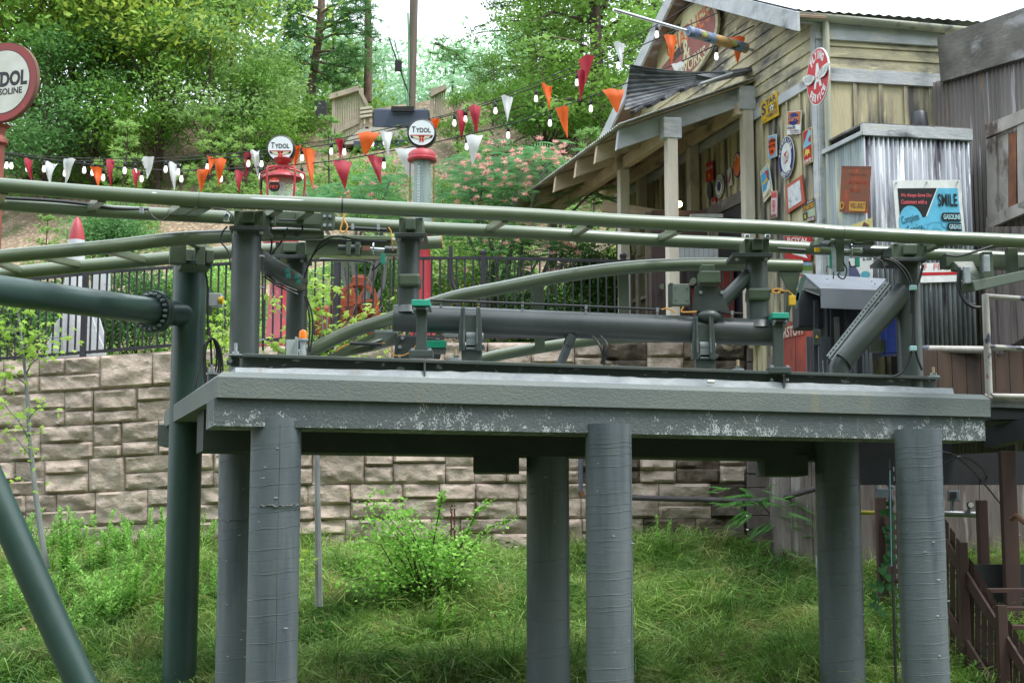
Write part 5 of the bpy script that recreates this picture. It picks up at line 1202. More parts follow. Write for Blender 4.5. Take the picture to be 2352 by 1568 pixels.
# terrace support behind annex underside: dark void closed with boards
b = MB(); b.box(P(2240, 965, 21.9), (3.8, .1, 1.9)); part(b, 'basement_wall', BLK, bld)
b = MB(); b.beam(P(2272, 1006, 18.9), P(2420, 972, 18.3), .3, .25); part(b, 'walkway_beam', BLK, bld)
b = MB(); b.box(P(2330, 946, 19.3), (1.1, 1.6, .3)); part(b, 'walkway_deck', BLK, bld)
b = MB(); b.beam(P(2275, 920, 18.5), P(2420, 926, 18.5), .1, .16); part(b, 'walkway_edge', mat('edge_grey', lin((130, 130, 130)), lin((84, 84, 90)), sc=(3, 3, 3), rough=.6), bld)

# ------------------------------------------------------------------ porch
pW = 2.21; PS0 = 2.27
def pp(w, a, z): q = FP.p + FP.d * (PS0 + a); v3 = Vector((q.x, q.y, 0)) - BX * w; v3.z = z; return v3
zr0, zr1 = 7.22, 6.36
rz = lambda w: zr0 + (zr1 - zr0) * w / pW
for i, t in enumerate((0, 1.06, 2.13, 3.34, 4.76, 6.3)):
    b = MB(); hgt = .32 if i == 0 else .29; b.prism([pp(.02, t, rz(0) - hgt), pp(pW + .12, t, rz(pW + .12) - hgt), pp(pW + .08, t, rz(pW + .08)), pp(.02, t, rz(0))], AX * .1); part(b, 'rafter', TRIM if i == 0 else RAFT, bld, .004)
DECK = mat('porch_roof_deck', lin((196, 176, 152)), lin((170, 152, 132)), sc=(3, 3, 3), rough=.85)
for k in range(11):
    w0, w1 = pW * k / 11 + .0, pW * (k + 1) / 11 - .006
    b = MB(); b.prism([pp(w0, -.15, rz(w0) + .012), pp(w1, -.15, rz(w1) + .012), pp(w1, 6.7, rz(w1) + .012), pp(w0, 6.7, rz(w0) + .012)], (0, 0, .02)); part(b, 'roof_deck_board', DECK, bld)
corr_sheet(lambda x, v, h: pp(pW + .16 - (pW + .1) * v, -.2 + x, rz(pW + .16 - (pW + .1) * v) + .06 + h), 1, 3, .017, .1, 6.95, 'porch_roof_sheet', mat('porch_sheet', lin((214, 214, 208)), lin((150, 146, 140)), sc=(3, 3, 3), rough=.5), bld)
for w in (.26, 1.47):
    b = MB(); b.beam(pp(w, -.1, rz(w) - .36), pp(w, 6.7, rz(w) - .36), .12, .2); part(b, 'header_beam', RAFT, bld, .005)
def post(w, a, z1, wd=.17, m=PORCH):
    q = pp(w, a, 0); b = MB(); b.box(Vector((q.x, q.y, (z1 + TERR) / 2)), (wd, wd, z1 - TERR), (AX, BX, Vector((0, 0, 1)))); part(b, 'porch_post', m, bld, .008)
for u, w in ((1543, 1.47), (1433, 1.47), (1268, 1.47)):
    # distance along the porch for the pixel column
    best = min((abs(uv_of(pp(w, a, 5.0))[0] - u), a) for a in [i * .02 for i in range(-10, 420)])[1]; post(w, best, rz(w) - .46)
    b = MB(); q = pp(w, best, rz(w) - .3); b.box(q, (.3, .2, .34), (BX, AX, Vector((0, 0, 1)))); part(b, 'post_cap', TRIM if u == 1543 else RAFT, bld, .01)
for u in (1718, 1594, 1475):
    w = .14; best = min((abs(uv_of(pp(w, a, 5.0))[0] - u), a) for a in [i * .02 for i in range(-10, 420)])[1]; post(w, best, rz(w) - .1, .17)
b = MB(); b.box(pp(.14, -.02, rz(0) - .28), (.3, .24, .4), (BX, AX, Vector((0, 0, 1)))); part(b, 'post_cap', TRIM, bld, .01)
# scorched corrugated sheet curling over the porch edge
SCO = mat('scorched_corrugated', lin((132, 136, 140)), lin((66, 66, 70)), sc=(1.6, 1.6, 5), ramp=(.4, .6), c3=lin((36, 34, 36)), sc3=(1, 1, 1), r3=(.5, .62), c4=lin((150, 130, 104)), sc4=(3, 3, 12), r4=(.64, .7), rough=.65)
Pa, Pb, Pc, Pd = P(1448, 148, 23.0), P(1664, 164, 23.5), P(1668, 174, 23.5), P(1434, 256, 23.0)
Pe = P(1745, 153, 23.85)
b = MB(); n, m_ = 24, 42; V = []
for j in range(m_ + 1):
    for i in range(n + 1):
        x, y = i / n, j / m_
        top_ = Pa.lerp(Pb, x) + Vector((0, 0, -.05 * math.sin(math.pi * x))); bot_ = Pd.lerp(Pc, x)
        p = top_.lerp(bot_, y); p += Vector((0, .18, 0)) * math.sin(math.pi * y) * (1 - x); p.y += .012 * math.sin(y * 2 * math.pi * 9) * (1 - .7 * x); V.append(p)
b.add(V, [(j * (n + 1) + i, j * (n + 1) + i + 1, (j + 1) * (n + 1) + i + 1, (j + 1) * (n + 1) + i) for j in range(m_) for i in range(n)], True)
sc_ = thing('scorched_roof_sheet', 'scorched black corrugated sheet curled up over the near porch eave', 'roof sheet', P(1500, 200, 23.1)); o_ = part(b, 'curled_sheet', SCO, sc_); md = o_.modifiers.new('solid', 'SOLIDIFY'); md.thickness = .006
b = MB(); b.prism([P(1600, 172, 23.3), P(1745, 151, 23.95), P(1748, 157, 23.9), P(1690, 168, 23.6), P(1640, 180, 23.4)], (0, .35, .02)); part(b, 'torn_edge', SCO, sc_)
for (u, v, u2, v2, hh) in ((1452, 258, 1486, 240, .05), (1490, 244, 1522, 224, .06), (1524, 228, 1562, 206, .05), (1566, 208, 1606, 190, .05), (1606, 194, 1680, 170, .03)):
    b = MB(); b.beam(P(u, v, 22.95), P(u2, v2, 23.1), .14, hh); part(b, 'broken_shingle', CHAR if u < 1600 else TRIM, sc_, .006)

# wall lamp and door things under the porch
lampm = mat('lit_lamp_glass', (1.0, .62, .26), emit=9)
lp = thing('porch_lamp', 'small glowing warm lamp under the porch roof', 'lamp', P(1560, 470, 24.6))
b = MB(); b.ball(P(1560, 469, 24.6), .055, 14, 10); part(b, 'bulb', lampm, lp); b = MB(); b.lathe(P(1560, 462, 24.6), [(.03, .03), (.04, .0)], 12); part(b, 'socket', BLACK, lp)
dr = thing('brown_door', 'dark brown door leaf standing open under the porch', 'door', P(1590, 790, 24.9))
b = MB(); b.box(P(1562, 640, 24.9), (.95, .06, 2.35)); part(b, 'door_leaf', pc(86, 66, 64, .6), dr)
b = MB(); b.box(P(1490, 640, 24.95), (.1, .1, 2.3)); part(b, 'door_frame', pc(120, 108, 96, .6), dr)
q = P(1520, 660, 24.85); b = MB(); b.tube([q, q - Vector((0, .1, 0))], .02, 10); b.tube([q - Vector((0, .08, 0)), q - Vector((0, .12, 0))], .05, 14); part(b, 'handle', CHROME, dr)
wp = thing('white_sheet_board', 'white corrugated board leaning inside the porch behind the rails', 'board', P(1590, 600, 24.6))
for k in range(9):
    b = MB(); b.box(P(1556 + k * 11, 590, 24.6), (.074, .02, .4)); part(b, 'board', pc(196, 200, 204), wp)
b = MB(); b.box(P(1622, 498, 24.7), (.55, .2, .06)); solo(b, 'white_light_box', pc(200, 200, 200), 'thin white light fitting above the porch door', 'light fitting', P(1622, 498, 24.7))
rc = thing('red_cabinet', 'rusty red painted cabinet behind the grey hinge bracket on the porch', 'cabinet', P(1630, 790, 24.6))
b = MB(); b.box(P(1638, 700, 24.6), (.42 * 1.6, .35, 1.45)); part(b, 'cabinet_body', mat('rust_red_paint', lin((150, 58, 44)), lin((120, 48, 38)), sc=(3, 3, 3), rough=.7, c3=lin((90, 44, 36)), sc3=(2, 2, 4), r3=(.56, .66)), rc, .01)
b = MB(); b.box(P(1612, 640, 24.5), (.5, .3, .3)); part(b, 'shelf_top', pc(60, 52, 56), rc, .02)
dw = thing('panelled_door', 'olive glazed double door at the back of the porch', 'door', P(1460, 790, 25.6))
b = MB(); b.box(P(1463, 690, 25.7), (.55, .05, 1.6)); part(b, 'door_panel', pc(112, 104, 74, .6), dw)
for u in (1432, 1463, 1494): b = MB(); b.box(P(u, 690, 25.64), (.05, .05, 1.6)); part(b, 'door_stile', pc(150, 138, 112, .6), dw)
for v in (600, 690): b = MB(); b.beam(P(1432, v + 8, 25.64), P(1494, v - 12, 25.64), .04, .05); part(b, 'glazing_bar', pc(150, 138, 112, .6), dw)
# dark doorway with header
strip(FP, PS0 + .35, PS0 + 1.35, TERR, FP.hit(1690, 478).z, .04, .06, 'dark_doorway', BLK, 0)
strip(FP, PS0 + .1, PS0 + 2.3, FP.hit(1690, 478).z + .01, FP.hit(1690, 450).z, .03, .09, 'door_header', DARKW)
strip(FP, PS0 + 3.0, PS0 + 8.0, FP.hit(1500, 520).z, FP.hit(1500, 500).z, .04, .1, 'wall_rail', RAFT)
b = MB(); b.beam(pp(1.5, 3.1, P(1320, 485, 27).z), pp(.2, 2.2, P(1460, 496, 25.5).z), .1, .2); part(b, 'tie_beam', RAFT, bld, .006)

# red town door at foot of facade
td = thing('rusty_town_door', 'rusty red iron door with worn white lettering at the foot of the sign wall', 'door', FP.hit(1838, 850, .2))
RRED = mat('rusty_red_iron', lin((156, 66, 50)), lin((124, 54, 44)), sc=(3, 3, 2), c3=lin((96, 56, 48)), sc3=(3, 3, 1), r3=(.56, .66), rough=.8)
for (ua, ub) in ((1798, 1827), (1828, 1868)):
    b = MB(); Q = [FP.hit(ua, 738, .12), FP.hit(ub, 738, .12), FP.hit(ub, 870, .12), FP.hit(ua, 870, .12)]; b.prism(Q, Vector((FP.n.x, FP.n.y, 0)) * -.04); part(b, 'door_leaf', RRED, td)
def fquad(q, off=.06, pl=FP): return [pl.hit(u, v, off) for u, v in q]
sign('x', '', fquad([(1799, 750), (1848, 742), (1848, 768), (1799, 778)], .13), [('text', 'RSTOW', .5, .5, .95, .9, pc(190, 180, 170))], RRED, .004, parts_parent=td)
# ------------------------------------------------------------------ the wall signs
YEL = pc(222, 182, 40)
sign('tobacco_sign', 'yellow tobacco sign with a blue star logo, top left on the sign wall', fquad([(1747, 238), (1784.5, 209), (1788.5, 264.5), (1750, 286)]),
     [('text', 'S', .17, .62, .24, .52, NAVY), ('text', 'TAR', .62, .82, .6, .24, NAVY), ('rect', .42, .33, .93, .62, pc(150, 120, 40)),
      ('poly', [(.65 + (.17 if k % 2 == 0 else .07) * math.cos(math.pi / 2 + k * math.pi / 5), .47 + (.2 if k % 2 == 0 else .08) * math.sin(math.pi / 2 + k * math.pi / 5)) for k in range(10)], WHITE),
      ('text', '6', .65, .46, .08, .12, NAVY), ('text', 'TOBACCO', .64, .2, .66, .14, NAVY), ('text', 'SOLD HERE', .18, .1, .26, .06, NAVY)], YEL)
sign('milking_sign', 'small orange and white milking machine sign with a blue disc below the tobacco sign', fquad([(1809, 256.5), (1841, 254), (1838, 307.5), (1807, 310)]),
     [('rect', .04, .42, .96, .97, pc(196, 112, 50)), ('ell', .48, .66, .38, .27, NAVY), ('text', 'Surge', .5, .66, .78, .3, pc(226, 140, 80), .08, .3), ('text', 'Cleaner Milk', .34, .32, .6, .09, NAVY),
      ('rect', .06, .24, .62, .265, pc(170, 70, 50)), ('text', 'Faster Milking', .6, .15, .66, .09, NAVY), ('rect', .3, .05, .95, .075, pc(170, 70, 50))], WHITE)
sign('motor_oil_sign', 'pale blue motor oil sign with an orange disc, left on the sign wall', fquad([(1764, 313), (1783, 308), (1784, 358.6), (1764, 367)]),
     [('rect', .05, .03, .95, .97, pc(130, 180, 216)), ('ell', .5, .5, .42, .4, pc(232, 96, 44)), ('text', 'SUPREME', .5, .74, .86, .15, BLACK), ('text', 'MOTOR', .5, .52, .8, .15, BLACK), ('text', 'OIL', .48, .28, .5, .15, BLACK)], WHITE)
def circ(u, v, rx, ry, off, pl=FP, tilt=0):
    """upright disc on a wall plane: half sizes in metres"""
    c = pl.hit(u, v, off); D = Vector((pl.d.x, pl.d.y, 0)); 
    if uv_of(c + D)[0] < uv_of(c)[0]: D = -D
    U = Vector((0, 0, 1)); return [c - D * rx + U * ry, c + D * rx + U * ry, c + D * rx - U * ry, c - D * rx - U * ry]
sign('car_service_sign', 'round navy and white authorized car service sign in the middle of the sign wall', circ(1806, 362, .26, .335, .06),
     [('ell', .5, .5, .485, .485, NAVY), ('ell', .5, .5, .34, .35, WHITE), ('poly', [(.36, .36), (.64, .40), (.64, .66), (.38, .62)], WHITE), ('poly', [(.37, .6), (.6, .66), (.45, .5)], RED), ('poly', [(.4, .36), (.62, .4), (.62, .56)], RED),
      ('text', 'Buick', .5, .5, .44, .2, pc(210, 212, 214), .25, .3), ('arc', 'AUTHORIZED', .5, .5, .415, .415, 165, 25, .075, .1, WHITE), ('arc', 'SERVICE', .5, .5, .415, .415, 232, 310, .075, .1, WHITE, 1)], WHITE, shape='ell')
sign('gasoline_lion_sign', 'narrow red gasoline sign with a blue panel beside the downspout', fquad([(1843.5, 303.5), (1864, 291), (1866, 372), (1846, 381)]),
     [('rect', .05, .02, .95, .98, RED), ('poly', [(.08, .62), (.7, .97), (.95, .9), (.95, .52), (.08, .48)], pc(130, 190, 214)), ('poly', [(.62, .7), (.92, .8), (.9, .58), (.7, .6)], RED), ('poly', [(.15, .22), (.3, .45), (.7, .4), (.82, .25), (.6, .3), (.5, .2), (.36, .3)], pc(222, 200, 90)),
      ('text', 'GILMORE', .5, .09, .86, .11, WHITE)], pc(222, 210, 150))
sign('airplane_oil_sign', 'tilted blue oil sign with a yellow airplane at the left of the sign wall', fquad([(1746, 394.5), (1765, 374), (1774.5, 442), (1754, 466)]),
     [('rect', .06, .3, .94, .86, pc(66, 160, 214)), ('text', 'GASOLINE', .5, .93, .86, .08, pc(150, 170, 180)), ('poly', [(.55, .86), (.8, .8), (.92, .66), (.75, .62), (.6, .74)], pc(196, 60, 50)), ('poly', [(.08, .56), (.7, .6), (.86, .64), (.8, .5), (.3, .48)], pc(222, 190, 80)),
      ('poly', [(.7, .64), (.82, .66), (.86, .5), (.74, .5)], RED), ('poly', [(.4, .16), (.6, .34), (.8, .46), (.96, .44), (.96, .2)], WHITE), ('text', 'LION HEAD OIL', .5, .09, .88, .09, pc(150, 50, 60))], pc(232, 230, 200))
sign('pink_poster_sign', 'narrow faded pink poster sign below the airplane sign', fquad([(1771, 440), (1785, 438), (1784, 498), (1771.5, 501)]),
     [('rect', .03, .74, .97, .98, pc(232, 130, 130)), ('text', 'BUCKET', .5, .89, .7, .07, RED), ('text', 'THE WALK', .5, .8, .8, .07, RED), ('rect', .25, .24, .72, .62, pc(216, 130, 140)), ('rect', .28, .62, .7, .645, pc(110, 50, 60)), ('text', 'OIL', .5, .45, .34, .12, RED), ('rect', .28, .22, .7, .245, pc(110, 50, 60)), ('rect', .02, .02, .98, .1, pc(120, 60, 80)), ('rect', .02, .12, .98, .14, pc(120, 60, 80))], pc(226, 200, 206))
sign('framed_blank_sign', 'blank silvery sign in a brick-red frame, tilted on the sign wall', fquad([(1804, 427.5), (1841.6, 402), (1848, 465), (1807.4, 491)]),
     [('rect', .12, .12, .86, .88, mat('faded_silver_print', lin((190, 194, 198)), lin((214, 216, 218)), sc=(12, 12, 12), c3=lin((160, 166, 170)), sc3=(9, 9, 9), r3=(.55, .6), rough=.6))], pc(186, 92, 76), .02)
sign('battery_sign', 'auto batteries sign with gold lettering at the foot of the sign wall', fquad([(1841, 471.5), (1870, 454), (1873, 505.6), (1845, 512)]),
     [('rect', 0, .58, 1, 1, pc(84, 52, 50)), ('text', 'AUTO BATTERIES', .5, .72, .94, .22, pc(216, 170, 60)), ('text', 'FORTE', .7, .92, .4, .08, WHITE), ('rect', .04, .12, .42, .52, pc(60, 68, 60)), ('rect', .18, .2, .3, .4, pc(190, 180, 60)), ('rect', .42, 0, 1, .2, pc(110, 40, 50)), ('text', 'SOLD HERE', .7, .09, .52, .13, WHITE)], pc(166, 176, 150))
sign('cola_sign', 'red cola sign mostly hidden behind the upper rails', fquad([(1803, 543), (1864, 544), (1862, 599), (1803, 597)]),
     [('text', 'ROYAL', .5, .86, .8, .2, WHITE), ('poly', [(.16, .3), (.9, .1), (.78, .3), (.6, .44), (.2, .52)], WHITE), ('text', 'COLA', .42, .34, .5, .14, BLACK)], RED)
sign('picture_strip_sign', 'small landscape picture strip beside the arched rail end', fquad([(1836, 601), (1866, 603), (1866, 634), (1836, 634)]), [('rect', .0, .4, 1, .75, pc(90, 120, 50)), ('rect', 0, .76, 1, 1, pc(130, 150, 170)), ('rect', 0, .0, 1, .12, RED)], pc(150, 160, 140))
# annex signs
RUST = mat('rusted_sign_plate', lin((140, 70, 42)), lin((112, 76, 58)), sc=(6, 6, 6), c3=lin((170, 76, 40)), sc3=(4, 4, 3), r3=(.56, .64), c4=lin((196, 140, 50)), sc4=(9, 9, 14), r4=(.66, .7), rough=.85)
sign('rusted_plate_sign', 'tall rusted brown sign with a yellow strip on the left side of the annex', fquad([(1933, 381), (2000, 382), (1993, 490), (1928, 487)], .05, AL),
     [('rect', .02, .95, .98, .99, pc(112, 60, 44)), ('text', 'WE SELL AND', .58, .82, .6, .06, pc(120, 70, 50)), ('text', 'RECOMMEND', .58, .66, .62, .07, pc(170, 66, 40)), ('text', 'TIRES', .5, .48, .4, .07, pc(170, 66, 40)), ('rect', .36, .04, .93, .24, pc(200, 150, 50)), ('text', 'WELL-BUILT', .65, .15, .5, .12, pc(110, 66, 44)), ('text', 'D', .12, .14, .16, .16, pc(200, 150, 50))], RUST)
sign('torn_yellow_sign', 'torn yellow and brown sign corner showing above the rail on the annex', fquad([(1946, 521), (2002, 500), (2002, 560), (1946, 575)], .05, AL), [('poly', [(.1, .0), (.2, .7), (.9, .78), (.9, .0)], pc(80, 70, 84)), ('poly', [(.55, .6), (.7, .95), (.85, .8), (.7, .5)], pc(96, 44, 34))], pc(206, 190, 120))
sign('driver_picture_sign', 'weathered white sign with a blue painted figure below the rails on the annex', fquad([(1950, 594), (2004, 590), (2003, 640), (1950, 642)], .05, AL),
     [('poly', [(.0, 0), (.0, .7), (.3, .6), (.5, .2), (.5, 0)], pc(74, 78, 110)), ('ell', .72, .2, .2, .16, pc(80, 160, 176)), ('text', '& AIR', .8, .92, .4, .14, BLACK)], pc(214, 214, 208))
LBL = pc(96, 182, 214)
sml = sign('smile_service_sign', 'large blue and black service sign with a cartoon car front on the corrugated annex', fquad([(2050.5, 414.5), (2205, 413), (2219, 560), (2062, 556)], .06, AP),
     [('rect', .06, -.0, .95, .87, LBL), ('poly', [(.06, .87), (.06, .12), (.12, .2), (.34, .37), (.44, .42), (.64, .87)], BLACK), ('ell', .22, .3, .18, .29, LBL),
      ('poly', [(.64, .87), (.655, .87), (.455, .42), (.44, .42)], WHITE),
      ('text', 'We Always Serve Our', .33, .75, .46, .075, pc(216, 96, 104), 0, .3), ('text', 'Customers with a', .28, .65, .38, .07, pc(216, 96, 104), 0, .3),
      ('text', 'SMILE', .78, .68, .29, .2, BLACK), ('text', 'Complete', .21, .37, .27, .15, BLACK, .3, .35, .0), ('text', 'Service', .26, .22, .24, .14, BLACK, .3, .35, .0),
      ('rect', .7, .35, .95, .48, BLACK), ('ell', .7, .415, .035, .065, BLACK), ('text', 'GASOLINE', .82, .415, .25, .08, pc(180, 220, 230)), ('rect', .77, .2, .95, .32, BLACK), ('ell', .77, .26, .035, .06, BLACK), ('text', 'GREASE', .855, .26, .18, .075, pc(180, 220, 230)),
      ('rect', .78, .06, .95, .17, BLACK), ('ell', .78, .115, .035, .055, BLACK), ('text', 'OIL', .87, .115, .12, .07, pc(180, 220, 230)),
      ('ell', .56, .2, .15, .13, pc(76, 150, 180)), ('ell', .56, .19, .135, .115, LBL), ('ell', .56, .16, .1, .07, pc(76, 150, 180)), ('ell', .56, .15, .085, .055, LBL), ('ell', .68, .28, .03, .045, pc(76, 150, 180)), ('ell', .68, .28, .022, .035, LBL), ('ell', .41, .24, .03, .045, pc(76, 150, 180)), ('ell', .41, .24, .022, .035, LBL), ('poly', [(.5, .1), (.62, .16), (.64, .12), (.56, .06)], pc(206, 92, 84))], WHITE)
for x, y in ((2058, 421), (2128, 420), (2199, 419)):
    b = MB(); q = AP.hit(x, y, .075); b.tube([q, q + Vector((AP.n.x, AP.n.y, 0)) * .012], .016, 8); part(b, 'screw', BOLT, sml)
sign('fire_notice_sign', 'white fire notice with a red stripe behind the right track column', fquad([(2058, 605), (2216, 603), (2216, 646), (2060, 651)], .06, AP),
     [('rect', 0, .36, 1, .52, RED), ('text', 'FIRE', .66, .8, .24, .32, pc(214, 130, 130)), ('text', 'OF', .38, .8, .12, .32, pc(214, 130, 130))], WHITE)
# gable oval sign
ov = circ(1575, 103, 1.43, .66, .16)
sign('gable_oval_sign', 'large faded oval shop sign, cream over dull red, high in the gable', ov,
     [('ell', .5, .5, .485, .47, pc(206, 200, 160, .6)), ('poly', [(.5 + .47 * math.cos(a), .5 + .455 * math.sin(a)) for a in [R_(-170 + i * 10) for i in range(0, 21)]], pc(146, 84, 78, .6)),
      ('text', 'CHARLIE\'S', .53, .66, .7, .26, pc(206, 112, 60, .6), .12), ('text', 'Crazy', .3, .83, .3, .16, pc(48, 62, 54), .12, .3), ('text', 'Gas', .36, .5, .24, .2, pc(48, 62, 54), .1, .3), ('text', '&', .52, .4, .12, .36, pc(206, 200, 160, .6), .1), ('text', 'FIREWORKS', .52, .18, .6, .18, pc(206, 200, 160, .6), .05)], pc(196, 190, 160, .6), .05, shape='ell')
# flying service sign
fs = circ(1878, 176, .345, .425, .32)
fl_ = sign('winged_service_sign', 'round red sign with a winged white letter on the building corner', fs,
     [('ell', .5, .5, .48, .48, pc(198, 30, 44)), ('arc', 'FLYING', .5, .5, .38, .38, 130, 50, .1, .15, WHITE), ('arc', 'SERVICE', .5, .5, .38, .38, 222, 318, .085, .14, WHITE, 1),
      ('poly', [(.34, .3), (.43, .3), (.46, .4), (.56, .4), (.6, .3), (.69, .3), (.56, .73), (.47, .73)], WHITE), ('poly', [(.475, .46), (.545, .46), (.51, .6)], pc(198, 30, 44))], WHITE, .02, shape='ell')
def fsM(x, y, o=.02): TL, TR, BR, BL = fs; return (BL * (1 - x) + BR * x) * (1 - y) + (TL * (1 - x) + TR * x) * y + Vector((FP.n.x, FP.n.y, 0)) * o
for sg in (-1, 1):
    b = MB(); w = [(.07, .52), (.3, .6), (.56, .62), (.6, .58), (.5, .48), (.36, .42), (.2, .42), (.08, .46)]
    b.prism([fsM(.5 + sg * x, y) for x, y in w], Vector((FP.n.x, FP.n.y, 0)) * .012); part(b, 'wing', WHITE, fl_)
    for k in range(7):
        b = MB(); x = .14 + k * .06; b.add([fsM(.5 + sg * x, .58, .036), fsM(.5 + sg * (x + .012), .58, .036), fsM(.5 + sg * (x + .03), .44 + k * .008, .036), fsM(.5 + sg * (x + .018), .44 + k * .008, .036)], [(0, 1, 2, 3)]); part(b, 'feather_line', BLACK, fl_)
# signs under the porch
sign('cola_porch_sign', 'small red soft drink sign under the porch roof', fquad([(1621, 376), (1638, 370), (1638, 414), (1621, 419)], .05), [('text', 'Coca-Cola', .5, .72, .84, .18, WHITE, .05, .3), ('text', '5', .5, .28, .3, .26, YEL)], pc(176, 34, 36))
sign('gasoline_porch_sign', 'small round white and blue gasoline sign beside the dark doorway', circ(1652, 428, .17, .2, .05), [('ell', .5, .5, .45, .45, BLACK), ('ell', .5, .5, .42, .42, WHITE), ('ell', .5, .5, .22, .22, NAVY), ('arc', 'INDEPENDENT', .5, .5, .33, .33, 170, 10, .07, .1, BLACK)], WHITE, shape='ell')
sign('bottle_porch_sign', 'slanted red and white bottle sign high behind the porch post', fquad([(1670, 392), (1678, 384), (1681, 424), (1674, 429)], .05), [('poly', [(.1, .4), (.9, .8), (.9, .5), (.1, .1)], RED)], pc(200, 200, 200))
sign('round_orange_sign', 'round orange and blue sign beside the near porch post', circ(1693, 378, .15, .22, .05), [('ell', .5, .5, .44, .44, pc(216, 110, 60)), ('arc', 'MOTOR', .5, .5, .36, .36, 140, 40, .1, .12, WHITE)], NAVY, shape='ell')
sign('grey_oval_plate', 'small dark grey plate on the wall left of the round gasoline sign', circ(1629, 438, .09, .16, .05), [], pc(66, 72, 78), shape='ell')
sign('red_button_sign', 'tiny round red sign above the open door', circ(1640, 466, .1, .11, .05), [('text', 'DRINK', .5, .5, .7, .2, WHITE)], pc(170, 40, 44), shape='ell')
# flag pole with a rolled flag
fp_ = thing('wall_flagpole', 'silver flagpole slanting from the gable with a patterned flag rolled round it', 'flagpole', P(1735, 118, 24.0))
f0_, f1_ = P(1409, 22, 22.2), P(1760, 125, 23.9)
b = MB(); b.tube([f0_, f1_], .026, 10); part(b, 'pole', CHROME, fp_)
b = MB(); g0_, g1_ = f0_.lerp(f1_, .47), f0_.lerp(f1_, .86); b.tube([g0_, g1_], [.085, .085], 16)
FLG = mat('rolled_flag_print', lin((96, 110, 140)), lin((130, 146, 168)), sc=(9, 9, 9), ramp=(.45, .5), c3=lin((190, 150, 90)), sc3=(4, 4, 4), r3=(.55, .58), c4=lin((40, 60, 60)), sc4=(8, 8, 8), r4=(.6, .62), rough=.8); part(b, 'rolled_flag', FLG, fp_)
for t_ in (.56, .76):
    c = f0_.lerp(f1_, t_); b = MB(); d = (f1_ - f0_).normalized(); S = Vector((0, -1, 0)); S = (S - d * S.dot(d)).normalized(); U = S.cross(d)
    for rr_, m_, o in ((.06, pc(206, 150, 90), .088), (.044, pc(176, 190, 110), .091)):
        b = MB(); b.add([c + d * (math.cos(a) * rr_ * 1.15) + U * (math.sin(a) * rr_) + S * math.sqrt(max(0, o * o - (math.sin(a) * rr_) ** 2)) for a in [k * math.pi / 8 for k in range(16)]], [tuple(range(16))]); part(b, 'flag_emblem', m_, fp_)
# ------------------------------------------------------------------ gas pumps, rocket, sign pole, machinery, cars
PRED = mat('pump_red_paint', lin((178, 52, 62)), lin((160, 60, 66)), sc=(3, 3, 3), c3=lin((190, 110, 104)), sc3=(4, 4, 4), r3=(.6, .68), rough=.45)
GL = glass('pump_glass', (.9, .97, .95), .05, .22)
def globe(t, u, v, Y, r):
    c = P(u, v, Y); b = MB()
    b.tube([c + Vector((0, -.09, 0)), c + Vector((0, -.075, 0)), c + Vector((0, .075, 0)), c + Vector((0, .09, 0))], [r * .93, r, r, r * .93], 40); part(b, 'globe_ring', BLACK, t)
    q = [c + Vector((sx * r * .88, -.093, sz * r * .88)) for sx, sz in ((-1, 1), (1, 1), (1, -1), (-1, -1))]
    sign('x', '', q, [('text', 'T', .19, .63, .14, .24, BLACK), ('text', 'YDOL', .57, .6, .58, .19, BLACK), ('rect', .06, .37, .94, .41, pc(176, 40, 40)), ('poly', [(.05, .365), (.95, .365), (.9, .29), (.1, .29)], BLACK),
        ('poly', [(.12, .37), (.38, .36), (.44, .24), (.3, .26), (.2, .3)], CREAM), ('poly', [(.88, .37), (.62, .36), (.56, .24), (.7, .26), (.8, .3)], CREAM),
        ('poly', [(.4, .14), (.46, .14), (.475, .2), (.525, .2), (.54, .14), (.6, .14), (.53, .4), (.47, .4)], pc(206, 50, 36)), ('poly', [(.485, .245), (.515, .245), (.5, .32)], WHITE)], mat('milk_glass', lin((226, 232, 234)), rough=.25), .004, shape='ell', parts_parent=t)
YG1 = 26.0
gp = thing('gas_pump', 'old red visible gas pump with glass cylinder and curved arms, left of the two', 'gas pump', (P(649, 700, YG1).x, YG1, TERR))
globe(gp, 646, 344, YG1, mpx(33, YG1))
def PP(u, v): return P(u, v, YG1)
b = MB(); c = PP(649, 375); b.lathe((c.x, c.y, PP(649, 405).z), [(.30, -.08), (.36, -.05), (.34, 0), (.2, .06), (.08, .12), (.07, .2), (.16, .27), (.17, .32)], 24); part(b, 'dome_cap', PRED, gp)
b = MB(); b.lathe((c.x, c.y, PP(649, 520).z), [(.24, 0), (.24, PP(649, 410).z - PP(649, 520).z)], 24); part(b, 'glass_cylinder', GL, gp)
b = MB(); b.lathe((c.x, c.y, PP(649, 520).z), [(.05, 0), (.05, .8)], 10); part(b, 'gauge_rod', WHITE, gp)
for k in range(5):
    a = k * 2 * math.pi / 5 + .4; o = Vector((math.cos(a) * .31, math.sin(a) * .31, 0)); b = MB()
    b.tube(smooth_pts([Vector((c.x, c.y, PP(0, 386).z)) + o * .3, Vector((c.x, c.y, PP(0, 392).z)) + o * 1.1, Vector((c.x, c.y, PP(0, 410).z)) + o * 1.35, Vector((c.x, c.y, PP(0, 520).z)) + o * 1.1], 5), .02, 8); part(b, 'arm', PRED, gp)
b = MB(); b.lathe((c.x, c.y, TERR), [(.36, 0), (.36, .1), (.2, .2), (.17, .9), (.16, 1.6), (.3, 1.7), (.32, 2.0), (.3, PP(0, 520).z - TERR)], 24); part(b, 'body', PRED, gp)
q = PP(637, 438) + Vector((0, -.34, 0)); b = MB(); b.disc(q, (0, 1, 0), .1, .02); part(b, 'badge', BLACK, gp)
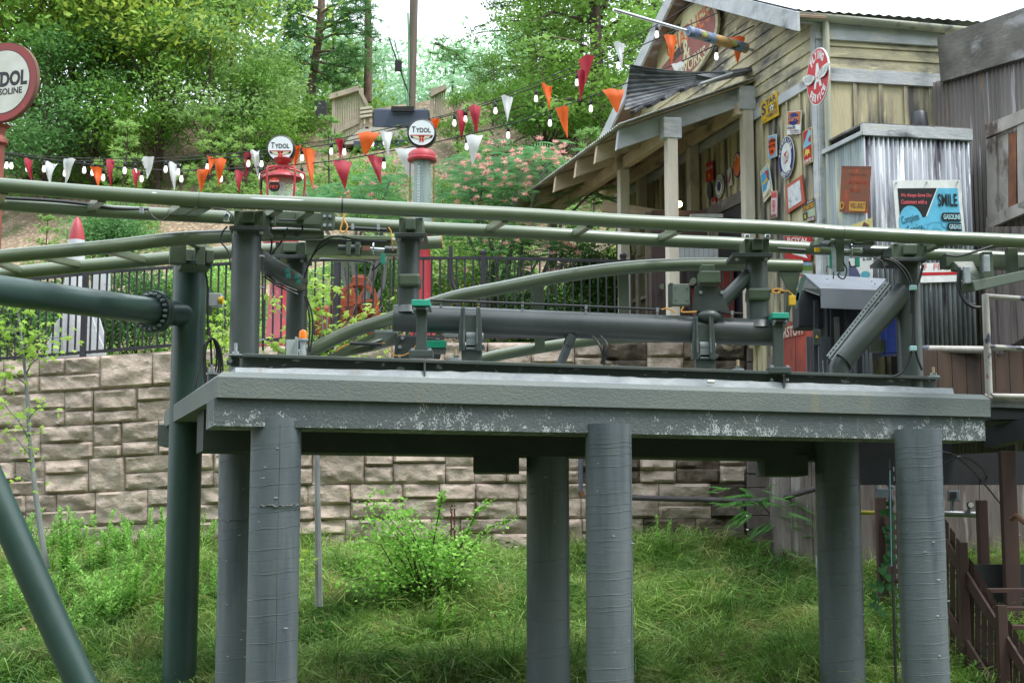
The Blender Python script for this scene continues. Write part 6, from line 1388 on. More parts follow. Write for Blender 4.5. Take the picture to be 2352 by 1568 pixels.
sign('x', '', [q + Vector((x * .1, -.012, z * .1)) for x, z in ((-1, 1), (1, 1), (1, -1), (-1, -1))], [('text', 'FRY', .5, .45, .8, .3, pc(206, 60, 50)), ('poly', [(.1, .85), (.9, .85), (.95, 1.05), (.5, 1.3), (.05, 1.05)], pc(206, 60, 50)), ('text', 'GUARANTEE', .5, .96, .8, .12, WHITE)], BLACK, .004, parts_parent=gp, shape='ell')
b = MB(); q = PP(601, 425); b.tube(smooth_pts([PP(606, 400), PP(601, 412), PP(599, 436)], 4), .022, 8); part(b, 'crank_handle', BLACK, gp)
gp2 = thing('gas_pump', 'tall green-glass gas pump with red drum cap, right of the two', 'gas pump', (P(969, 700, YG1).x, YG1, TERR))
globe(gp2, 969, 308, YG1, mpx(34, YG1)); c = PP(970, 350)
b = MB(); b.lathe((c.x, c.y, PP(0, 371).z), [(.26, 0), (.27, .04), (.25, .06), (.25, .13), (.2, .19), (.08, .2), (.07, .26)], 28); part(b, 'drum_cap', PRED, gp2)
b = MB(); b.lathe((c.x, c.y, PP(0, 520).z), [(.19, 0), (.19, PP(0, 371).z - PP(0, 520).z)], 24); part(b, 'glass_cylinder', GL, gp2)
b = MB(); b.lathe((c.x, c.y + .04, PP(0, 520).z), [(.15, 0), (.15, PP(0, 371).z - PP(0, 520).z)], 24); part(b, 'inner_tube', mat('pump_fluid_tint', lin((120, 150, 140)), lin((90, 120, 116)), sc=(9, 9, 2), rough=.2), gp2)
b = MB(); b.box((c.x - .05, c.y - .17, PP(0, 430).z), (.045, .01, .7)); part(b, 'gauge_strip', pc(200, 212, 214), gp2)
for k in range(14): b = MB(); b.box((c.x - .045, c.y - .178, PP(0, 385 + k * 6.5).z), (.03 + .015 * (k % 2), .004, .012)); part(b, 'gauge_mark', pc(60, 80, 90), gp2)
for sx in (-1, 1): b = MB(); b.tube([Vector((c.x + sx * .215, c.y - .05, PP(0, 372).z)), Vector((c.x + sx * .215, c.y - .05, PP(0, 540).z))], .012, 6); part(b, 'tie_rod', mat('rust_edge', lin((150, 110, 80)), rough=.8), gp2)
b = MB(); zz = PP(0, 520).z; b.lathe((c.x + .03, c.y, TERR), [(.3, 0), (.24, .3), (.17, 1.0), (.13, 1.8), (.12, 2.2), (.22, zz - TERR)], 24); part(b, 'body', PRED, gp2)
# left sign pole
sg_ = thing('gasoline_pole_sign', 'big round red-rimmed gasoline sign on a rusty red pole at the left edge', 'pole sign', (P(-3, 600, 24.8).x, 24.8, TERR)); c = P(15, 192, 24.8); r = mpx(94, 24.8); ya = R_(20); sR_ = Vector((math.cos(ya), -math.sin(ya), 0)); sN = Vector((-math.sin(ya), -math.cos(ya), 0))
b = MB(); b.tube([c + sN * .09, c + sN * .0], r * 1.02, 64); part(b, 'rim_band', mat('rusty_band', lin((92, 66, 54)), lin((116, 86, 66)), sc=(5, 5, 5), rough=.8), sg_)
PRIM = mat('faded_red_enamel', lin((158, 58, 56)), lin((140, 66, 62)), sc=(2, 2, 2), c3=lin((176, 110, 90)), sc3=(5, 5, 5), r3=(.62, .68), rough=.55)
WEN = mat('stained_white_enamel', lin((216, 216, 208)), lin((196, 194, 180)), sc=(2, 2, 3), c3=lin((160, 130, 96)), sc3=(5, 5, 4), r3=(.66, .72), rough=.5)
q = [c + sR_ * (sx * r) + sN * .094 + Vector((0, 0, sz * r)) for sx, sz in ((-1, 1), (1, 1), (1, -1), (-1, -1))]
sign('x', '', q, [('ell', .5, .5, .41, .41, BLACK), ('ell', .5, .5, .402, .402, WEN), ('text', 'TYDOL', .54, .53, .66, .2, BLACK, 0, 0, .05), ('text', 'GASOLINE', .55, .37, .5, .085, BLACK, 0, 0, .03)], PRIM, .004, parts_parent=sg_, shape='ell', nseg=64)
b = MB(); cx = P(2, 192, 24.8).x; b.lathe((cx, 24.8, TERR), [(.14, 0), (.12, .5), (.105, P(0, 335, 24.8).z - TERR), (.16, P(0, 330, 24.8).z - TERR), (.16, P(0, 322, 24.8).z - TERR), (.1, P(0, 312, 24.8).z - TERR), (.12, P(0, 296, 24.8).z - TERR), (.2, P(0, 289, 24.8).z - TERR)], 20)
part(b, 'pole', mat('rusty_red_pole', lin((128, 62, 52)), lin((148, 82, 66)), sc=(5, 5, 2), rough=.7), sg_)
# rocket
YR = 26.4; RW = mat('rocket_white', lin((206, 210, 214)), lin((190, 192, 196)), sc=(1.5, 1.5, 1.5), c3=lin((160, 150, 146)), sc3=(3, 3, 9), r3=(.64, .7), rough=.5)
rk = thing('toy_rocket', 'white rocket with a red nose cone and flaring fins behind the fence', 'rocket', (P(176, 700, YR).x, YR, TERR)); c = P(176, 552, YR)
zN, zT, zB = P(0, 552, YR).z, P(0, 498, YR).z, P(0, 836, YR).z; rr_ = mpx(19, YR); 
b = MB(); hN = zT - zN; b.lathe((c.x, YR, zN), [(rr_, 0), (rr_ * .9, hN * .3), (rr_ * .68, hN * .6), (rr_ * .38, hN * .85), (rr_ * .12, hN * .97), (.005, hN * 1.05)], 28); part(b, 'nose_cone', PRED, rk)
b = MB(); b.lathe((c.x, YR, TERR), [(rr_ * .8, 0), (rr_ * 1.25, .4), (rr_ * 1.3, 1.2), (rr_ * 1.12, (zN - TERR) * .75), (rr_, zN - TERR)], 28); part(b, 'body', RW, rk)
for pts in ([(158, 700), (128, 740), (108, 790), (98, 840), (150, 840), (150, 780)], [(196, 690), (216, 620), (252, 614), (252, 665), (225, 720), (240, 770), (240, 845), (198, 845)], [(205, 700), (222, 760), (240, 800), (248, 846), (212, 846)]):
    b = MB(); yy = YR + (.05 if pts[0][0] != 205 else -.3); b.prism([P(u, v, yy) for u, v in pts], (0, .06, 0)); part(b, 'fin', RW, rk, .01)
# orange compressor
oc = thing('orange_compressor', 'rusty orange old compressor engine with a spoked flywheel behind the fence', 'machine', (P(800, 760, 26).x, 26, TERR))
ORM = mat('orange_machine_paint', lin((160, 78, 44)), lin((126, 66, 44)), sc=(3, 3, 3), c3=lin((110, 66, 46)), sc3=(4, 4, 4), r3=(.58, .66), rough=.6)
b = MB(); b.box(P(800, 742, 26), (1.1, .7, .55)); part(b, 'tank', ORM, oc, .06)
c = P(822, 690, 25.6); b = MB()
for i in range(24): a0, a1 = i * math.pi / 12, (i + 1) * math.pi / 12; b.beam(c + Vector((math.cos(a0), 0, math.sin(a0))) * .3, c + Vector((math.cos(a1), 0, math.sin(a1))) * .3, .06, .06, up=(0, 1, 0))
part(b, 'flywheel_rim', ORM, oc)
for i in range(6): a = i * math.pi / 3; b = MB(); b.beam(c, c + Vector((math.cos(a), 0, math.sin(a))) * .28, .05, .05, up=(0, 1, 0)); part(b, 'spoke', ORM, oc)
b = MB(); b.disc(c, (0, 1, 0), .08, .12); part(b, 'hub', ORM, oc)
b = MB(); b.box(P(825, 648, 26), (.24, .25, .2)); b.box(P(790, 690, 26), (.4, .4, .4)); part(b, 'cylinder_head', ORM, oc, .03)
b = MB(); b.tube(smooth_pts([P(812, 640, 25.8), P(820, 632, 25.8), P(840, 636, 25.8), P(860, 665, 25.8), P(868, 690, 25.8)], 6), .012, 6); b.tube([P(867, 690, 25.8), P(866, 740, 25.8)], .03, 8); part(b, 'pipe', ORM, oc)
b = MB(); 
for k in range(5): b.tube([P(772 + 13 * math.cos(a), 672 + k * 1.6 - 16 * math.sin(a), 25.9) for a in [i * math.pi / 8 for i in range(9)]], .012, 6)
part(b, 'hose_coil', pc(190, 110, 110), oc)
# red box, big green pipe behind
b = MB(); b.lathe((P(650, 760, 25.4).x, 25.4, TERR), [(.42, 0), (.42, .25), (.3, .35), (.24, 1.2), (.2, 1.5)], 4); solo(b, 'red_pump_plinth', PRED, 'tapering red plinth showing through leaves behind the fence', 'plinth', (P(650, 760, 25.4).x, 25.4, TERR))
# car behind the fence
car = thing('parked_car', 'dark parked car seen through the fence beside the porch post', 'car', (P(1330, 760, 30).x, 30, TERR)); YC = 29.6
CB = mat('car_paint_dark', lin((40, 44, 48)), lin((46, 50, 54)), rough=.25, coat=.8); q = lambda u, v, dy=0: P(u, v, YC + dy)
prof = [(1275, 790), (1275, 742), (1300, 728), (1345, 720), (1372, 690), (1400, 672), (1450, 668), (1500, 676), (1530, 710), (1560, 730), (1562, 790)]
b = MB(); b.prism([q(u, v) for u, v in prof], (0, 1.6, 0)); part(b, 'body', CB, car, .05)
b = MB(); b.prism([q(1352, 719, -.02), q(1378, 688, -.02), q(1404, 677, -.02), q(1428, 675, -.02), q(1428, 716, -.02)], (0, .01, 0)); part(b, 'window', mat('car_glass', lin((120, 140, 146)), rough=.08, spec=1, coat=1), car)
for u in (1318, 1520): 
    b = MB(); w = q(u, 780, -.03); b.disc(Vector((w.x, w.y, TERR + .33)), (0, 1, 0), .33, .2, 28); part(b, 'wheel', BLACK, car)
b = MB(); b.prism([q(1100, 790), q(1104, 772), q(1140, 764), q(1210, 762), q(1250, 770), q(1260, 790)], (0, 1.2, 0)); solo(b, 'parked_cart', pc(70, 80, 104, .3), 'low dark blue vehicle glimpsed between pickets under the arched rails', 'vehicle', q(1180, 790))
# posts inside terrace behind pump (dark slim pole)
b = MB(); b.tube(smooth_pts([P(1035, 565, 25.5), P(1037, 640, 25.5), P(1055, 690, 25.5), P(1050, 740, 25.5)], 5), .035, 8); solo(b, 'bent_pipe', FENCE, 'bent dark pipe standing behind the fence right of the green gas pump', 'pipe', P(1037, 780, 25.5))

# ------------------------------------------------------------------ string lights and pennants
def sY(u): return interp([(0, 26.6), (1150, 26.6), (1560, 24.2), (1760, 23.6)], u)
S1 = [(8, 350), (100, 359), (196, 364), (285, 365), (381, 363), (481, 357), (569, 349), (618, 344), (679, 333), (762, 321), (864, 301), (972, 277), (1057, 255), (1138, 228), (1206, 201), (1323, 150), (1508, 58), (1591, 8)]
S2 = [(8, 354), (120, 368), (215, 371), (314, 373), (408, 369), (502, 363), (602, 355), (695, 341), (789, 326), (883, 304), (972, 281), (1057, 259), (1138, 234), (1229, 200), (1336, 161), (1417, 129), (1524, 83), (1648, 30)]
S3 = [(11, 353), (118, 367), (236, 381), (328, 389), (416, 391), (505, 389), (599, 384), (695, 377), (786, 367), (883, 350), (1004, 326), (1074, 310), (1168, 286), (1206, 275), (1261, 255), (1357, 222), (1438, 192), (1551, 148), (1642, 105), (1739, 56)]
CAB = mat('string_cable', (.02, .018, .018), rough=.6)
for tab, lb, rr_ in ((S1, 'upper wire of the festoon run, carrying most of the pennants', .009), (S2, 'middle black festoon cable just under the upper wire', .011), (S3, 'lowest festoon cable sagging from the sign pole to the gable', .012)):
    b = MB(); b.tube(smooth_pts([P(u, v, sY(u)) for u, v in tab], 4), rr_, 5); solo(b, 'string_light_cable', CAB, lb, 'cable', P(tab[8][0], tab[8][1], sY(tab[8][0])))
BULB = mat('lit_frosted_bulb', (1, .97, .92), emit=.85, rough=.3)
bulbs = [(6, 384), (16, 380), (27, 381), (64, 387), (102, 388), (150, 398), (194, 391), (213, 396), (238, 408), (287, 392), (311, 395), (326, 411), (381, 389), (410, 395), (417, 411), (477, 384), (505, 389), (508, 411), (571, 376), (601, 377), (599, 406), (694, 363),
         (693, 405), (761, 348), (791, 349), (787, 393), (855, 329), (884, 326), (882, 380), (1044, 283), (1069, 274), (1072, 337), (1138, 255), (1167, 311), (1231, 227), (1263, 283), (1325, 190), (1420, 151), (1357, 250), (1509, 80), (1645, 130)]
ORD = 'first second third fourth fifth sixth seventh eighth ninth tenth eleventh twelfth thirteenth fourteenth fifteenth sixteenth seventeenth eighteenth nineteenth twentieth'.split()
def ordl(i, n):
    def w(k): return ORD[k] if k < 20 else ('twenty-' + ORD[k - 20] if k < 29 else 'thirtieth')
    return w(i) + ' from the left' if i < n / 2 else w(n - 1 - i) + ' from the right'
pens = [('red', 66, 363, 51, 14), ('white', 118, 371, 51, 18), ('white', 161, 366, 56, 24), ('orange', 222, 383, 47, 22), ('red', 254, 364, 66, 14), ('white', 341, 363, 50, 28), ('red', 313, 387, 45, 14), ('white', 401, 372, 63, 18), ('orange', 484, 357, 43, 10), ('orange', 507, 364, 64, 22),
        ('orange', 468, 390, 50, 24), ('red', 549, 389, 54, 14), ('red', 571, 350, 62, 14), ('white', 586, 345, 60, 14), ('orange', 681, 333, 57, 16), ('orange', 708, 340, 97, 22), ('red', 780, 318, 50, 14), ('red', 786, 367, 66, 36), ('orange', 848, 303, 54, 42), ('red', 861, 357, 66, 26),
        ('white', 888, 302, 60, 22), ('white', 935, 340, 70, 44), ('orange', 1000, 272, 40, 14), ('red', 1062, 252, 70, 18), ('red', 1090, 243, 65, 24), ('white', 1165, 220, 62, 22), ('white', 1090, 309, 69, 32), ('orange', 1256, 192, 63, 16), ('orange', 1290, 248, 71, 24), ('red', 1347, 132, 66, 28),
        ('red', 1338, 161, 72, 16), ('white', 1423, 97, 63, 22), ('orange', 1409, 204, 54, 42), ('orange', 1540, 80, 70, 24), ('orange', 1693, 83, 62, 30), ('white', 1556, 147, 26, 22)]
bulbs.sort(); pens.sort(key=lambda p: p[1])
PM = {'red': mat('pennant_red', lin((186, 60, 76)), lin((170, 52, 66)), sc=(6, 6, 6), rough=.6, trans=.3), 'white': mat('pennant_white', lin((226, 230, 228)), lin((208, 212, 212)), sc=(6, 6, 6), rough=.6, trans=.3), 'orange': mat('pennant_orange', lin((236, 112, 44)), lin((220, 98, 40)), sc=(6, 6, 6), rough=.6, trans=.3)}
def near_pen(u):
    p = min(pens, key=lambda p: abs(p[1] - u)); return ('left' if u < p[1] else 'right') + ' of the nearest ' + p[0] + ' pennant'
base = None
for i, (u, v) in enumerate(bulbs):
    Y = sY(u); h = [interp(t, u) for t in (S2, S3)]; hv = max([x for x in h if x < v - 8] or [h[0]])
    q = P(u, hv, Y); dz = q.z - P(u, v, Y).z
    if base is None:
        t = thing('festoon_bulb', '', 'light bulb', q); b = MB(); b.tube([q, q - Vector((0, 0, dz - .13))], .006, 5); b.lathe(q - Vector((0, 0, dz + 0)), [(.022, .06), (.03, .075), (.03, .14), (.018, .16)], 10); part(b, 'socket', BLACK, t)
        b = MB(); b.lathe(q - Vector((0, 0, dz)), [(.004, -.064), (.022, -.058), (.034, -.032), (.036, -.01), (.029, .03), (.02, .07)], 14); part(b, 'glass_bulb', BULB, t); base = t; o = t; base_dz = dz
    else: o = copy_tree(base); o.location = q - Vector((0, 0, dz - base_dz))
    o['label'] = 'lit festoon bulb, %s, just %s' % (ordl(i, len(bulbs)), near_pen(u)); o['group'] = 'festoon bulbs over the terrace'
cnt = {}
tot = {c: sum(1 for p in pens if p[0] == c) for c in PM}
for i, (c, u, v, L, w) in enumerate(pens):
    Y = sY(u) - .03; k = cnt.get(c, 0); cnt[c] = k + 1; r3 = random.Random(i + 40); b = MB(); V = []
    W0 = mpx(w * 1.3, Y); LL = mpx(L, Y); tw = r3.uniform(-.9, .9) if w < 30 else r3.uniform(-.2, .2); tip = r3.uniform(-.25, .35)
    nx, nz = 6, 8; q = P(u, v + 2, Y); fold = .5 if w < 30 else .12
    for j in range(nz + 1):
        y = j / nz
        for x_ in range(nx + 1):
            x = x_ / nx - .5; ww = W0 * (1.25 if w < 20 else 1) * (1 - y * .94)
            cx = tip * W0 * y * 1.4; dy = .05 * math.sin(y * 5 + tw * 3) + fold * W0 * math.sin((x + .5) * math.pi * (2 if w < 20 else 1)) * (1 - y * .7)
            V.append(Vector((q.x + cx + x * ww * (1 - .25 * abs(tw) * y), q.y - dy - tw * x * ww, q.z - y * LL - .012 * math.sin(x * 9 + i))))
    b.add(V, [(j * (nx + 1) + x, j * (nx + 1) + x + 1, (j + 1) * (nx + 1) + x + 1, (j + 1) * (nx + 1) + x) for j in range(nz) for x in range(nx)], True)
    n_ = ordl(k, tot[c]); wide = {True: 'broad', False: 'folded'}[w > 30]
    b_, bi = min((abs(bu - u), j) for j, (bu, bv) in enumerate(bulbs))
    o = solo(b, 'pennant_flag', PM[c], '%s %s triangular pennant, %s of the %s ones' % (wide, c, n_, c), 'pennant', q, 'cloth pennants on the festoon strings')
# ------------------------------------------------------------------ hillside platform
HW = mat('silvered_deck_timber', lin((186, 172, 152)), lin((158, 146, 130)), sc=(4, 4, 1.5), rough=.9)
YB = 41.0
pf = thing('hillside_platform', 'silvery timber platform with slatted side rails and navy padding on the hillside', 'platform', P(880, 335, YB))
def PB(u, v, d=0): return P(u, v, YB + d)
for q in ([(757, 218), (825, 200), (832, 240), (765, 330)],): pass
for (u0, u1, va, vb) in ((762, 768, 216, 322), (826, 832, 204, 296), (839, 845, 244, 296)):
    b = MB(); b.prism([PB(u0, va), PB(u1 + 2, va - 2), PB(u1 + 2, vb), PB(u0, vb)], (0, .12, 0)); part(b, 'post', HW, pf)
b = MB(); b.prism([PB(755, 216, -.1), PB(826, 196, -.1), PB(830, 206, -.1), PB(757, 228, -.1)], (0, .2, 0)); b.prism([PB(824, 196, -.1), PB(845, 235, -.1), PB(842, 246, -.1), PB(824, 212, -.1)], (0, .12, 0)); part(b, 'handrail', HW, pf)
b = MB(); b.prism([PB(768, 296), PB(826, 270), PB(828, 282), PB(768, 310)], (0, .08, 0)); part(b, 'mid_rail', HW, pf)
for k in range(11): u = 771 + k * 5.4; b = MB(); b.prism([PB(u, 228 - k * 1.6, .05), PB(u + 4, 227 - k * 1.6, .05), PB(u + 4, 322 - k * 2.2, .05), PB(u, 324 - k * 2.2, .05)], (0, .04, 0)); part(b, 'slat', HW, pf)
for k in range(3): b = MB(); b.beam(PB(828, 262 + k * 9 - 10), PB(855, 236 + k * 9 + 12), .2, .07); part(b, 'loose_board', mat('pale_board', lin((196, 186, 166)), rough=.8), pf)
b = MB(); b.prism([PB(855, 296), PB(855, 256), PB(862, 248), PB(985, 250), PB(987, 300)], (0, .5, 0)); part(b, 'navy_pad', mat('navy_vinyl', lin((72, 80, 100)), lin((62, 70, 90)), sc=(1, 1, 1), rough=.5), pf, .05)
b = MB(); b.box(PB(925, 251, -.1), (.65, .1, .14)); part(b, 'dark_batten', BLACK, pf)
b = MB(); b.prism([PB(800, 318), PB(835, 292), PB(960, 291), PB(960, 322), PB(790, 332)], (0, 1.0, -.05)); part(b, 'deck', mat('pale_deck', lin((206, 198, 186)), lin((184, 176, 164)), sc=(2, 2, 2), rough=.85), pf)
b = MB(); b.prism([PB(812, 324, -.2), PB(960, 320, -.2), PB(958, 344, -.2), PB(812, 344, -.2)], (0, .4, 0)); part(b, 'navy_skirt', mat('navy_vinyl', (0, 0, 0)), pf)
b = MB(); b.prism([PB(987, 206, -.1), PB(1024, 193, -.1), PB(1026, 203, -.1), PB(990, 222, -.1)], (0, .2, 0)); b.prism([PB(988, 215), PB(996, 215), PB(996, 280), PB(988, 280)], (0, .12, 0)); part(b, 'handrail', HW, pf)
for k in range(5): b = MB(); u = 999 + k * 5; b.prism([PB(u, 216 - k * 2, .05), PB(u + 4, 214 - k * 2, .05), PB(u + 4, 268, .05), PB(u, 270, .05)], (0, .04, 0)); part(b, 'slat', HW, pf)
b = MB(); b.prism([PB(722, 232, .5), PB(750, 230, .5), PB(750, 268, .5), PB(726, 270, .5)], (0, .2, 0)); part(b, 'lamp_post_cap', pc(60, 56, 60), pf)
ut = thing('utility_pole', 'thick weathered utility pole with climbing ropes behind the navy padding', 'pole', P(950, 262, 42.5))
b = MB(); b.tube([P(944, 262, 42.5), P(948, 120, 42.5), P(952, -60, 42.5)], mpx(10, 42.5), 14); part(b, 'pole', mat('weathered_pole', lin((118, 106, 96)), lin((96, 86, 78)), sc=(9, 9, .6), rough=.9), ut)
b = MB(); b.tube([P(937, 245, 42), P(939, 120, 42), P(937, 30, 42)], .03, 6); b.tube([P(936, 250, 42), P(925, 170, 42), P(905, 90, 42)], .02, 6); part(b, 'rope', flat('green_rope', (110, 160, 120), .8), ut)
b = MB(); b.tube([P(942, 225, 42), P(915, 150, 42), P(893, 85, 42)], .025, 6); b.box(P(915, 152, 42), (.2, .15, .3)); part(b, 'pulley_line', BLACK, ut)

# ------------------------------------------------------------------ right-hand catwalk, pipes, stairs and brown fence
RSTW = mat('chipped_white_pipe', lin((184, 180, 174)), lin((160, 154, 146)), sc=(3, 3, 3), c3=lin((140, 96, 70)), sc3=(5, 5, 5), r3=(.62, .68), c4=lin((70, 74, 90)), sc4=(1.4, 1.4, 1.4), r4=(.58, .6), rough=.55)
cwk = thing('catwalk_railing', 'chipped white pipe railing beside the right end of the concrete deck', 'railing', P(2270, 920, 18.4))
b = MB(); b.tube([P(2263, 676, 18.4), P(2267, 780, 18.4), P(2272, 914, 18.4)], .045, 14); part(b, 'post', RSTW, cwk)
for v0, v1, Y in ((680, 688, 18.4), (796, 802, 18.4)): b = MB(); b.tube([P(2262, v0, Y), P(2440, v1 + 4, Y)], .034, 12); part(b, 'rail', RSTW, cwk)
b = MB(); b.tube([P(2020, 800, 20.1), P(2262, 803, 19.9)], .05, 12); solo(b, 'white_pipe', RSTW, 'long white pipe along the foot of the silver corrugated wall', 'pipe', P(2140, 802, 20))
b = MB(); b.tube([P(2262, 909, 18.4), P(2440, 912, 18.4)], .035, 10); part(b, 'toe_rail', RSTW, cwk)
BFN = mat('brown_stained_timber', lin((78, 56, 48)), lin((64, 46, 42)), sc=(5, 5, 1), rough=.8, isl=.08)
bf = thing('stair_fence', 'brown board fence stepping down the slope at the lower right', 'wooden fence', P(2250, 1500, 19))
def bY(u): return interp([(2150, 20.0), (2352, 18.4), (2480, 17.6)], u)
def btop(u): return 1184 + (u - 2166) * 1.6
k = 0; u = 2168
while u < 2430:
    w = 11.5; vt = btop(u) ; Y = bY(u)
    b = MB(); b.prism([P(u, vt, Y), P(u + w, vt + w * 1.25, Y - .05), P(u + w, 1700, Y - .05), P(u, 1700, Y)], (.0, .03, 0)); part(b, 'picket', BFN, bf); u += 14.6; k += 1
for d0 in (55, 210):
    b = MB(); b.beam(P(2168, btop(2168) + d0, bY(2168) - .06), P(2430, btop(2430) + d0, bY(2430) - .06), .04, .13); part(b, 'rail', BFN, bf)
for u in (2209, 2299, 2390):
    b = MB(); a = P(u, btop(u) - 8, bY(u) - .12); b.box((a.x, a.y, a.z - 1.4), (.12, .12, 2.8)); part(b, 'post', BFN, bf, .006)
for (u, v0, v1, w, Y, lb) in ((2022, 1142, 1400, 22, 21.4, 'left brown post of the low gate between the right columns'), (2254, 1148, 1350, 22, 21.4, 'brown post before the gauge pipes right of the last column'), (2312, 1035, 1360, 34, 21.0, 'broad dark brown timber post rising to the walkway beam')):
    a = P(u, v0, Y); c = P(u, v1, Y); b = MB(); b.box((a.x, Y, (a.z + c.z) / 2 - .2), (mpx(w, Y), .14, a.z - c.z + .4)); solo(b, 'timber_post', BFN, lb, 'post', (a.x, Y, c.z - .4), bevel=.008)
gt = thing('timber_gate', 'brown timber gate frame glimpsed beside the vine', 'gate', P(2040, 1340, 21.3))
for v in (1190, 1325): b = MB(); b.beam(P(2030, v, 21.3), P(2062, v, 21.3), .06, .15); part(b, 'rail', BFN, gt)
for u in (2040, 2056): b = MB(); b.box(P(u, 1260, 21.25), (.06, .03, .9)); part(b, 'slat', BFN, gt)
st_ = thing('timber_stair', 'dark timber stair treads behind the brown board fence', 'stair', P(2330, 1400, 19.8))
for k in range(5):
    b = MB(); b.box(P(2330 + k * 6, 1355 + k * 42, 20.4 - k * .28), (1.0, .3, .05)); part(b, 'tread', BFN, st_)
b = MB(); b.box(P(2330, 1460, 21.2), (1.4, .1, 2.0)); part(b, 'riser_board', BLK, st_)
b = MB(); b.tube(smooth_pts([P(2322, 1192, 19.3), P(2336, 1184, 19.2), P(2352, 1198, 19.0), P(2400, 1230, 18.5)], 4), .035, 8); part(b, 'handrail', flat('oiled_wood', (112, 80, 58)), st_)
GPI = mat('galv_pipe', lin((130, 134, 138)), rough=.4, metal=.5)
pg = thing('gauge_pipework', 'galvanised pipework with a round pressure gauge and blue-grey box on the plank wall', 'pipework', P(2200, 1180, 22.9))
b = MB(); b.tube([P(2160, 1178, 22.9), P(2245, 1181, 22.9)], .05, 12); b.tube([P(2188, 1178, 22.9), P(2188, 1150, 22.9)], .035, 10); b.tube([P(2226, 1180, 22.9), P(2226, 1166, 22.9)], .03, 10); part(b, 'pipe', GPI, pg)
b = MB(); q = P(2229, 1159, 22.85); b.disc(q, (0, 1, 0), .055, .05, 18); part(b, 'gauge', pc(70, 80, 90), pg); b = MB(); b.disc(q - Vector((0, .03, 0)), (0, 1, 0), .042, .01, 18); part(b, 'gauge_face', WHITE, pg)
b = MB(); b.box(P(2190, 1138, 22.9), (.17, .12, .16)); part(b, 'switch_box', pc(120, 134, 146), pg, .01); b = MB(); b.box(P(2190, 1137, 22.82), (.09, .02, .1)); part(b, 'box_window', pc(60, 56, 50), pg)
pg = thing('conduit_bundle', 'grey-blue conduits curving down to a small box behind the last column', 'pipework', P(2010, 1140, 22.9))
for pts in ([(1975, 1095), (1998, 1085), (2006, 1060), (2006, 1030)], [(2008, 1030), (2012, 1080), (2030, 1105), (2052, 1120)], [(2016, 1030), (2022, 1070), (2040, 1095), (2062, 1102)], [(2012, 1060), (2013, 1120), (2018, 1130)]):
    b = MB(); b.tube(smooth_pts([P(u, v, 22.9) for u, v in pts], 6), .024, 8); part(b, 'pipe', pc(122, 136, 146), pg)
b = MB(); b.box(P(2027, 1134, 22.9), (.17, .12, .16)); part(b, 'switch_box', pc(120, 134, 146), pg, .01); b = MB(); b.tube([P(1975, 1176, 22.9), P(2010, 1177, 22.9)], .035, 10); part(b, 'valve', pc(176, 160, 60), pg)
b = MB(); b.tube(smooth_pts([P(1440, 1142, 23.9), P(1600, 1146, 23.9), P(1760, 1148, 23.5), P(1880, 1120, 22.5)], 6), mpx(6.5, 23.8), 12); dp = solo(b, 'drain_pipe', mat('dark_iron_pipe', lin((84, 78, 82)), lin((64, 58, 60)), sc=(4, 4, 4), rough=.6), 'dark iron pipe running along the foot of the stone wall to the right', 'pipe', P(1600, 1146, 23.9))
b = MB(); b.tube([P(1334, 1050, 23.9), P(1334, 1130, 23.9)], mpx(5, 23.9), 12); dp = thing('down_pipe', 'short blue-grey down pipe with a rusty cap beside the mid-span column', 'pipe', P(1334, 1140, 23.9)); part(b, 'pipe', pc(88, 92, 108), dp)
b = MB(); b.tube([P(1334, 1128, 23.9), P(1338, 1142, 23.9)], [mpx(9, 23.9), mpx(6, 23.9)], 12); part(b, 'rusty_cap', mat('rust_brown', (0, 0, 0)), dp)
b = MB(); a = P(1885, 1290, 22.6); b.tube([P(1884, 1275, 22.6), P(1886, 1340, 22.6)], .07, 10); solo(b, 'concrete_marker', pc(150, 160, 160), 'small pale marker stake in the grass before the plank wall', 'marker post', P(1886, 1340, 22.6))
b = MB(); b.tube(smooth_pts([P(2160, 1035, 20.5), P(2200, 1050, 20.5), P(2260, 1110, 22), P(2310, 1172, 22.5)], 6), .012, 6); b.tube(smooth_pts([P(2170, 1062, 20.5), P(2210, 1048, 20.5), P(2250, 1070, 21), P(2270, 1100, 22)], 6), .012, 6); solo(b, 'loose_cables', RUBBER, 'thin black cables drooping from the deck across the plank wall', 'cables', P(2170, 1040, 20.5))
# perforated tray along the right column
tr = thing('cable_tray', 'thin perforated cable tray standing along the right front column', 'cable tray', P(2060, 1560, 17.1))
b = MB(); a, c = P(2051, 1055, 17.15), P(2051, 1640, 17.15); b.box(((a.x + c.x) / 2 - .0, 17.15, (a.z + c.z) / 2), (.02, .05, a.z - c.z)); part(b, 'tray_plate', RUBBER, tr)
for k in range(26):
    z = c.z + (a.z - c.z) * k / 26; b = MB(); b.box((a.x - .002, 17.12, z), (.012, .004, .05)); part(b, 'slot', pc(104, 110, 114), tr)
b = MB(); b.tube([P(2044, 1080, 17.1), P(2048, 1300, 17.1)], .008, 5); part(b, 'cable', pc(90, 120, 130), tr)
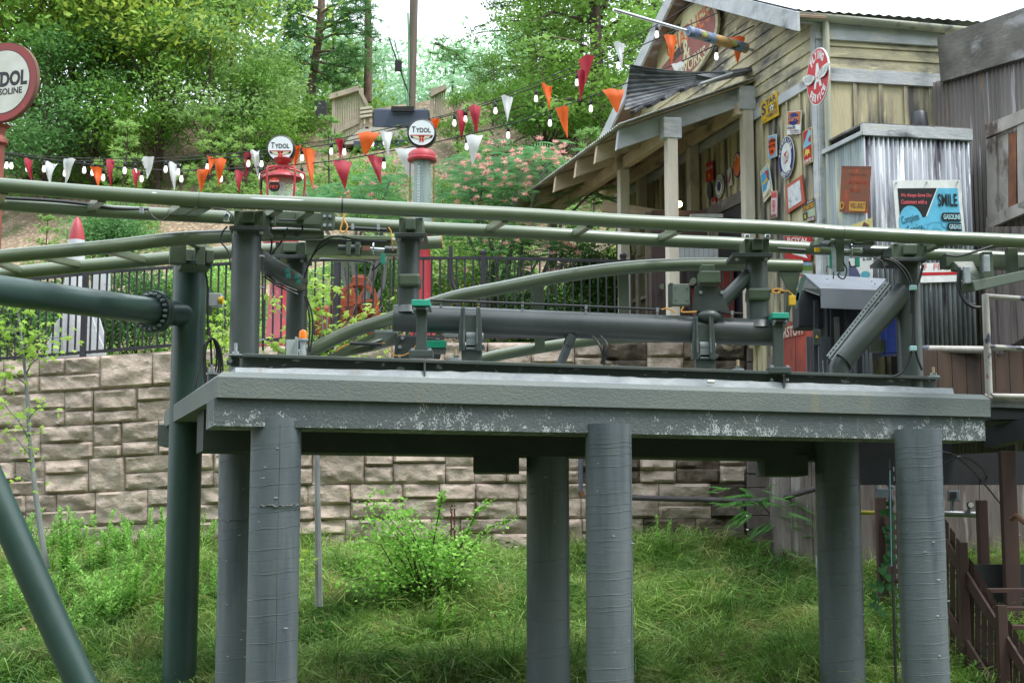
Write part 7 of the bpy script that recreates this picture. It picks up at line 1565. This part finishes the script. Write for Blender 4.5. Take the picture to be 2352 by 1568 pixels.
# ------------------------------------------------------------------ grass, undergrowth
GRASS = mat('long_grass', lin((114, 154, 66)), lin((154, 182, 102)), sc=(1.3, 1.3, 1.3), ramp=(.42, .58), c3=lin((182, 178, 118)), sc3=(1.7, 1.7, 1.7), r3=(.55, .68), c4=lin((74, 116, 46)), sc4=(.7, .7, .7), r4=(.5, .62), rough=.6, isl=.4, trans=.3, spec=.3)
rs = np.random.RandomState(21)
def gz(x, y): return ground_z(x, y)
def grass(n, x0, x1, y0, y1, L0, L1, w, name, m, label, clump=.5, bend=(.2, 1.4)):
    X = rs.uniform(x0, x1, n); Y = rs.uniform(y0, y1, n)
    nc = int(n * clump); cx = rs.uniform(x0, x1, nc // 60 + 1); cy = rs.uniform(y0, y1, nc // 60 + 1); idx = rs.randint(0, len(cx), nc)
    X[:nc] = cx[idx] + rs.normal(size=nc) * .09; Y[:nc] = np.minimum(cy[idx] + rs.normal(size=nc) * .09, y1)
    Z = np.array([gz(a, b) for a, b in zip(X, Y)]); B = np.stack([X, Y, Z - .02], 1)
    D = rs.normal(size=(n, 3)) * .38; D[:, 2] = 1; D[:nc, 0] += (X[:nc] - cx[idx]) * 3; D[:nc, 1] += (Y[:nc] - cy[idx]) * 3 - .15; D /= np.linalg.norm(D, axis=1)[:, None]
    pn = np.array([mnoise.noise(Vector((a * .9, b * .9, 4))) for a, b in zip(X[::1], Y[::1])])
    L = (L0 + (L1 - L0) * rs.beta(2, 2.5, n)) * (1 + .7 * pn)
    V, Fq = blades(B, D, L, np.full(n, w) * rs.uniform(.6, 1.4, n), rs.uniform(bend[0], bend[1], n), rs)
    o = np_mesh(name, V, Fq, 4, m); o['kind'] = 'stuff'; o['label'] = label; o['category'] = 'grass'; return o
grass(105000, -8, 8.6, 19.0, 24.15, .2, .8, .014, 'long_grass', GRASS, 'long green grass covering the slope below the stone wall', .72)
DRYG = mat('dry_grass', lin((176, 160, 112)), lin((196, 184, 140)), sc=(3, 3, 3), rough=.7, isl=.2, trans=.3)
grass(11000, -8, 8.6, 19.0, 24.15, .25, .7, .006, 'dry_grass', DRYG, 'dry straw coloured seed stalks scattered through the long grass', .3, (.1, .9))
LIT = mat('fallen_leaf', lin((150, 126, 92)), lin((112, 90, 66)), sc=(5, 5, 5), rough=.9, isl=.3)
X_ = rs.uniform(-7, 8, 900); Y_ = rs.uniform(19, 24, 900); V, Fq = leafcloud(np.stack([X_, Y_, np.array([gz(a, b) for a, b in zip(X_, Y_)]) + rs.uniform(.06, .3, 900)], 1), .09, .8, .55, rs); o = np_mesh('leaf_litter', V, Fq, 4, LIT); o['kind'] = 'stuff'; o['label'] = 'brown fallen leaves caught in the long grass'; o['category'] = 'leaves'
PALEG = leafmat('pale_grass_blade', (140, 178, 116), (112, 156, 84), isl=.2)
grass(9000, -8, 8.6, 19.0, 23.9, .25, .6, .02, 'broad_grass', PALEG, 'broad pale grass blades arching out of the long grass in tufts', .95, (.6, 1.6))
# undergrowth on the bank (nobody could count it)
def scatter(n, u0, u1, y0, y1, size, m, name, label, zoff=(0, .5), dens=None, asp=.5):
    Y = rs.uniform(y0, y1, n * 3); U = rs.uniform(u0, u1, n * 3); X = (U - 1176) / F * Y
    k = np.array([mnoise.noise(Vector((a * .35, b * .35, 8))) + .35 * mnoise.noise(Vector((a * 1.1, b * 1.1, 2))) for a, b in zip(X, Y)]); sel = np.where(k > dens)[0][:n]
    X, Y, k = X[sel], Y[sel], k[sel]; Z = np.array([hill_z(a, b) for a, b in zip(X, Y)])
    h = (zoff[0] + (zoff[1] - zoff[0]) * rs.uniform(0, 1, len(X)) ** 1.4) * np.clip((k - dens) * 3, .15, 1)
    V, Fq = leafcloud(np.stack([X, Y, Z + h], 1), size, .5, asp, rs); o = np_mesh(name, V, Fq, 4, m); o['kind'] = 'stuff'; o['label'] = label; o['category'] = 'undergrowth'; return o
scatter(34000, -200, 1800, 27.5, 34.5, .085, LF_WEED, 'undergrowth', 'low bright green undergrowth on the lower bank', (0, .7), -.12)
scatter(26000, -200, 1700, 40.5, 50, .16, LF_GREEN, 'undergrowth', 'bushy undergrowth around the tree feet high on the bank', (0, 1.3), .02)
scatter(7000, -100, 900, 33.5, 40.6, .1, LF_WEED, 'sparse_seedlings', 'sparse seedlings dotted over the bare mulch bank', (0, .45), .22)
scatter(15000, 560, 1700, 30, 39, .12, LF_BLUE, 'undergrowth', 'blue-green brush on the bank between the pumps and the platform', (0, .8), -.05)

# ------------------------------------------------------------------ tree prototypes
pA_ = make_tree_proto('round', 8.5, 2.6, 3, 9000, .19, .22, LF_GREEN, cl=34)
pB_ = make_tree_proto('round', 9.5, 3.4, 5, 9000, .2, .42, LF_YEL, cl=36)
pC_ = make_tree_proto('round', 5.5, 1.7, 8, 6000, .135, .12, LF_BLUE, cl=30)
pD_ = make_tree_proto('round', 10, 3.2, 13, 8000, .2, .2, LF_FAR)
pP_ = make_tree_proto('pine', 3.2, 1.0, 4, 9000, .16, .08, LF_PINE, nm='young_pine', bark=BARK)
pQ_ = make_tree_proto('pine', 2.4, .85, 9, 7000, .13, .05, LF_PINE, nm='young_pine', bark=BARK)
pF_ = make_tree_proto('pine', 9, 2.6, 17, 15000, .24, .25, LF_FAR, nm='pine_tree', bark=BARKP, cl=20)
pH_ = make_tree_proto('layer', 9, 3.0, 23, 16000, .15, .12, leafmat('hemlock_foliage', (130, 166, 84), (100, 142, 74)), nm='hemlock_tree', trunk_r=.2, cl=70)
def tree_at(proto, u, Y, s, label, cat='tree', group=None, lm=None, rz=None, dz=-.1, sz=None):
    x = (u - 1176) / F * Y * 1.0; return place_tree(proto, x, Y, hill_z(x, Y) + dz, s, rng.uniform(0, 6.28) if rz is None else rz, label, cat, group, lm, sz)
G1 = 'broadleaf trees on the left bank'
T = [(pA_, 40, 42, 1.15, 'tall leafy green tree behind the round pole sign', LF_GREEN), (pB_, 130, 42, 1.05, 'tall yellow-green tree at the top left corner, sky through its leaves', LF_YEL),
     (pA_, 265, 43, 1.2, 'dense mid-green tree right of the pole sign reaching the frame top', LF_GREEN), (pB_, 345, 40.8, .92, 'bright yellow-leaved tree leaning over the left bank', LF_YEL),
     (pA_, 330, 46, 1.1, 'dark green tree between the two yellow-green ones', LF_DARK), (pC_, 520, 41, 1.0, 'rounded blue-green tree right of the yellow-leaved one', LF_BLUE),
     (pD_, 605, 62, 1.2, 'pale mid-green tree left of the leaning pine trunk', LF_BLUE), (pC_, 455, 39.5, .9, 'small blue-green tree with silvery leaves in front of the yellow one', LF_BLUE),
     (pC_, 350, 39.8, .95, 'slender green sapling with a pale stem on the left bank', LF_GREEN), (pC_, 640, 42, .5, 'leafy young tree just left of the timber platform', LF_GREEN),
     (pC_, 205, 40.5, .9, 'shaded dark sapling behind the young pine by the pole sign', LF_DARK), (pC_, 90, 39.5, .95, 'dark sapling hidden right beside the round pole sign', LF_DARK),
     (pC_, 570, 39.5, .62, 'low leafy sapling below the blue-green tree', LF_GREEN), (pA_, -60, 44, 1.1, 'leafy tree cut by the left edge behind the pole sign', LF_YEL),
     (pD_, 530, 60, 1.35, 'green tree standing behind the blue-green ones near the sky gap', LF_GREEN)]
for pr, u, Y, s, lb, lm in T: tree_at(pr, u, Y, s, lb, 'tree', G1, lm)
for k, (pr, u, Y, s, lb) in enumerate(((pP_, 262, 36.8, 1.1, 'bushy young pine with long soft needles right of the pole sign'), (pP_, 468, 38.2, .95, 'slim young pine in the middle of the left bank'), (pQ_, 545, 37.6, 1.1, 'second slim young pine left of the left gas pump'),
        (pQ_, 745, 37.5, 1.1, 'young pine at the foot of the timber platform'), (pQ_, 90, 36.5, .8, 'tiny pine seedling beside the pole sign'), (pP_, 760, 46, 1.5, 'pale pine among the far trees left of the trunks'),
        (pP_, 1090, 36, 1.0, 'young pine behind the right gas pump'), (pP_, 1375, 34, 1.1, 'bushy young pine just left of the porch roof'), (pQ_, 180, 31.0, .9, 'young pine behind the toy rocket'), (pQ_, 60, 30.5, .9, 'young pine left of the toy rocket'),
        (pQ_, 330, 31, .8, 'small pine behind the fence left of the flanged pipe'), (pQ_, 1200, 33, .9, 'young pine above the pink mimosa flowers'))):
    tree_at(pr, u, Y, s, lb, 'pine tree', 'young pines on the bank', LF_PINE)
for k, (pr, u, Y, s, lb) in enumerate(((pD_, 780, 62, 1.25, 'pale distant tree behind the leaning pine trunk'), (pD_, 900, 66, 1.25, 'pale distant tree between the straight pine and the utility pole'), (pD_, 1020, 60, 1.18, 'pale distant tree right of the utility pole'),
        (pD_, 1110, 64, 1.12, 'low pale distant tree in the dip of the skyline'), (pD_, 1200, 58, 1.1, 'pale distant tree left of the hemlock'), (pD_, 690, 60, 1.2, 'pale distant tree left of the leaning pine trunk'), (pD_, 850, 54, .8, 'rounded distant tree behind the timber platform'))):
    tree_at(pr, u, Y, s, lb, 'tree', 'pale trees on the far skyline', LF_FAR)
for k, (pr, u, Y, s, lb) in enumerate(((pF_, 770, 52, .68, 'open-branched pine between the two tall trunks'), (pF_, 1000, 54, .72, 'open-branched pine behind the utility pole'), (pF_, 1090, 50, .6, 'broad low pine at the right of the utility pole'))):
    tree_at(pr, u, Y, s, lb, 'pine tree', 'open-branched pines on the skyline', LF_FAR)
for u, Y, s, lb in ((1400, 38, 1.25, 'big feathery hemlock with a thick grey trunk left of the gable'), (1230, 44, .8, 'smaller hemlock reaching into the sky gap'), (1520, 44, 1.15, 'hemlock behind the gable, partly hidden by the roof')):
    tree_at(pH_, u, Y, s, lb, 'tree', 'hemlocks behind the gas station')
for u, Y, s, lb in ((1130, 42, .4, 'bushy green sapling left of the hemlocks'), (1260, 38, .95, 'bushy green sapling below the smaller hemlock'), (1330, 40, .9, 'bushy green sapling in front of the big hemlock'), (1480, 36, 1, 'bushy green sapling behind the porch eave'),
                    (1050, 40, .33, 'bushy sapling right of the timber platform'), (880, 36.2, .22, 'small bush below the timber platform'), (820, 35, .3, 'small bush between the two gas pumps'), (1010, 34, .35, 'small bush right beside the green gas pump'),
                    (1560, 50, 1.3, 'tree crown showing above the porch beside the gable')):
    tree_at(pC_, u, Y, s, lb, 'tree', 'bushy saplings on the right bank', LF_GREEN)
# tall bare pine trunks
def trunk(pts, w, Y, label, stubs):
    t = thing('bare_pine', label, 'tree', P(pts[0][0], pts[0][1], Y)); b = MB(); n = len(pts)
    b.tube(smooth_pts([P(u, v, Y) for u, v in pts], 4), [mpx(w, Y) / 2 * (1.15 - .35 * i / (4 * (n - 1))) for i in range(4 * (n - 1) + 1)], 12); part(b, 'trunk', BARKP, t)
    b = MB()
    for (a, c, d, e, r) in stubs: limb(b, P(a, c, Y), P(d, e, Y - .3), r, .02, .05, 5, .06)
    if stubs: part(b, 'dead_branch', BARKG, t)
trunk([(712, 225), (720, 170), (735, 60), (741, -60)], 20, 43.5, 'thick leaning pine trunk left of the platform, bare to the frame top', [(712, 130, 790, 120, .06), (716, 170, 760, 168, .05), (712, 195, 745, 180, .04), (712, 190, 738, 205, .04)])
trunk([(844, 235), (846, 120), (845, 20), (847, -70)], 18, 44, 'straight pine trunk between the platform rail and the utility pole', [])
# needle sprays on the leaning pine's branches
b = MB(); Bs = []; Ds = []
tp = thing('pine_boughs', 'pine boughs with dark needle sprays around the leaning trunk against the sky', 'tree', P(740, 120, 43))
for (a, c, d, e) in ((738, 30, 850, -5), (736, 60, 860, 20), (730, 95, 860, 70), (726, 120, 850, 130), (730, 50, 640, 20), (726, 90, 650, 75), (735, 20, 660, 15), (724, 140, 830, 165), (722, 150, 640, 130), (728, 75, 830, 40), (722, 160, 800, 200), (1000, 100, 1060, 130)):
    b = MB(); pts = limb(b, P(a, c, 43.3), P(d, e, 42.8), .05, .012, .03, 5, .05); part(b, 'branch', BARKP, tp)
    for q in range(34):
        t_ = rng.uniform(.3, 1) * 4; j = min(3, int(t_)); c0 = pts[j].lerp(pts[j + 1], t_ - j) + Vector((rng.gauss(0, .22), rng.gauss(0, .3), rng.gauss(0, .16)))
        for z in range(22): Bs.append(tuple(c0)); Ds.append((rng.gauss(0, 1), rng.gauss(0, 1), rng.gauss(.3, .8)))
Bs, Ds = np.array(Bs), np.array(Ds); Ds /= np.linalg.norm(Ds, axis=1)[:, None]
V, Fq = blades(Bs, Ds, np.full(len(Bs), .24), np.full(len(Bs), .02), rs.uniform(0, .4, len(Bs)), rs)
np_mesh('needles', V, Fq, 4, LF_DARK, tp)

# ------------------------------------------------------------------ mimosa trees with pink flowers
PINK = mat('mimosa_flower', lin((236, 168, 168)), lin((240, 208, 190)), sc=(9, 9, 9), rough=.8, trans=.4, isl=.25)
def mimosa(label, clumps, seed, Ybase, trunk_uv, flowers=1.0, fl=.55):
    rr = random.Random(seed); t = thing('mimosa_tree', label, 'tree', P(trunk_uv[0], trunk_uv[1], Ybase)); tb = MB(); LV, LF = [], []; FB, FD = [], []
    root = P(trunk_uv[0], trunk_uv[1], Ybase)
    for (u, v, w, h, n, nf) in clumps:
        c = P(u, v, Ybase - .2); limb(tb, root, c, .06, .02, .05, 5, .05, rr)
        for k in range(n):
            p = P(u + rr.gauss(0, w), v + rr.gauss(0, h), Ybase + rr.uniform(-.7, .7)); az = rr.uniform(0, 6.28)
            frond(LV, LF, p, (math.cos(az), math.sin(az) - .3, rr.uniform(-.2, .5)), fl * rr.uniform(.7, 1.2), rr)
        for k in range(int(nf * flowers)):
            p = P(u + rr.gauss(0, w), v + rr.gauss(0, h) - h * .2, Ybase - rr.uniform(.3, 1.0))
            for z in range(26):
                FB.append(tuple(p)); FD.append((rr.gauss(0, 1), rr.gauss(0, 1), rr.gauss(.7, .6)))
    part(tb, 'trunk', BARKG, t); b = MB(); b.add(LV, LF); part(b, 'crown', LF_MIM, t)
    if FB:
        Bs, Ds = np.array(FB), np.array(FD); Ds /= np.linalg.norm(Ds, axis=1)[:, None]
        V, Fq = blades(Bs, Ds, np.full(len(Bs), .095), np.full(len(Bs), .012), rs.uniform(0, .2, len(Bs)), rs); np_mesh('flowers', V, Fq, 4, PINK, t)
mimosa('mimosa tree full of pink powder-puff flowers between the green pump and the porch', [(1110, 390, 45, 26, 60, 26), (1200, 375, 40, 22, 60, 24), (1265, 355, 25, 14, 26, 16), (1080, 440, 40, 24, 60, 12), (1160, 450, 40, 26, 60, 14), (1060, 510, 40, 22, 50, 6), (1130, 560, 45, 25, 60, 8), (1190, 520, 40, 25, 50, 6), (1340, 560, 40, 20, 44, 12), (1360, 440, 30, 16, 30, 6), (1120, 640, 45, 26, 50, 6), (1240, 590, 40, 30, 50, 6)], 3, 28.2, (1150, 790))
mimosa('low mimosa with a few pink flowers behind the left gas pump', [(740, 470, 50, 18, 46, 4), (820, 455, 50, 20, 46, 8), (880, 450, 40, 22, 40, 8), (900, 400, 30, 20, 26, 5), (700, 440, 30, 16, 24, 4), (930, 520, 40, 18, 36, 4)], 5, 28.0, (820, 790))
# green shrubs behind the fence
for i, (u, v, w, h, n, lm, lb) in enumerate(((1010, 690, 90, 60, 5200, LF_GREEN, 'dense green shrub behind the fence right of the pivot post'), (1240, 720, 110, 50, 5200, LF_DARK, 'dense green shrub behind the fence under the arched rails'), (1370, 640, 60, 60, 3600, LF_DARK, 'dark shrub behind the fence between the porch posts'),
        (60, 720, 90, 70, 4200, LF_DARK, 'dark shrub behind the fence left of the toy rocket'), (320, 700, 100, 80, 5200, LF_DARK, 'green shrub behind the fence between rocket and flanged pipe'), (480, 700, 60, 60, 3000, LF_GREEN, 'green shrub behind the fence at the green column'),
        (850, 640, 70, 60, 3600, LF_DARK, 'dark shrub behind the orange compressor'), (250, 540, 80, 30, 3600, LF_DARK, 'spiky dark shrub behind the rocket nose'))):
    Yv = 28.3 + .25 * i; c = P(u, v, Yv); wx, hz_ = mpx(w, Yv), mpx(h, Yv); t = thing('shrub', lb, 'shrub', (c.x, Yv, TERR))
    K_ = 30; C = []
    for k in range(K_):
        cc_ = np.array([c.x + rng.gauss(0, wx * .5), Yv + rng.gauss(0, .35), c.z + rng.gauss(0, hz_ * .5)]); C.append(cc_ + rs.normal(size=(2 * n // K_, 3)) * [.26, .26, .18])
    V, Fq = leafcloud(np.concatenate(C), .085, .4, .5, rs); np_mesh('foliage', V, Fq, 4, lm, t)
    b = MB()
    for k in range(6): limb(b, (c.x + rng.gauss(0, .1), Yv, TERR - .05), (c.x + rng.gauss(0, wx * .5), Yv, c.z + rng.gauss(0, hz_ * .4)), .02, .006, 0, 4, .05)
    part(b, 'stem', BARK, t)

# ------------------------------------------------------------------ young maples
g0 = P(108, 1300, 22.3)
tp_ = [P(u, v, 22.3) for u, v in ((108, 1305), (98, 1250), (80, 1120), (68, 1010), (62, 900), (52, 800), (40, 700))]
br_ = []
for (a, c, d, e, r, n) in ((50, 820, 10, 700, .02, 8), (52, 810, 120, 740, .02, 8), (40, 720, 70, 690, .015, 6), (45, 760, 0, 760, .015, 7), (60, 860, 110, 790, .015, 7), (58, 880, 5, 850, .015, 6), (66, 960, 112, 920, .012, 3), (70, 1020, 5, 920, .02, 6), (72, 1050, 30, 1000, .012, 3), (80, 1110, 30, 1090, .01, 2), (50, 800, 160, 770, .015, 5), (66, 950, 20, 980, .01, 3)):
    br_.append((P(a, c, 22.3), P(d, e, 22.0), r, n))
maple_sapling(g0, tp_, .055, br_, 2, 'young lime-leaved maple with pale grey stem before the stone wall at left', .1, 5)
tb_ = [P(u, v, 20.9) for u, v in ((733, 1392), (731, 1250), (729, 1100), (728, 960), (735, 850), (740, 760))]
br_ = [(P(735, 860, 20.9), P(d, e, 20.6), .02, n) for d, e, n in ((640, 790, 8), (700, 720, 10), (760, 640, 10), (820, 690, 9), (850, 760, 10), (880, 700, 8), (800, 830, 8), (620, 660, 6), (730, 620, 9), (690, 800, 6), (860, 820, 6), (770, 740, 7), (500, 760, 6), (660, 560, 0))]
br_.append((P(731, 1300, 20.9), P(705, 1285, 20.7), .008, 3))
maple_sapling(P(733, 1392, 20.9), tb_, .055, br_, 4, 'young lime-leaved maple behind the concrete deck, bare grey trunk showing below', .12, 5)
br_ = [(P(505, 850, 21), P(d, e, 20.9), .012, 6) for d, e in ((500, 740), (490, 790), (520, 770), (512, 700))]
maple_sapling(P(505, 1300, 21.2), [P(505, 1300, 21.2), P(505, 1000, 21.1), P(505, 800, 21)], .03, br_, 6, 'slim maple sapling with lime leaves behind the coiled cable', .11, 4)

# ------------------------------------------------------------------ shrub, mimosa seedling and weeds on the slope
def slope_pt(u, v):
    """where the pixel ray meets the grass slope"""
    r = ray(u, v); t = 12.0
    while t < 26:
        p = r * t
        if p.z < ground_z(p.x, p.y): break
        t += .03
    return r * t
def shrub_spirea():
    rr = random.Random(9); b0 = slope_pt(985, 1400); t = thing('flowering_shrub', 'wide bright green shrub with long arching twigs before the stone wall', 'shrub', b0); Y = b0.y; tb = MB(); C = []
    ends = [(860, 1150, 1), (900, 1165, 1), (940, 1210, 1), (1000, 1270, 1), (1060, 1250, 1), (1110, 1260, 1), (820, 1330, 1), (850, 1290, 1), (880, 1240, 1), (930, 1300, 1), (990, 1230, 1), (1130, 1150, .3), (1185, 1190, .3), (1015, 1130, .4), (790, 1335, .6), (900, 1370, .8), (950, 1250, 1), (1090, 1300, .7), (840, 1240, .8), (905, 1400, .6), (1040, 1310, .8), (870, 1185, 1)]
    for (u, v, d) in ends:
        e = P(u, v, Y - rr.uniform(.0, .5)); pts = limb(tb, b0 + Vector((rr.gauss(0, .06), 0, 0)), e, .016, .004, .14, 4, .04, rr)
        for k in range(int(210 * d)):
            q = rr.uniform(.45, 1.04) * 4; j = min(3, int(q)); p = pts[j].lerp(pts[j + 1], q - j); sg_ = .2 if d > .5 else .03; C.append([p.x + rr.gauss(0, sg_), p.y + rr.gauss(0, sg_), p.z + rr.gauss(0, sg_ * .7)])
        if d <= .4:
            for k in range(60):
                q = rr.uniform(.1, 1.0) * 4; j = min(3, int(q)); p = pts[j].lerp(pts[j + 1], q - j); C.append([p.x + rr.gauss(0, .03), p.y, p.z + rr.gauss(0, .03)])
    V, Fq = leafcloud(np.array(C), .068, .7, .6, rs); part(tb, 'stem', BARK, t); np_mesh('foliage', V, Fq, 4, LF_SPI, t)
shrub_spirea()
def seedling():
    b0 = slope_pt(1795, 1310); Y = b0.y; rr = random.Random(3); t = thing('mimosa_seedling', 'mimosa seedling with feathery fronds leaning in front of the dark pipe', 'young tree', b0); tb = MB(); LV, LF = [], []
    st = smooth_pts([b0, P(1795, 1250, Y), P(1775, 1190, Y - .05), P(1740, 1150, Y - .1)], 4); tb.tube(st, [.028 - .0015 * i for i in range(len(st))], 6)
    for (u, v, dx, dz_, L) in ((1740, 1150, -1, .0, .75), (1735, 1145, -.9, .35, .6), (1750, 1160, -.4, .6, .55), (1765, 1175, .8, .5, .6), (1775, 1190, 1, .1, .6), (1780, 1200, .9, -.2, .6), (1745, 1155, .5, .7, .55), (1760, 1170, -.8, -.3, .6), (1778, 1200, -.8, -.2, .55), (1785, 1215, -1, -.25, .45), (1782, 1210, .9, .3, .5), (1735, 1140, .9, .15, .6), (1705, 1130, -.9, .4, .5), (1765, 1180, 1, -.1, .7)):
        for k in range(5): frond(LV, LF, P(u + rr.gauss(0, 20) + dx * 22, v + rr.gauss(0, 16), Y + rr.gauss(0, .12)), (dx, rr.uniform(-.7, .3), dz_ + rr.uniform(-.25, .2)), L * rr.uniform(.4, .75), rr, 12, .34)
    part(tb, 'stem', BARK, t); b = MB(); b.add(LV, LF); part(b, 'foliage', leafmat('fresh_frond', (112, 170, 92), (130, 184, 104), isl=.15), t)
seedling()
wl_ = [(60, 1330, 1.0, 5, .16, 'tall whorled weed left of the maple stem'), (150, 1370, 1.1, 6, .16, 'tall whorled weed by the young maple foot'), (215, 1330, 1.05, 4, .15, 'weed standing against the stone wall left of the green column'), (260, 1400, .8, 9, .15, 'broad clump of weeds in the middle of the left slope'),
       (330, 1350, 1.0, 6, .15, 'weed clump under the concrete end block'), (375, 1330, 1.1, 5, .13, 'tallest weed stems beside the green column'), (300, 1440, .75, 12, .19, 'bright broad-leaved clump low on the left slope'), (100, 1440, .6, 7, .14, 'low weeds between the leaning leg and the maple'),
       (20, 1430, .7, 8, .15, 'weeds at the left edge behind the leaning leg'), (490, 1400, .9, 4, .13, 'weed stalk between the green column and the first pair'), (495, 1550, .6, 5, .12, 'low weed at the frame foot between the columns'), (1010, 1480, .85, 3, .16, 'single lance-leaved weed below the bright shrub'),
       (1170, 1560, 1.1, 5, .12, 'leggy weed left of the shaded column'), (1145, 1480, .6, 4, .12, 'small weed at the left of the shaded column'), (1510, 1300, .95, 2, .13, 'pair of slender red-stemmed weeds right of the mid column'), (1530, 1290, .6, 3, .1, 'short pale weed beside the red-stemmed pair'),
       (1610, 1270, .5, 4, .12, 'small weed against the wet stones'), (2010, 1560, .8, 6, .16, 'dark leafy weed between the right columns'), (2030, 1440, .5, 6, .12, 'low weed tangle at the vine foot'), (2200, 1560, .4, 3, .12, 'small weed sprouting at the brown fence foot'), (420, 1300, .5, 4, .12, 'short weed behind the green column'),
       (700, 1555, .35, 4, .14, 'low bright shoots right of the first front column'), (180, 1460, .5, 6, .13, 'low weed below the broad clump'), (865, 1275, .35, 4, .1, 'little weed left of the bright shrub at the wall foot')]
for i, (u, v, H, ns, L, lb) in enumerate(wl_):
    p = slope_pt(u, v); weed(p, H * (1.25 if u < 430 else 1), ns, L, 100 + i, lb, LF_SPI if 'bright' in lb else LF_WEED, spread=.2 + .02 * ns, lw=.4, dens=2.0, name='weed_plant', group='weeds on the slope')
r5 = random.Random(77); uvs_ = []
for i in range(44):
    u, v = r5.uniform(30, 480), r5.uniform(1270, 1490)
    uvs_.append((u + 120 if u < 60 + (v - 1290) * .55 else u, v))
for i, (u, v) in enumerate(sorted(uvs_)):
    pass
    p = slope_pt(u, v); b_, near = min((abs(u - q[0]) + abs(v - q[1]), q[-1]) for q in wl_[:12])
    weed(p, r5.uniform(.35, .85), r5.choice([4, 5, 7]), r5.uniform(.12, .2), 300 + i, 'leafy thicket weed on the left slope, %s of the thicket' % ordl(i, 44), LF_WEED, spread=.22, name='weed_plant', group='thicket weeds on the left slope')
# dark dock spike
b = MB(); 
dk = thing('dock_spike', 'dark red-brown dock seed spike rising beside the bright shrub', 'plant', slope_pt(1042, 1290)); p0 = slope_pt(1042, 1290)
for du in (-4, 4): b.tube([p0, P(1040 + du, 1170 if du > 0 else 1190, p0.y)], .008, 5); 
for k in range(70):
    b.ball(P(1040 + rng.choice((-4, 4)) + rng.gauss(0, 1.2), rng.uniform(1160, 1240), p0.y), .016, 5, 3)
part(b, 'seed_head', mat('dock_brown', lin((84, 44, 40)), rough=.9), dk)
# vine with heart leaves by the right column
vn = thing('climbing_vine', 'heart-leaved green vine hanging by the cable tray of the right column', 'vine', P(2040, 1400, 18)); LV = MB(); b = MB()
pts = smooth_pts([P(u, v, 18) for u, v in ((2042, 1140), (2046, 1200), (2044, 1250), (2036, 1290), (2030, 1330), (2020, 1370), (2015, 1400))], 6); b.tube(pts, .008, 5)
for k in range(38):
    c = pts[rng.randrange(len(pts))] + Vector((rng.gauss(-.02, .05), -.03 + rng.gauss(0, .03), rng.gauss(0, .04))); L = rng.uniform(.06, .11); az = rng.uniform(-.5, .5)
    d = Vector((math.sin(az), -.3, -math.cos(az))).normalized(); s = d.cross(Vector((0, -1, .4))).normalized()
    LV.add([c + d * L, c + d * L * .35 + s * L * .55, c - d * L * .12 + s * L * .42, c, c - d * L * .12 - s * L * .42, c + d * L * .35 - s * L * .55], [(0, 1, 2, 3), (0, 3, 4, 5)])
part(b, 'stem', BARK, vn); part(LV, 'foliage', leafmat('vine_leaf', (50, 96, 52), (62, 110, 58)), vn)
# arching dry twigs at lower left
dt = thing('dry_twig_clump', 'arching dry brown twigs at the lower left corner behind the leaning leg', 'plant', slope_pt(40, 1560)); b = MB(); p0 = slope_pt(40, 1560)
for k in range(16): limb(b, p0 + Vector((rng.gauss(0, .15), 0, 0)), p0 + Vector((rng.uniform(-.8, 1.0), rng.uniform(-.2, .3), rng.uniform(.1, .7))), .006, .002, .35, 4, .03)
part(b, 'twig', mat('dry_twig', lin((150, 128, 106)), rough=.9), dt)
